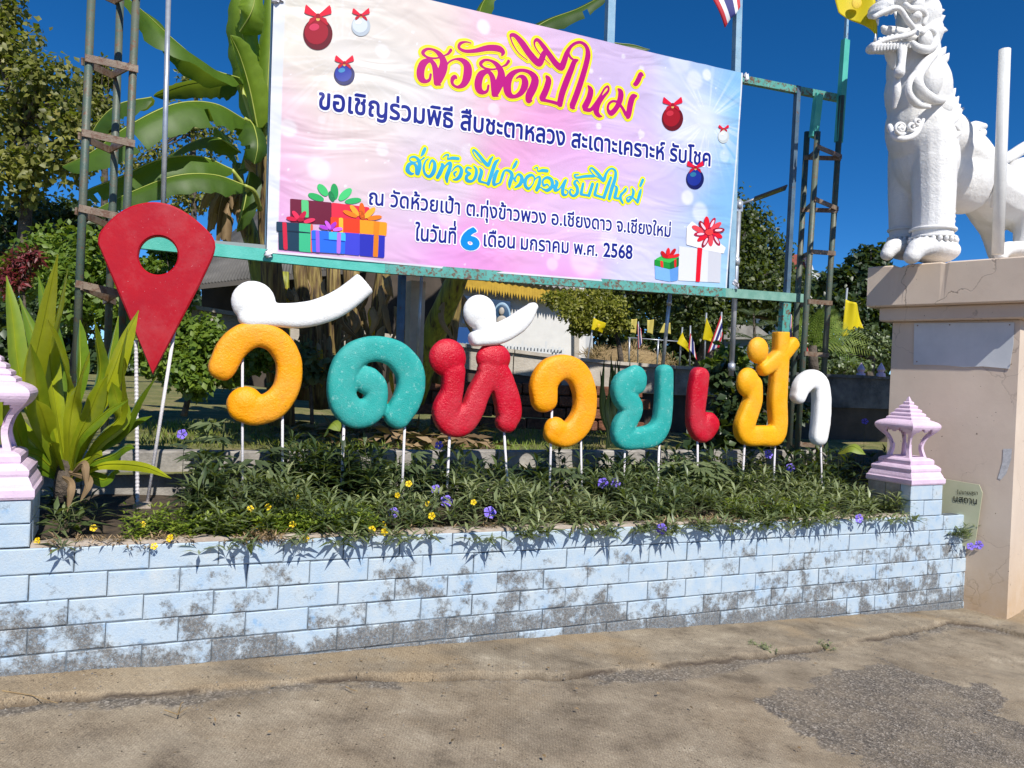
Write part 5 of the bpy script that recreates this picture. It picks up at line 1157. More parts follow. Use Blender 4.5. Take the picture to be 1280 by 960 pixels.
for i, x in enumerate((1076, 1101)):
    t = thing('wall_finial', ('small pale pink finial on the boundary wall, left of the pair', 'small pale pink finial on the boundary wall, nearer the pedestal')[i], 'finial', px(x, 471, 10.9)); bb = MB(); p = px(x, 471, 10.9)
    bb.tube([p, p+EU*.05, p+EU*.06, p+EU*.10, p+EU*.15, p+EU*.20], [.07, .06, .035, .06, .035, .005], 8); bb.build('finial_body', PINK, t)

# ================================================ FLAGS
k = NT('thai_flag_cloth'); uvn = k.n('Attribute', attribute_name='vv'); cr_ = k.n('ValToRGB'); cr_.color_ramp.interpolation = 'CONSTANT'
e = cr_.color_ramp.elements; e[0].position = 0; e[0].color = (.50, .015, .03, 1); e[1].position = .167; e[1].color = (.75, .75, .76, 1)
for p_, c_ in ((.333, (.02, .025, .18, 1)), (.667, (.75, .75, .76, 1)), (.833, (.50, .015, .03, 1))): q = e.new(p_); q.color = c_
k.l(uvn.outputs['Fac'], cr_.inputs[0]); k.col(cr_.outputs[0]); k.rough(.7); THAI = k.m
k = NT('yellow_flag_cloth'); k.col((.80, .66, .0)); k.rough(.6); tr = k.n('BsdfTranslucent'); tr.inputs[0].default_value = (.85, .72, .0, 1); mx = k.n('MixShader'); mx.inputs[0].default_value = .35; k.l(k.b.outputs[0], mx.inputs[1]); k.l(tr.outputs[0], mx.inputs[2]); k.l(mx.outputs[0], k.t.nodes['Material Output'].inputs[0]); YF = k.m
PALEY = simple('pale_yellow_flag', (.55, .45, .10), .7); EMB = simple('emblem_ochre', (.60, .38, .01), .6, (.75, .55, .01), 60)
def flag(label, pole, quad, d, mat, stripes_down=True, emblem=False, waves=2.2, amp=.04, group=None, pr=.012):
    t = thing('flag', label, 'flag', px(*(pole[1] if pole else quad[3]), d), group)
    if pole: bb = MB(); bb.tube([px(*pole[0], d+.03), px(*pole[1], d+.03)], pr, 8); bb.build('pole', GALV, t, True)
    n = 14; q = [px(x, y, d) for x, y in quad]; V = []; vv = []
    ph = random.random()*6
    for j in range(n+1):
        for i in range(n+1):
            u_, v_ = i/n, j/n; p = q[0].lerp(q[1], u_).lerp(q[3].lerp(q[2], u_), v_); V.append(p-CF*(amp*u_*math.sin(u_*waves*6.28+v_*2+ph))-EU*(.02*amp*10*math.sin(v_*9+u_*5)*u_)); vv.append(v_ if stripes_down else u_)
    me = npmesh('cloth', np.array(V), gridfaces(n+1, n+1), mat, {'vv': np.array(vv)}, True); o = link('cloth', me, t); md = o.modifiers.new('t', 'SOLIDIFY'); md.thickness = .003
    if emblem:
        bb = MB(); c_ = (q[0]+q[1]+q[2]+q[3])/4-CF*.055; s_ = (q[1]-q[0]).length*.13; bb.ell(c_, (s_, .004, s_*1.1), (CR, CF, EU), 16, 10); bb.build('emblem', EMB, t, True)
flag('bright yellow flag with an orange emblem flying beside the lion head', None, [(1039, -16), (1088, -16), (1096, 46), (1048, 16)], 7.2, YF, emblem=True, waves=.8, amp=.06)
flag('red white and blue flag at the top of the blue post above the banner', None, [(924, -40), (924, 12), (906, 34), (884, -14)], 7.3, THAI, True, waves=.5, amp=.04)
flag('large yellow flag on a pole between the scaffold tower and the pedestal', ((1059, 360), (1047, 500)), [(1057, 374), (1074, 381), (1084, 426), (1052, 421)], 15.0, YF, waves=1.0, amp=.10, pr=.02)
GF = 'small flags lined up behind the boundary wall'
flag('small yellow flag with emblem beside the bushy tree', ((743, 396), (734, 452)), [(742, 397), (757, 405), (753, 416), (739, 412)], 9.9, YF, emblem=True, waves=.6, group=GF, pr=.01)
flag('narrow drooping striped flag above the straw mound', ((798, 402), (797, 455)), [(797, 405), (801, 412), (803, 428), (798, 437)], 12, THAI, False, waves=.6, group=GF, pr=.01)
flag('pale yellow flag left of a striped flag near the leaning pipe', ((853, 409), (849, 458)), [(853, 415), (859, 430), (861, 440), (846, 429)], 11, YF, waves=.6, group=GF, pr=.012)
flag('striped flag on the pole left of the tall yellow triangular flag', ((863, 407), (862, 460)), [(863, 416), (868, 432), (872, 450), (860, 436)], 11, THAI, False, waves=.8, group=GF, pr=.012)
flag('tall yellow triangular flag left of the big striped flag', ((883, 391), (880, 460)), [(883, 397), (892, 420), (891, 427), (878, 425)], 11, YF, waves=.5, group=GF, pr=.012)
flag('big striped flag hanging folded on the pole left of the grey banner pipe', ((902, 390), (900, 456)), [(901, 394), (904, 418), (898, 434), (884, 442)], 11, THAI, False, waves=.8, group=GF, pr=.012)
flag('striped flag behind the top of the tall amber letter', ((983, 378), (984, 450)), [(984, 386), (991, 396), (991, 423), (985, 424)], 10, THAI, False, waves=.5, group=GF, pr=.012)
flag('little striped flag seen between the legs of the scaffold tower', ((1002, 415), (1003, 460)), [(1002, 420), (1009, 428), (1010, 441), (1002, 440)], 12, THAI, False, waves=.5, group=GF, pr=.01)
flag('faded yellow flag in tree shade above the straw mound, left of two', None, [(789, 399), (796, 399), (795, 417), (788, 416)], 15, PALEY, waves=.5, group=GF)
flag('faded yellow flag in tree shade right of the narrow striped flag', None, [(809, 400), (817, 400), (816, 418), (809, 416)], 15, PALEY, waves=.5, group=GF)
flag('faded wide yellow flag in tree shade beside the leaning pipe', None, [(830, 404), (838, 404), (839, 417), (824, 416)], 15, PALEY, waves=.5, group=GF)
rr_ = thing('pipe_rail', 'thin pipe rail behind the boundary wall by the straw mound', 'railing', px(815, 455, 12.4)); 
for a_, c_ in (((787, 422), (786, 456)), ((823, 425), (821, 458))): bb = MB(); bb.tube([px(*a_, 12.4), px(*c_, 12.4)], .014, 8); bb.build('post', GALV, rr_, True)
bb = MB(); bb.tube([px(785, 422, 12.4), px(850, 427, 12.4)], .01, 8); bb.build('rail', GALV, rr_, True)

# ================================================ VEGETATION
GR = leafmat('mid_green_leaf', [(0, (.04, .06, .028)), (.5, (.12, .16, .07)), (1, (.28, .32, .15))], .25, .4)
GRD = leafmat('dark_green_leaf', [(0, (.010, .022, .009)), (.5, (.032, .058, .02)), (1, (.085, .12, .04))], .18, .42)
GRT = leafmat('tree_green_leaf', [(0, (.012, .024, .006)), (.5, (.045, .068, .012)), (1, (.13, .15, .02))], .2)
GRB = leafmat('bright_green_leaf', [(0, (.04, .085, .012)), (.5, (.13, .21, .025)), (1, (.26, .33, .04))], .35)
GRO = leafmat('olive_dry_leaf', [(0, (.05, .045, .012)), (.4, (.14, .15, .03)), (.75, (.26, .25, .05)), (1, (.34, .22, .07))], .3)
CORD = leafmat('cordyline_leaf', [(0, (.04, .10, .012)), (.5, (.17, .28, .015)), (1, (.46, .50, .02))], .32, .32, True)
BANL = leafmat('banana_leaf', [(0, (.035, .085, .012)), (.5, (.10, .20, .018)), (1, (.28, .42, .03))], .45, .5, True)
DRYL = leafmat('dry_banana_leaf', [(0, (.07, .045, .022)), (.5, (.22, .14, .07)), (1, (.46, .32, .18))], .2, .8, True)
STRAW = leafmat('straw', [(0, (.16, .10, .045)), (.5, (.34, .24, .12)), (1, (.55, .42, .24))], .15, .9)
BARK = simple('grey_bark', (.05, .04, .03), .95, (.14, .11, .085), 12, .02, 40, obj=False)
MIDR = simple('pale_midrib', (.30, .36, .06), .5, (.42, .46, .10), 6, obj=False)
def leaves(name, P, D, Nn, L, Wd, mat, parent=None, tint=None, droop=.12, fold=.25, **k):
    """P base points, D leaf axis, Nn rough face normal, L length, Wd half width ratio"""
    P = np.asarray(P, float); D = np.asarray(D, float); D /= np.linalg.norm(D, axis=1)[:, None]+1e-9
    S = np.cross(D, Nn); S /= np.linalg.norm(S, axis=1)[:, None]+1e-9; N2 = np.cross(S, D)
    L = np.broadcast_to(L, (len(P),))[:, None]; wv_ = L*np.broadcast_to(Wd, (len(P),))[:, None]
    mid = P+D*L*.48; V = np.stack([P, mid+S*wv_+N2*wv_*fold, mid, mid-S*wv_+N2*wv_*fold, P+D*L-N2*L*droop], 1).reshape(-1, 3)
    i = np.arange(len(P))[:, None]*5; F = np.concatenate([i+np.array([[0, 2, 1]]), i+np.array([[0, 3, 2]]), i+np.array([[1, 2, 4]]), i+np.array([[2, 3, 4]])])
    tt = RNG.random(len(P)) if tint is None else np.clip(tint, 0, 1)
    return link(name, npmesh(name, V, F, mat, {'tint': np.repeat(tt, 5)}), parent, **k)
def unit(n): v_ = RNG.normal(size=(n, 3)); return v_/np.linalg.norm(v_, axis=1)[:, None]
def cloud(clumps, n, jitter=.5, sub=9):
    """clumps (centre, rx, ry, rz) -> points, outward normals, spread over uneven sub-clumps"""
    Ps = []; Ns = []; vol = np.array([c[1]*c[3] for c in clumps]); cnt = np.maximum(20, (n*vol/vol.sum()).astype(int)); T_ = []
    for (c, rx_, ry_, rz_), m in zip(clumps, cnt):
        U_ = unit(sub); cen = np.array(c)+U_*np.array([rx_, ry_, rz_])*RNG.uniform(.35, .8, (sub, 1)); idx = RNG.integers(0, sub, m); u_ = unit(m); rad = RNG.random(m)**.45
        p = cen[idx]+u_*rad[:, None]*np.array([rx_, ry_, rz_])*RNG.uniform(.36, .52, (sub, 1))[idx]
        Ps.append(p); Ns.append(u_); T_.append(np.clip(.45+.30*(RNG.random(sub)[idx]-.5)+.5*(RNG.random(m)-.5), 0, 1))
    return np.concatenate(Ps), np.concatenate(Ns), np.concatenate(T_)
def crown(name, clumps, n, L, Wd, mat, parent=None, sub=9, down=.3, **k):
    P, N_, T_ = cloud(clumps, n, sub=sub); m = len(P); D = N_*.5+unit(m)*.8+np.array([0, 0, -down]); Nn = N_+np.array([0, -.2, .7])+unit(m)*.45
    return leaves(name, P, D, Nn, L*RNG.uniform(.6, 1.25, m), Wd, mat, parent, T_, **k)
def cl(x, y, r, d, ry=None, rd=None):
    s_ = d/FPX; return (px(x, y, d), r*s_, (rd if rd else r*s_*.8), (ry or r)*s_)
def tree(name, label, base, d, clumps, n, L, Wd, mat, tr=.12, trunk=None, limbs=True, group=None, sub=9, down=.3, cat='tree', zb=None):
    p0 = px(*base, d); 
    if zb is not None: p0.z = zb
    t = thing(name, label, cat, p0, group)
    top = px(*(trunk or (clumps[0][0], clumps[0][1])), d); bb = MB(); mid = p0.lerp(top, .5)+Vector((tr*.6, 0, 0)); q = smoothpath([tuple(p0), tuple(mid), tuple(top)], 5)
    bb.tube([Vector(v_) for v_ in q], [tr*(1-.5*i/(len(q)-1)) for i in range(len(q))], 10); bb.build('trunk', BARK, t, True)
    C_ = [cl(*c) for c in clumps]
    if limbs:
        bb = MB()
        for c in C_:
            for kx in range(3):
                e_ = c[0]+Vector(tuple(unit(1)[0]))*c[1]*.6; s_ = p0.lerp(top, random.uniform(.55, 1)); m_ = s_.lerp(e_, .5)+Vector((random.uniform(-.1, .1), 0, -.1))*c[1]
                q = smoothpath([tuple(s_), tuple(m_), tuple(e_)], 3); bb.tube([Vector(v_) for v_ in q], [tr*.35*(1-.8*i/(len(q)-1)) for i in range(len(q))], 5, caps=False)
        bb.build('limbs', BARK, t, True, kind='stuff')
    crown('crown', C_, n, L, Wd, mat, t, sub, down); return t
tree('sparse_tree', 'tall sparse tree with browning leaves at the upper left edge', (28, 330), 10.5, [(15, 60, 48, 10.5), (60, 105, 45, 10.2), (25, 150, 55, 10.5), (85, 150, 38, 10), (75, 200, 45, 10), (20, 220, 52, 10.2), (0, 10, 35, 10.5), (110, 195, 22, 9.8)], 5200, .10, .40, GRO, .09, (30, 120), sub=30)
tree('bare_crowned_tree', 'thin brownish tree showing between the scaffold legs', (128, 330), 13, [(128, 90, 20, 13), (122, 130, 28, 13), (135, 165, 24, 13), (105, 110, 22, 13)], 2600, .10, .30, GRO, .07, (128, 120), sub=14)
tree('twiggy_tree', 'small twiggy brownish tree top above the banana leaves', (240, 330), 15, [(240, 100, 22, 15), (225, 150, 30, 15), (265, 175, 34, 15), (205, 195, 30, 15), (165, 215, 26, 15), (230, 235, 40, 15)], 2600, .11, .28, GRO, .07, (240, 130), sub=14)
tree('broad_dark_tree', 'large dense green tree rising behind the right edge of the banner', (880, 470), 21, [(912, 262, 30, 21), (935, 285, 34, 21), (958, 312, 34, 21), (985, 345, 28, 21), (925, 320, 50, 20.5), (900, 240, 18, 21), (960, 360, 44, 20.2), (905, 360, 60, 20.2), (840, 320, 80, 22), (760, 340, 80, 22), (690, 345, 70, 22), (875, 385, 50, 20), (990, 385, 30, 20.5)], 34000, .13, .40, GRT, .35, (890, 330), sub=34)
tree('dark_tree', 'dark tree with gaps of sky between the scaffold tower and the pedestal', (1085, 480), 24, [(1085, 330, 28, 24), (1100, 360, 34, 24), (1062, 355, 24, 24), (1045, 385, 24, 23), (1108, 400, 30, 23), (1070, 395, 26, 23), (1036, 350, 14, 24)], 5200, .22, .34, GRD, .16, (1088, 370), sub=14)
tree('clipped_tree', 'bushy yellow green tree with a thin pale trunk beside the white hall', (777, 460), 11, [(735, 375, 34, 11, 16), (765, 385, 30, 10.8, 16), (718, 392, 28, 10.7, 18), (745, 400, 30, 10.7, 16), (700, 372, 24, 11, 14), (770, 405, 22, 10.9, 12), (728, 412, 20, 10.7, 10)], 8200, .06, .30, leafmat('yellow_green_leaf', [(0, (.07, .075, .01)), (.5, (.20, .21, .025)), (1, (.38, .34, .05))], .3), .045, (765, 400), sub=12, down=0)
tree('yellow_green_shrub', 'bright yellow green shrub mass at the left behind the scaffold tower', (90, 470), 8.2, [(60, 325, 42, 8.4), (115, 320, 40, 8.2), (160, 345, 34, 8), (25, 345, 30, 8.5), (100, 365, 45, 7.9), (190, 375, 28, 8), (145, 385, 30, 7.8)], 8500, .085, .34, GRB, .05, (95, 380), sub=22, cat='shrub')
tree('dark_thicket_tree', 'dark leafy tree low on the horizon behind the yellow green shrub', (50, 460), 12, [(10, 275, 40, 12), (60, 270, 40, 12), (120, 275, 30, 12), (0, 320, 40, 12), (90, 290, 40, 12), (150, 285, 26, 12)], 4200, .11, .36, GRD, .08, (50, 300), sub=16)
tree('red_shrub', 'small dark red leaved shrub at the left edge behind the strap leaves', (30, 420), 7.4, [(22, 335, 22, 7.4), (40, 322, 14, 7.4), (12, 350, 18, 7.3)], 900, .09, .14, leafmat('red_leaf', [(0, (.05, .006, .01)), (1, (.24, .02, .03))], .2), .02, (28, 345), cat='shrub')
tree('vine_bush', 'tangled green vine bush behind the red map pin and the first orange letter', (230, 520), 7.0, [(215, 410, 30, 7.1), (250, 430, 34, 7), (200, 450, 34, 6.9), (285, 455, 30, 6.9), (240, 470, 30, 6.8), (320, 445, 26, 7), (165, 430, 26, 7.1), (200, 385, 26, 7.4), (190, 345, 26, 7.6), (225, 365, 24, 7.6), (205, 315, 20, 7.8), (165, 375, 24, 7.5)], 13000, .065, .36, GRB, .03, (240, 450), sub=16, cat='shrub')
tree('leafy_weed_bush', 'leafy green weeds at the foot of the banana stems', (390, 530), 7.2, [(385, 455, 22, 7.2), (355, 440, 18, 7.2), (425, 460, 16, 7.3), (365, 475, 20, 7.1)], 1300, .09, .36, GR, .02, (385, 465), sub=8, cat='shrub')
tree('dark_leaf_shrub', 'glossy dark green shrub behind the tall amber letter', (930, 600), 8.2, [(925, 500, 36, 8.2), (960, 480, 26, 8.3), (905, 540, 32, 8.1), (950, 545, 36, 8.1), (985, 520, 22, 8.2), (905, 470, 22, 8.3), (880, 560, 24, 8.0), (925, 580, 30, 8)], 4200, .10, .40, GRD, .02, (930, 540), sub=14, cat='shrub')
tree('light_leaf_shrub', 'yellow green young shrub growing above the boundary wall near the amber letter', (905, 480), 8.8, [(892, 452, 12, 8.8), (925, 448, 14, 8.8), (905, 440, 12, 8.8)], 420, .11, .30, GRB, .015, (905, 450), sub=6, cat='shrub')
tree('garden_shrub', 'round green garden shrubs by the dry grass left of the pedestal', (1085, 470), 14, [(1040, 440, 26, 14, 18), (1085, 425, 30, 14, 20), (1070, 455, 26, 13.6, 10), (1112, 445, 18, 14, 18), (1045, 460, 24, 13.4, 10)], 4200, .09, .36, GR, .03, (1080, 440), sub=12, cat='shrub')
# far wood that reads as one mass behind everything
crown('far_woodland', [cl(x, y, 75, 27, 50, 3) for x, y in [(i*95-40, 395+14*math.sin(i*2.1)) for i in range(13)]]+[cl(x, 445, 80, 27, 30, 3) for x in range(-20, 1180, 100)], 30000, .32, .36, GRD, None, 16, kind='stuff', label='dark woodland closing the view behind the temple grounds', cat='woodland')
# straw mound
c = px(785, 452, 13.5); P, N_, T_ = cloud([(c+Vector((x*.014, 0, y*.014)), .42, .4, .26) for x, y in ((-30, 0), (0, 8), (25, -2), (-12, 4), (38, -8))], 4200, sub=10)
P[:, 2] = np.maximum(P[:, 2], c.z-.3); leaves('straw_heap', P, N_*.4+unit(len(P))*.7+np.array([0, 0, .35]), N_+unit(len(P))*.5, .13, .05, STRAW, None, T_, kind='stuff', label='heap of dry straw behind the boundary wall under the trees', cat='straw heap')
bb = MB(); bb.ell(c-Vector((0, 0, .12)), (.78, .45, .36), None, 20, 10); bb.build('straw_heap_core', simple('straw_core', (.25, .17, .08), .95, (.38, .27, .13), 20, .03, 60), None, True, kind='stuff', label='packed core of the dry straw heap', cat='straw heap')

def blade(pts, width, up, mats, parent, name='leaf', tint=.5, fold=.35, prof=None, droop=.0, tear=0, rib=.006, seed=0, ribw=.5, stalk=0):
    """one long leaf along pts; up = rough upper-face direction; tears split the margin"""
    rr = random.Random(seed or random.random()); q = smoothpath([tuple(p) for p in pts], 7); Q = [Vector(v_) for v_ in q]; m = len(Q); V = []; F = []; mi = []; tt = []
    prof = prof or (lambda t_: max(.03, math.sin(math.pi*min(1, t_*1.02+.02))**.62))
    for i, p in enumerate(Q):
        t_ = i/(m-1); T = (Q[min(i+1, m-1)]-Q[max(i-1, 0)]).normalized(); S = T.cross(up).normalized(); N2 = S.cross(T).normalized(); w_ = width*prof(t_)
        for k_, (f_, z_) in enumerate(((-1, -fold-droop), (-.5, -fold*.35), (0, 0), (.5, -fold*.35), (1, -fold-droop))):
            jz = rr.uniform(-.04, .04)*w_ if abs(f_) == 1 else 0
            V.append(p+S*(w_*f_*(1-.25*abs(z_)))-(-N2*z_*w_)*1.0+N2*jz); tt.append(tint+rr.uniform(-.06, .06)+(.12 if f_ == 0 else 0))
    for i in range(m-1):
        for k_ in range(4):
            if tear and k_ in (0, 3) and 2 < i < m-2 and rr.random() < tear: continue
            F.append((i*5+k_, i*5+k_+1, (i+1)*5+k_+1, (i+1)*5+k_))
    me = bpy.data.meshes.new(name); nV = len(V)
    if rib:
        bb = MB(); up_r = [v_ for v_ in Q]; 
        if stalk: up_r = [Vector(s_) for s_ in stalk]+up_r
        bb.tube([v_+up*.002 for v_ in up_r], [rib*(1.5 if i < len(stalk or []) else 1-.85*(i-len(stalk or []))/m) for i in range(len(up_r))], 5, caps=False)
        F += [tuple(i+nV for i in f_) for f_ in bb.f]; V += [Vector(v_) for v_ in bb.v]; tt += [.9]*len(bb.v)
    me.from_pydata([tuple(v_) for v_ in V], [], F); mm = mats if isinstance(mats, (list, tuple)) else [mats]
    for x in mm: me.materials.append(x)
    if rib and len(mm) > 1:
        nb = len(F)-len(bb.f); me.polygons.foreach_set('material_index', [0]*nb+[1]*len(bb.f))
    me.polygons.foreach_set('use_smooth', [True]*len(F)); at_ = me.attributes.new('tint', 'FLOAT', 'POINT'); at_.data.foreach_set('value', np.clip(tt, 0, 1).astype(np.float32)); me.update()
    return link(name, me, parent)
# ---- strap-leaved plant at the left
cb = px(80, 600, 4.30); cord = thing('strap_leaf_plant', 'big clump of yellow green strap leaves beside the left pink finial', 'plant', cb)
strap = lambda t_: max(.05, (min(1, t_*1.15+.30))*(1-t_**3.2))
CL_ = [((78,590),(40,480),(72,318),4.15,.9,24),((84,590),(62,440),(85,335),4.3,.75,22),((88,590),(135,480),(173,388),4.1,.85,24),((90,592),(140,500),(160,410),4.25,.6,20),((70,590),(25,470),(8,345),4.3,.45,22),((72,592),(10,520),(-30,400),4.2,.6,24),
 ((92,592),(125,470),(118,400),4.4,.35,20),((84,588),(100,470),(100,400),4.45,.2,20),((94,594),(150,520),(155,448),4.2,.75,20),((96,596),(150,540),(196,470),4.35,.15,18),((98,596),(150,525),(140,478),4.2,.5,20),((98,598),(150,580),(214,598),4.1,.95,13),
 ((94,600),(140,570),(168,560),4.3,.1,18),((96,598),(140,548),(190,520),4.4,.05,18),((86,596),(110,520),(135,468),4.15,.65,24),((76,592),(50,520),(38,430),4.05,.5,22),((74,594),(30,560),(0,480),4.05,.3,22),((82,590),(85,480),(60,400),4.25,.95,22),
 ((90,594),(105,540),(160,500),4.08,.35,20),((80,592),(68,500),(25,375),4.4,.25,22),((86,590),(92,500),(112,440),4.1,.85,20),((80,596),(60,540),(45,500),3.95,.75,20),((88,598),(110,575),(128,570),4.1,.7,16),((70,596),(40,590),(10,560),4.2,.2,18),((92,594),(128,500),(148,395),4.5,.3,20),((84,592),(75,470),(48,345),4.5,.15,22),((96,600),(130,600),(150,590),4.25,.15,16)]
for i, (a, m_, e_, d, tn, wpx) in enumerate(CL_):
    p0, p1, p2 = px(*a, 4.3), px(*m_, (4.3+d)/2-.06), px(*e_, d-random.uniform(0, .35)); up = (Vector((0, -.75, .6))+Vector((random.uniform(-.5, .5), 0, 0))).normalized()
    blade([p0, p0.lerp(p1, .5)+Vector((0, -.02, .03)), p1, p1.lerp(p2, .55)+Vector((0, 0, .02)), p2], wpx*.74*4.3/FPX, up, [CORD, CORD], cord, tint=min(1, tn*.8+.25), fold=.32, prof=strap, rib=.004)
bb = MB(); bb.tube([cb-EU*.12, cb, px(84, 575, 4.3)], [.05, .05, .04], 10); bb.build('stem', BARK, cord, True)
for a, m_, e_ in (((86, 590), (110, 600), (100, 628)), ((88, 594), (104, 580), (108, 612)), ((78, 596), (88, 606), (84, 640))): blade([px(*a, 4.15), px(*m_, 4.0), px(*e_, 3.98)], .03, Vector((0, -1, .3)), [DRYL, DRYL], cord, 'dry_leaf', .6, .3, strap, rib=.002)
# ---- banana plants
ban1 = thing('banana_plant', 'tall banana plant whose torn leaves arch left behind the scaffold tower', 'banana plant', px(352, 520, 7.4))
STEMG = leafmat('banana_stem', [(0, (.06, .05, .02)), (.5, (.20, .20, .04)), (1, (.40, .40, .06))], .0, .6, True)
k = NT('banana_stem_fibre'); wv = k.n('TexNoise'); wv.inputs['Scale'].default_value = 5; wv.inputs['Detail'].default_value = 6; mp = k.n('Mapping'); mp.inputs['Scale'].default_value = (6, 6, .5); k.l(k.pos(), mp.inputs[0]); k.l(mp.outputs[0], wv.inputs['Vector'])
k.col(k.ramp(wv.outputs['Fac'], [(.34, (.03, .02, .012)), (.46, (.14, .085, .03)), (.58, (.24, .18, .05)), (.70, (.38, .27, .12))])); k.rough(.7); k.bump(wv.outputs['Fac'], .03); BSTEM = k.m
k = NT('green_banana_stem'); wv = k.n('TexNoise'); wv.inputs['Scale'].default_value = 4; wv.inputs['Detail'].default_value = 6; mp = k.n('Mapping'); mp.inputs['Scale'].default_value = (8, 8, 1.0); k.l(k.pos(), mp.inputs[0]); k.l(mp.outputs[0], wv.inputs['Vector'])
k.col(k.ramp(wv.outputs['Fac'], [(.33, (.06, .035, .015)), (.42, (.18, .19, .02)), (.6, (.30, .32, .03)), (.72, (.42, .40, .05))])); k.rough(.5); k.bump(wv.outputs['Fac'], .02); GSTEM = k.m
def stem(parent, rows, mat, name='pseudostem'):
    q = smoothpath([(*px(x, y, d), r) for x, y, d, r in rows], 4); bb = MB(); bb.tube([Vector(v_[:3]) for v_ in q], [v_[3]*(1+.05*math.sin(i*2.3)) for i, v_ in enumerate(q)], 12); return bb.build(name, mat, parent, True)
stem(ban1, [(352, 530, 7.4, .13), (346, 420, 7.3, .12), (338, 320, 7.2, .10), (330, 200, 7.1, .075), (326, 130, 7.1, .05)], BSTEM)
def bleaf(par, P, wpx, tn, tear=.10, up=None, mats=None, fold=.35, drp=.25, name='leaf'):
    pts = [px(x, y, d) for x, y, d in P]; d0 = P[0][2]
    return blade(pts, wpx*d0/FPX, (up or Vector((0, -.45, .9))).normalized(), mats or [BANL, MIDR], par, name, tn, fold, lambda t_: max(.04, min(1, (t_+.02)*6)**.6*(1-t_**3)**.6)*(1+.07*math.sin(t_*43)), drp, tear*.4, .008)
def petiole(par, P, r=.018): q = smoothpath([tuple(px(*p)) for p in P], 4); bb = MB(); bb.tube([Vector(v_) for v_ in q], [r*1.4-(r*.6)*i/len(q) for i in range(len(q))], 7); bb.build('petiole', MIDR, par, True)
bleaf(ban1, [(300,98,7.0),(262,85,6.7),(220,52,6.4),(180,15,6.2),(140,-18,6.0)], 27, .45, .05, Vector((-.3, -.7, .6)))
bleaf(ban1, [(296,106,7.2),(265,102,7.2),(232,106,7.3),(192,120,7.4)], 24, .1, .05, Vector((0,.2,1)), drp=.1)
bleaf(ban1, [(306,150,6.9),(268,130,6.6),(220,130,6.3),(165,155,6.1),(115,190,6.0),(78,208,6.0)], 36, .42, .12, Vector((0, -.55, .8)), fold=.4)
bleaf(ban1, [(190,122,7.0),(150,130,7.0),(125,150,7.0),(108,180,7.0)], 26, .2, .05)
bleaf(ban1, [(290,212,6.8),(250,196,6.6),(200,200,6.4),(150,222,6.3),(108,240,6.2),(96,262,6.2)], 26, .45, .12, Vector((0, -.6, .8)))
bleaf(ban1, [(306,232,6.7),(268,219,6.5),(220,220,6.3),(165,240,6.2),(120,262,6.1)], 26, .30, .14, Vector((0, -.6, .8)))
bleaf(ban1, [(300,190,7.0),(270,172,7.0),(240,178,7.1),(212,195,7.2)], 20, .3, .05)
bleaf(ban1, [(326,165,7.0),(318,110,7.0),(306,60,6.9),(300,10,6.8),(305,-40,6.8)], 26, .75, 0, Vector((.2, -.9, .3)), fold=.5)
bleaf(ban1, [(322,160,6.9),(312,110,6.8),(300,70,6.7),(288,44,6.6)], 20, .95, .02, Vector((-.4, -.9, .3)), fold=.4)
bleaf(ban1, [(332,160,7.0),(335,100,7.0),(338,40,7.0),(338,-30,7.0)], 18, .7, 0, Vector((.3, -.9, .2)), fold=.5)
bleaf(ban1, [(312,150,6.95),(318,160,6.8),(322,182,6.7),(318,205,6.7)], 22, .15, .05, Vector((.6, -.8, .3)))
bleaf(ban1, [(300,40,6.8),(312,20,6.7),(318,0,6.7),(316,-25,6.7)], 20, .9, 0, Vector((.5, -.8, .3)))
bleaf(ban1, [(312,215,7.0),(306,255,6.9),(296,290,6.9)], 16, .2, .1, Vector((-.4, -.8, .2)))
for P in ([(328,190,7.1),(312,140,7.0),(300,104,7.0)], [(330,200,7.1),(318,160,7.0),(306,148,6.9)], [(318,250,7.0),(305,232,6.9),(290,212,6.8)], [(325,262,7.0),(318,240,6.8),(306,232,6.7)], [(332,185,7.1),(330,150,7.0),(326,120,7.0)]): petiole(ban1, P)
ban2 = thing('banana_plant', 'smaller banana plant with dead brown leaves hanging by the left edge of the banner', 'banana plant', px(330, 420, 8.0))
stem(ban2, [(338, 430, 7.9, .10), (322, 330, 7.8, .09), (304, 260, 7.7, .07), (296, 205, 7.7, .045)], GSTEM)
for i, (x, y, x2, y2, w_, tn) in enumerate([(282,232,262,290,10,.7),(276,240,258,302,9,.9),(290,240,282,320,11,.5),(270,232,248,270,8,.8),(300,225,290,262,9,.6),(306,200,332,236,12,.8),(310,205,336,215,10,.6),(285,226,270,310,7,.3),(300,240,306,300,8,.5),(318,222,330,262,8,.9)]):
    bleaf(ban2, [(x, y, 7.2), ((x+x2)/2-3, (y+y2)/2-6, 7.1), (x2, y2, 7.1)], w_, tn, .25, Vector((.3*(-1)**i, -.9, .2)), [DRYL, DRYL], .6, .3, 'dead_leaf')
for P, w_, tn in (([(296,205,7.6),(286,180,7.5),(275,165,7.5),(268,160,7.5)], 12, .6), ([(300,215,7.6),(308,180,7.5),(303,150,7.5)], 12, .8), ([(298,212,7.6),(325,205,7.5),(332,240,7.4)], 12, .3)): bleaf(ban2, P, w_, tn)
ban3 = thing('banana_plant', 'leaning yellow green banana stem under the banner beside the concrete post', 'banana plant', px(522, 480, 7.6))
stem(ban3, [(516, 500, 7.7, .12), (538, 430, 7.5, .125), (560, 375, 7.3, .11), (584, 320, 7.2, .085), (600, 270, 7.2, .06)], GSTEM)
bleaf(ban3, [(600,270,7.6),(585,120,7.6),(598,20,7.6),(620,-20,7.6)], 20, .6, .02); 
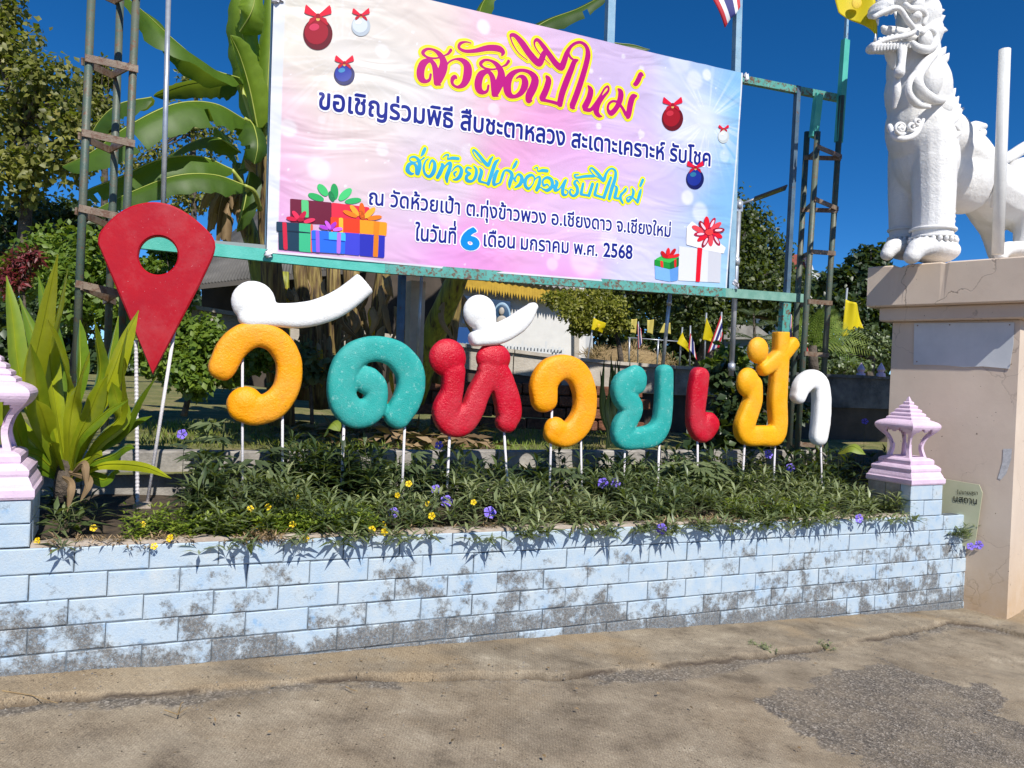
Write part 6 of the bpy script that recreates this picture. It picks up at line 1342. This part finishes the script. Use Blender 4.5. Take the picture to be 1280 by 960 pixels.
bleaf(ban3, [(610,120,8.0),(640,60,8.1),(680,28,8.2),(725,10,8.2),(765,-12,8.2)], 20, .12, .08, Vector((.2, -.6, .7))); bleaf(ban3, [(620,150,8.0),(720,60,8.3),(780,55,8.4),(812,62,8.4)], 13, .12, .25, Vector((.1, -.6, .7)))
bleaf(ban3, [(596,140,8.0),(590,60,8.0),(600,10,8.0),(625,-10,8.0)], 16, .7, .02)
ban4 = thing('banana_plant', 'cluster of dark old banana stems under the banner behind the teal spiral letter', 'banana plant', px(430, 490, 8.2))
for rows, mt in (([(398,510,8.0,.10),(400,430,7.9,.10),(392,350,7.9,.09),(385,300,7.9,.08)], BSTEM), ([(378,500,7.6,.075),(384,430,7.6,.075),(376,350,7.6,.07),(370,300,7.6,.06)], BSTEM), ([(440,500,8.2,.11),(444,420,8.2,.10),(438,330,8.2,.09)], BSTEM), ([(466,500,8.0,.10),(470,420,8.0,.09),(482,320,8.0,.08)], BSTEM), ([(356,480,8.4,.05),(357,400,8.4,.05),(356,340,8.4,.045)], GSTEM), ([(418,500,8.6,.09),(420,420,8.6,.09),(416,330,8.6,.08)], BSTEM), ([(548,480,8.6,.10),(562,420,8.6,.09),(574,330,8.6,.08)], BSTEM)): stem(ban4, rows, mt)
for i in range(46):
    x = random.uniform(352, 580); y = random.uniform(335, 430); l_ = random.uniform(25, 60); dd = random.uniform(7.1, 7.9)
    bleaf(ban4, [(x, y, dd), (x+random.uniform(-8, 8), y+l_*.5, dd-.05), (x+random.uniform(-14, 14), y+l_, dd)], random.uniform(3, 8), random.choice((.2, .4, .6, .8, .95)), .2, Vector((random.uniform(-.8, .8), -.8, .1)), [DRYL, DRYL], .6, .2, 'dead_leaf')
for x, y, l_, w_ in ((463, 385, 38, 5), (357, 360, 30, 4), (488, 465, 30, 3), (398, 425, 60, 5)): bleaf(ban4, [(x, y, 7.5), (x+2, y+l_*.5, 7.45), (x+4, y+l_, 7.5)], w_, .9, 0, Vector((.2, -1, .1)), [leafmat('yellowed_leaf', [(0, (.45, .28, .01)), (1, (.65, .42, .02))], .3, .6, True)]*2, .4, .1, 'yellowed_leaf')
# fallen dry leaves and litter
P = []; D = []
for i in range(420):
    x, y = random.uniform(350, 620), random.uniform(455, 500); p = px(x, y, random.uniform(6.9, 8.2)); p.z = lawnz(p)+random.uniform(.01, .16)*(1 if 480 < x < 600 else .5); P.append(tuple(p))
P = np.array(P); leaves('leaf_litter', P, unit(len(P))*np.array([1, 1, .25]), unit(len(P))*.6+np.array([0, 0, 1]), .22, .16, DRYL, None, kind='stuff', label='dry banana leaf litter lying under the stems', cat='leaf litter')
# ---- feathery conifer, palm, dark strap plant
def frond(par, base, tip, n, L, mat, tn, sag=.15, name='frond', up=Vector((0, -.4, 1))):
    q = smoothpath([tuple(base), tuple(base.lerp(tip, .5)+EU*sag*(tip-base).length), tuple(tip)], 6); Q = [Vector(v_) for v_ in q]; V = []; F = []
    bb = MB(); bb.tube(Q, [.006*(1-.7*i/len(Q)) for i in range(len(Q))], 4, caps=False); m = len(Q)
    for i in range(n):
        t_ = .12+.88*i/(n-1); f_ = t_*(m-1); a = int(min(f_, m-2)); p = Q[a].lerp(Q[a+1], f_-a); T = (Q[a+1]-Q[a]).normalized(); S = T.cross(up).normalized(); N2 = S.cross(T)
        for sg_ in (-1, 1):
            d_ = (S*sg_+T*.7-EU*.12).normalized(); l_ = L*(math.sin(math.pi*(.15+.8*t_)))*random.uniform(.85, 1.1); w_ = d_.cross(N2).normalized()*l_*.055
            bb.add([p-w_*.5, p+d_*l_*.5+w_, p+d_*l_-EU*l_*.1, p+d_*l_*.5-w_], [(0, 1, 2, 3)])
    me = bb.mesh(name, mat, False); at_ = me.attributes.new('tint', 'FLOAT', 'POINT'); at_.data.foreach_set('value', np.full(len(me.vertices), tn, np.float32)); return link(name, me, par)
con = thing('feathery_conifer', 'young feathery conifer behind the boundary wall left of the amber letter', 'tree', px(944, 470, 11)); bb = MB(); bb.tube([px(946, 475, 11), px(942, 392, 11)], [.04, .012], 7); bb.build('trunk', BARK, con, True)
for lv, (y, R_) in enumerate(((395, 22), (408, 34), (424, 44), (442, 52), (458, 50))):
    for i in range(7):
        a = i*6.283/7+lv*.5; b_ = px(943, y, 11); tip = b_+Vector((math.cos(a), math.sin(a)*.8, 0))*R_*11/FPX+EU*(.10-.05*lv*.5); frond(con, b_, tip, 13, .10, GR, .35+.1*random.random(), .08)
pal = thing('palm', 'small bright green palm behind the scaffold tower', 'palm', px(1018, 475, 12)); bb = MB(); bb.tube([px(1018, 478, 12), px(1016, 432, 12)], [.09, .06], 9); bb.build('trunk', BARK, pal, True)
for i in range(17):
    a = -math.pi*.05+math.pi*1.1*i/16; R_ = random.uniform(48, 70); b_ = px(1016, 434, 12); tip = b_+Vector((math.cos(a)*R_*12/FPX, random.uniform(-.5, .5), (math.sin(a)*.95-.12)*R_*12/FPX)); frond(pal, b_, tip, 20, .20, GRB, .4+.5*random.random(), .14, up=Vector((0, -1, .25)))
dsp = thing('dark_strap_plant', 'clump of dark upright strap leaves in shade behind the second orange letter', 'plant', px(772, 560, 7.6))
for i in range(20):
    x = 772+random.uniform(-26, 20); tip = (x+random.uniform(-10, 10), random.uniform(440, 500)); blade([px(772+random.uniform(-14, 10), 560, 7.6), px(x, 515, 7.6), px(*tip, 7.5+random.uniform(-.1, .1))], .035, Vector((random.uniform(-.8, .8), -1, .2)), [GRD, GRD], dsp, tint=random.choice((0, .1, .2)), fold=.3, prof=strap, rib=.002)
# ---- lawn grass
P = []; 
for i in range(15000):
    x, y = random.uniform(175, 760), random.uniform(488, 566); p = gz(x, y, .97); q = LEDGE.st
    if (p-LEDGE.o).dot(-LEDGE.n) < .1 or (p-LEDGE.o).dot(-LEDGE.n) > 3.2: continue
    p.z = lawnz(p); P.append(tuple(p))
P = np.array(P); n_ = len(P); tt = np.clip(fbm(P[:, 0]*1.5, P[:, 1]*1.5, 99)*1.6-.3+RNG.uniform(-.2, .2, n_), 0, 1)
leaves('lawn_grass', P, unit(n_)*.6+np.array([0, 0, 1]), unit(n_), RNG.uniform(.04, .09, n_), .07, leafmat('lawn_blade', [(0, (.20, .16, .06)), (.5, (.20, .24, .045)), (1, (.24, .36, .05))], .3), None, tt, kind='stuff', label='short patchy lawn grass behind the kerb wall', cat='grass')

# ================================================ PLANTING IN THE PLANTER
def stems_stuff(name, spec, mat, label, cat, L=(.06, .11), Wr=.13, stemmat=None):
    """spec rows (point, height, lean vector, leaf pairs, tint)"""
    P = []; D = []; N_ = []; LL_ = []; T_ = []; sb = MB()
    for p, h, ln, npair, tn in spec:
        top = p+EU*h+ln; a0 = random.random()*3
        if stemmat: sb.tube([p, p.lerp(top, .5)+EU*h*.06, top], [.003, .0025, .0015], 4, caps=False)
        for j in range(npair):
            t_ = .25+.75*(j+1)/npair; q = p.lerp(top, t_); a = a0+j*1.57+random.uniform(-.3, .3)
            for kk in range(2 if j < npair-1 else 4):
                an = a+kk*(math.pi if j < npair-1 else math.pi/2); el = random.uniform(.0, .6)+.4*t_*(j == npair-1); d = Vector((math.cos(an)*math.cos(el), math.sin(an)*math.cos(el), math.sin(el)))+ln.normalized()*(.25 if ln.length > .01 else 0)
                P.append(tuple(q)); D.append(tuple(d)); N_.append((random.uniform(-.2, .2), random.uniform(-.2, .2), 1)); LL_.append(random.uniform(*L)*(1.1-.35*t_)); T_.append(tn+random.uniform(-.25, .25)+(.35 if j == npair-1 else 0))
    leaves(name, P, D, N_, np.array(LL_), Wr, mat, None, np.array(T_), droop=.22, kind='stuff', label=label, cat=cat)
    if stemmat and sb.v: sb.build(name+'_stems', stemmat, None, False, kind='stuff', label='thin green stems of the '+label, cat='stems')
STEMM = simple('green_stem', (.06, .08, .025), .7, (.12, .13, .05), 20, obj=False)
def pp(s_, d): p = wpt(s_, -.02+.04*min(1, d), d); return p
S0 = s_left; S1 = s_pil
def sx(x): return WALL.st(x, 670)[0]
spec = []
for i in range(1150):
    s_ = random.uniform(S0+.05, S1+.1); f = (s_-S0)/(S1-S0); d = random.uniform(.05, .85)
    dens = .18 if s_ < sx(235) else .8
    if abs(s_-sx(172)) < .22 and d < 1.0: continue
    if fbm(np.array([s_*2.2]), np.array([d*3.]), 140)[0] < .38: continue
    if random.random() > dens: continue
    h = random.uniform(.03, .15)+.14*min(1, d/.6)*random.random()+.06*math.sin(s_*4.1+d*3)*(d > .2)
    ln = Vector((random.uniform(-.05, .05), random.uniform(-.05, .03), 0))
    spec.append((pp(s_, d), max(.04, h), ln, random.randint(3, 5), .35+.25*math.sin(s_*2+d*5)))
for i in range(120):                                 # hanging over the edge of the wall
    s_ = random.uniform(S0+.05, S1+.05); 
    if s_ < sx(250) and random.random() < .6: continue
    if s_ > sx(880) and random.random() < .0: continue
    p = pp(s_, .04); ln = WALL.n*random.uniform(.05, .12)+Vector((random.uniform(-.05, .05), 0, 0)); spec.append((p, random.uniform(-.05, .05), ln, random.randint(2, 4), random.uniform(.2, .7)))
stems_stuff('narrow_leaf_groundcover', spec, GR, 'narrow leaved green ground cover filling the planter behind the blue wall', 'ground cover', (.095, .185), .095, STEMM)
spec = []
for i in range(900):
    u_ = random.random(); s_ = random.uniform(sx(270), sx(480)) if u_ < .55 else random.uniform(sx(160), sx(300)) if u_ < .7 else random.uniform(sx(940), sx(1050)); d = random.uniform(.05, .45)
    spec.append((pp(s_, d), random.uniform(.03, .13), Vector((random.uniform(-.03, .03), random.uniform(-.04, .02), 0)), 4, random.uniform(.2, .9)))
stems_stuff('bright_small_leaf_groundcover', spec, GRB, 'bright small leaved plants along the planter edge with yellow flowers', 'ground cover', (.03, .055), .20)
spec = []
for i in range(300):
    s_ = random.choice((random.uniform(sx(300), sx(350)), random.uniform(sx(60), sx(250)), random.uniform(sx(250), sx(1000)), random.uniform(sx(820), sx(920)))); d = random.uniform(.02, .12)
    spec.append((pp(s_, d), random.uniform(.0, .05), WALL.n*random.uniform(0, .07)+Vector((random.uniform(-.04, .04), 0, 0)), 4, random.uniform(.2, 1)))
stems_stuff('dry_weeds', spec, DRYL, 'brown withered weeds on the edge of the planter wall', 'weeds', (.03, .07), .09)
def zone(n, x0, x1, y0, y1, dmin, dmax, hh, pairs, tn):
    r = []
    for i in range(n):
        s_ = random.uniform(sx(x0), sx(x1)); d = random.uniform(dmin, dmax)
        if abs(s_-sx(172)) < .30: continue
        r.append((pp(s_, d), random.uniform(*hh), Vector((random.uniform(-.07, .07), random.uniform(-.06, .04), 0)), random.randint(*pairs), random.uniform(*tn)))
    return r
spec = zone(110, 100, 1200, 0, 0, .75, 1.2, (.08, .24), (4, 6), (0, .6)) + zone(100, 380, 520, 0, 0, .7, 1.2, (.15, .42), (4, 7), (0, .7)) + zone(120, 960, 1230, 0, 0, .7, 1.35, (.15, .42), (4, 7), (0, .35))+zone(60, 130, 300, 0, 0, .4, 1.2, (.1, .32), (4, 6), (0, .3))+zone(110, 540, 960, 0, 0, .75, 1.25, (.1, .34), (4, 6), (.2, .9))+zone(30, 70, 170, 0, 0, .15, .8, (.05, .16), (3, 5), (.2, .9))
stems_stuff('tall_dark_plants', spec, GRD, 'taller dark leafy plants along the kerb wall behind the letters', 'plants', (.11, .21), .12, STEMM)
# plants with fingered leaves (one thing each)
def fingered(x, y, d, label, n=9, R_=.17, tn=.5):
    b0 = px(x, y, d); p = Vector((b0.x, b0.y, b0.z-.28)); t = thing('fingered_leaf_plant', label, 'plant', p); bb = MB(); bb.tube([p-EU*.1, b0], [.008, .005], 5); bb.build('stem', STEMM, t)
    P = []; D = []; T_ = []
    for i in range(n):
        a = i*2.4; c = b0+Vector((math.cos(a)*.11, math.sin(a)*.09, random.uniform(-.14, .08)))
        for k_ in range(7): an = a+(k_-3)*.55; P.append(tuple(c)); D.append((math.cos(an), math.sin(an)*.8, random.uniform(-.35, .1))); T_.append(tn+random.uniform(-.15, .15))
    leaves('leaf_cluster', P, D, np.tile([0., -.45, 1.], (len(P), 1)), R_*RNG.uniform(.6, 1, len(P)), .14, GR, t, np.array(T_))
fingered(280, 528, 5.1, 'fingered green plant left of the first orange letter rods', 10, .15, .6); fingered(322, 575, 5.0, 'fingered dark green plant below the first orange letter', 9, .14, .2); fingered(255, 560, 4.9, 'fingered plant between the map pin and the orange letter', 8, .13, .15)
fingered(862, 575, 6.6, 'pale green fingered plant below the small red letter', 11, .20, .75); fingered(700, 580, 6.0, 'fingered plant below the middle orange letter', 7, .14, .3); fingered(500, 570, 5.6, 'fingered plant under the teal spiral letter', 8, .15, .35); fingered(880, 590, 6.5, 'fingered plant at the foot of the amber letter', 8, .18, .55)
# a few big single leaves
for (x, y, dx, dy, tn, lab) in ((1048, 566, 34, -4, .95, 'single large yellow green leaf near the right pink finial'), (405, 545, 20, -12, .8, 'broad bright green leaf below the first orange letter')):
    t = thing('broad_leaf_plant', lab, 'plant', px(x, y+25, 6.6)); p = px(x, y, 6.4); blade([p, px(x+dx*.5, y+dy-4, 6.3), px(x+dx, y+dy+6, 6.25)], .07, Vector((0, -.6, .8)), [GRB, GRB], t, tint=tn, fold=.2, rib=.003); bb = MB(); bb.tube([px(x, y+32, 6.5), p], .004, 5); bb.build('stem', STEMM, t)
# flowers
PURP = simple('purple_petal', (.16, .10, .60), .6, (.24, .16, .75), 30); YELP = simple('yellow_petal', (.80, .55, .0), .6); THR = simple('flower_throat', (.05, .02, .22), .7)
def flowermesh(r, n, mat, cen):
    bb = MB()
    for i in range(n):
        a = i*6.283/n; w_ = 3.14/n*1.05; P = [(.12*r, 0), (.6*r, w_*.75), (.95*r, w_*.8), (1.06*r, 0), (.95*r, -w_*.8), (.6*r, -w_*.75)]
        V = [(q*math.cos(a+t_), q*math.sin(a+t_), .35*q*(q < .9*r)+.22*r*(q >= .9*r)+(.03*r if j_ % 2 else 0)) for j_, (q, t_) in enumerate(P)]; bb.add(V, [(0, 1, 2, 3), (0, 3, 4, 5)])
    bb.tube([(0, 0, -.9*r), (0, 0, 0), (0, 0, .1*r)], [.08*r, .16*r, .05*r], 6, 1); return bb.mesh('flower', [mat, cen])
FP = flowermesh(.038, 5, PURP, THR); FY = flowermesh(.021, 5, YELP, simple('yellow_centre', (.6, .3, 0), .6))
def flower(me, x, y, lab, off, group, face=None):
    """off: metres in front of (+) or behind (-) the wall face"""
    p = WALL.hit(x, y, off); o = link('flower', me, None, lab, 'flower', group); o.location = p; d = (face or Vector((random.uniform(-.4, .4), -1, random.uniform(.1, .6)))).normalized(); o.rotation_euler = d.to_track_quat('Z', 'Y').to_euler(); o.scale = (random.uniform(.85, 1.1),)*3
    bb = MB(); q = p-d*.03; bt = WALL.hit(x+random.uniform(-6, 6), max(y+12, 660), min(off, -.04)); bt.z = walltop(bt.x)-.03; bb.tube([bt, bt.lerp(q, .5)+EU*.03, q], [.0025, .002, .0015], 4)
    s_ = bb.build('stem', STEMM, None); s_.parent = o; s_.matrix_parent_inverse = (Matrix.Translation(p) @ o.rotation_euler.to_matrix().to_4x4() @ Matrix.Diagonal((*o.scale, 1))).inverted()
GP = 'purple flowers of the planter'; GY = 'small yellow flowers along the planter edge'
for x, y, off, lab in ((545, 612, -.5, 'purple flower below the red letter, upper of the close pair'), (558, 627, -.42, 'purple flower below the red letter, lower of the close pair'), (492, 641, -.25, 'small purple flower in the leaves left of the close pair'), (612, 641, -.2, 'purple flower alone below the right leg of the red letter'),
  (754, 604, -.6, 'purple flower between the rods, left of two below the orange and teal letters'), (769, 604, -.6, 'purple flower between the rods, right of two below the teal letter'), (827, 661, .07, 'purple flower hanging over the wall below the teal wavy letter'), (1073, 648, .07, 'purple flower hanging over the wall left of the right pink finial'),
  (988, 585, -.9, 'purple flower behind the rods of the white cane letter'), (1081, 527, -1.1, 'purple flower on a tall stem just left of the right pink finial'), (960, 568, -.9, 'purple flower low behind the amber letter'), (549, 557, -1.0, 'purple flower directly under the red letter'),
  (1200, 596, -.3, 'purple flower right of the block pillar above the notice board'), (1227, 648, .02, 'purple flower in front of the pedestal beside the notice board'), (1213, 683, .08, 'purple flower low at the right end of the wall, left of two'), (1223, 681, .1, 'purple flower low at the right end of the wall, right of two'), (228, 543, -1.0, 'bluish flower in shade right of the map pin')): flower(FP, x, y, lab, off, GP)
YLAB = ['at the foot of the left block pillar', 'behind the wall left of the map pin rods', 'right below the map pin rods', 'at the wall edge below the map pin', 'hanging just over the wall edge right of the map pin', 'left of two under the first orange letter', 'right of two under the first orange letter', 'at the wall edge below the gap after the first orange letter', 'slightly above the wall edge left of the teal spiral letter', 'lower left of two low under the first orange letter', 'lower right of two low under the first orange letter', 'below the left rod of the teal spiral letter', 'below the spiral letter, in the leaves', 'high among stems between the spiral and the red letter', 'just left of the high one between the spiral and red letters', 'below the left leg of the red letter', 'at the wall edge below the spiral letter, right of two', 'at the wall edge below the spiral letter, left of two', 'near the purple pair below the red letter', 'below the right leg of the red letter', 'upper one below the gap after the first orange letter', 'left of the lowest pair under the first orange letter']
for i, (x, y, off) in enumerate(((47, 677, -.05), (117, 660, -.2), (178, 656, -.2), (193, 683, .03), (213, 673, .03), (313, 636, -.2), (335, 634, -.25), (383, 673, .02), (366, 656, -.1), (324, 657, -.1), (344, 657, -.1), (446, 651, -.15), (479, 656, -.12), (511, 605, -.4), (497, 619, -.4), (540, 645, -.1), (481, 665, 0), (465, 662, 0), (535, 630, -.2), (592, 628, -.2), (370, 622, -.3), (300, 650, -.15))): flower(FY, x, y, 'small yellow flower '+YLAB[i], off, GY)
# shrublet sprawling at the right end of the wall
spec = []
for i in range(60):
    p = WALL.hit(random.uniform(1183, 1212), 668, random.uniform(-.25, .02)); spec.append((p, random.uniform(-.02, .12), WALL.n*random.uniform(0, .12)+Vector((random.uniform(-.06, .10), 0, -.02)), 4, random.uniform(0, .5)))
stems_stuff('trailing_weeds', spec, GR, 'trailing weeds spilling over the right end of the blue wall', 'weeds', (.06, .11), .10, STEMM)
spec = []
for x, y in ((958, 815), (1031, 809), (948, 812)):
    p = gz(x, y, -.1); 
    for i in range(9): q = gz(x+random.uniform(-7, 7), y+random.uniform(-3, 3), float(groundz(p.x))+.01); q.z = float(groundz(q.x))+.005; spec.append((q, random.uniform(.01, .05), Vector((random.uniform(-.04, .04), random.uniform(-.04, .04), 0)), 3, random.uniform(.2, .6)))
stems_stuff('crack_weeds', spec, GR, 'tiny weeds sprouting from the crack in the driveway', 'weeds', (.02, .04), .2)

# fallen leaves and twigs on the driveway
P = []; 
for i in range(130):
    x, y = random.uniform(0, 1280), random.choice((random.uniform(795, 880), random.uniform(795, 950))); p = gpix(x, y); p.z = float(groundz(p.x))+.022+(.02 if p.y > float(crackY(np.array([p.x]))[0]) else 0); 
    if p.y < 4.84+.503*p.x-.1: P.append(tuple(p))
P = np.array(P); m_ = len(P); leaves('fallen_leaves', P, unit(m_)*np.array([1, 1, .1]), unit(m_)*.3+np.array([0, 0, 1]), RNG.uniform(.012, .035, m_), RNG.uniform(.06, .3, m_), DRYL, None, kind='stuff', label='small dry leaf scraps and straw bits on the driveway', cat='litter')
b = MB()
for (x0, y0), (x1, y1), (x2, y2) in (((205, 896), (222, 902), (234, 893)), ((222, 902), (226, 888), (229, 886)), ((2, 872), (40, 878), (72, 888)), ((432, 866), (440, 870), (447, 872)), ((706, 690), (706, 690), (707, 690)), ((1030, 815), (1033, 818), (1038, 818))):
    q = [gpix(x0, y0), gpix(x1, y1), gpix(x2, y2)]; b.tube([v_+EU*.032 for v_ in q], [.003, .0025, .0015], 4)
b.build('twigs', simple('dry_twig', (.20, .13, .06), .9, (.40, .28, .13), 20), None, kind='stuff', label='thin dry twigs lying by the driveway crack', cat='twigs')
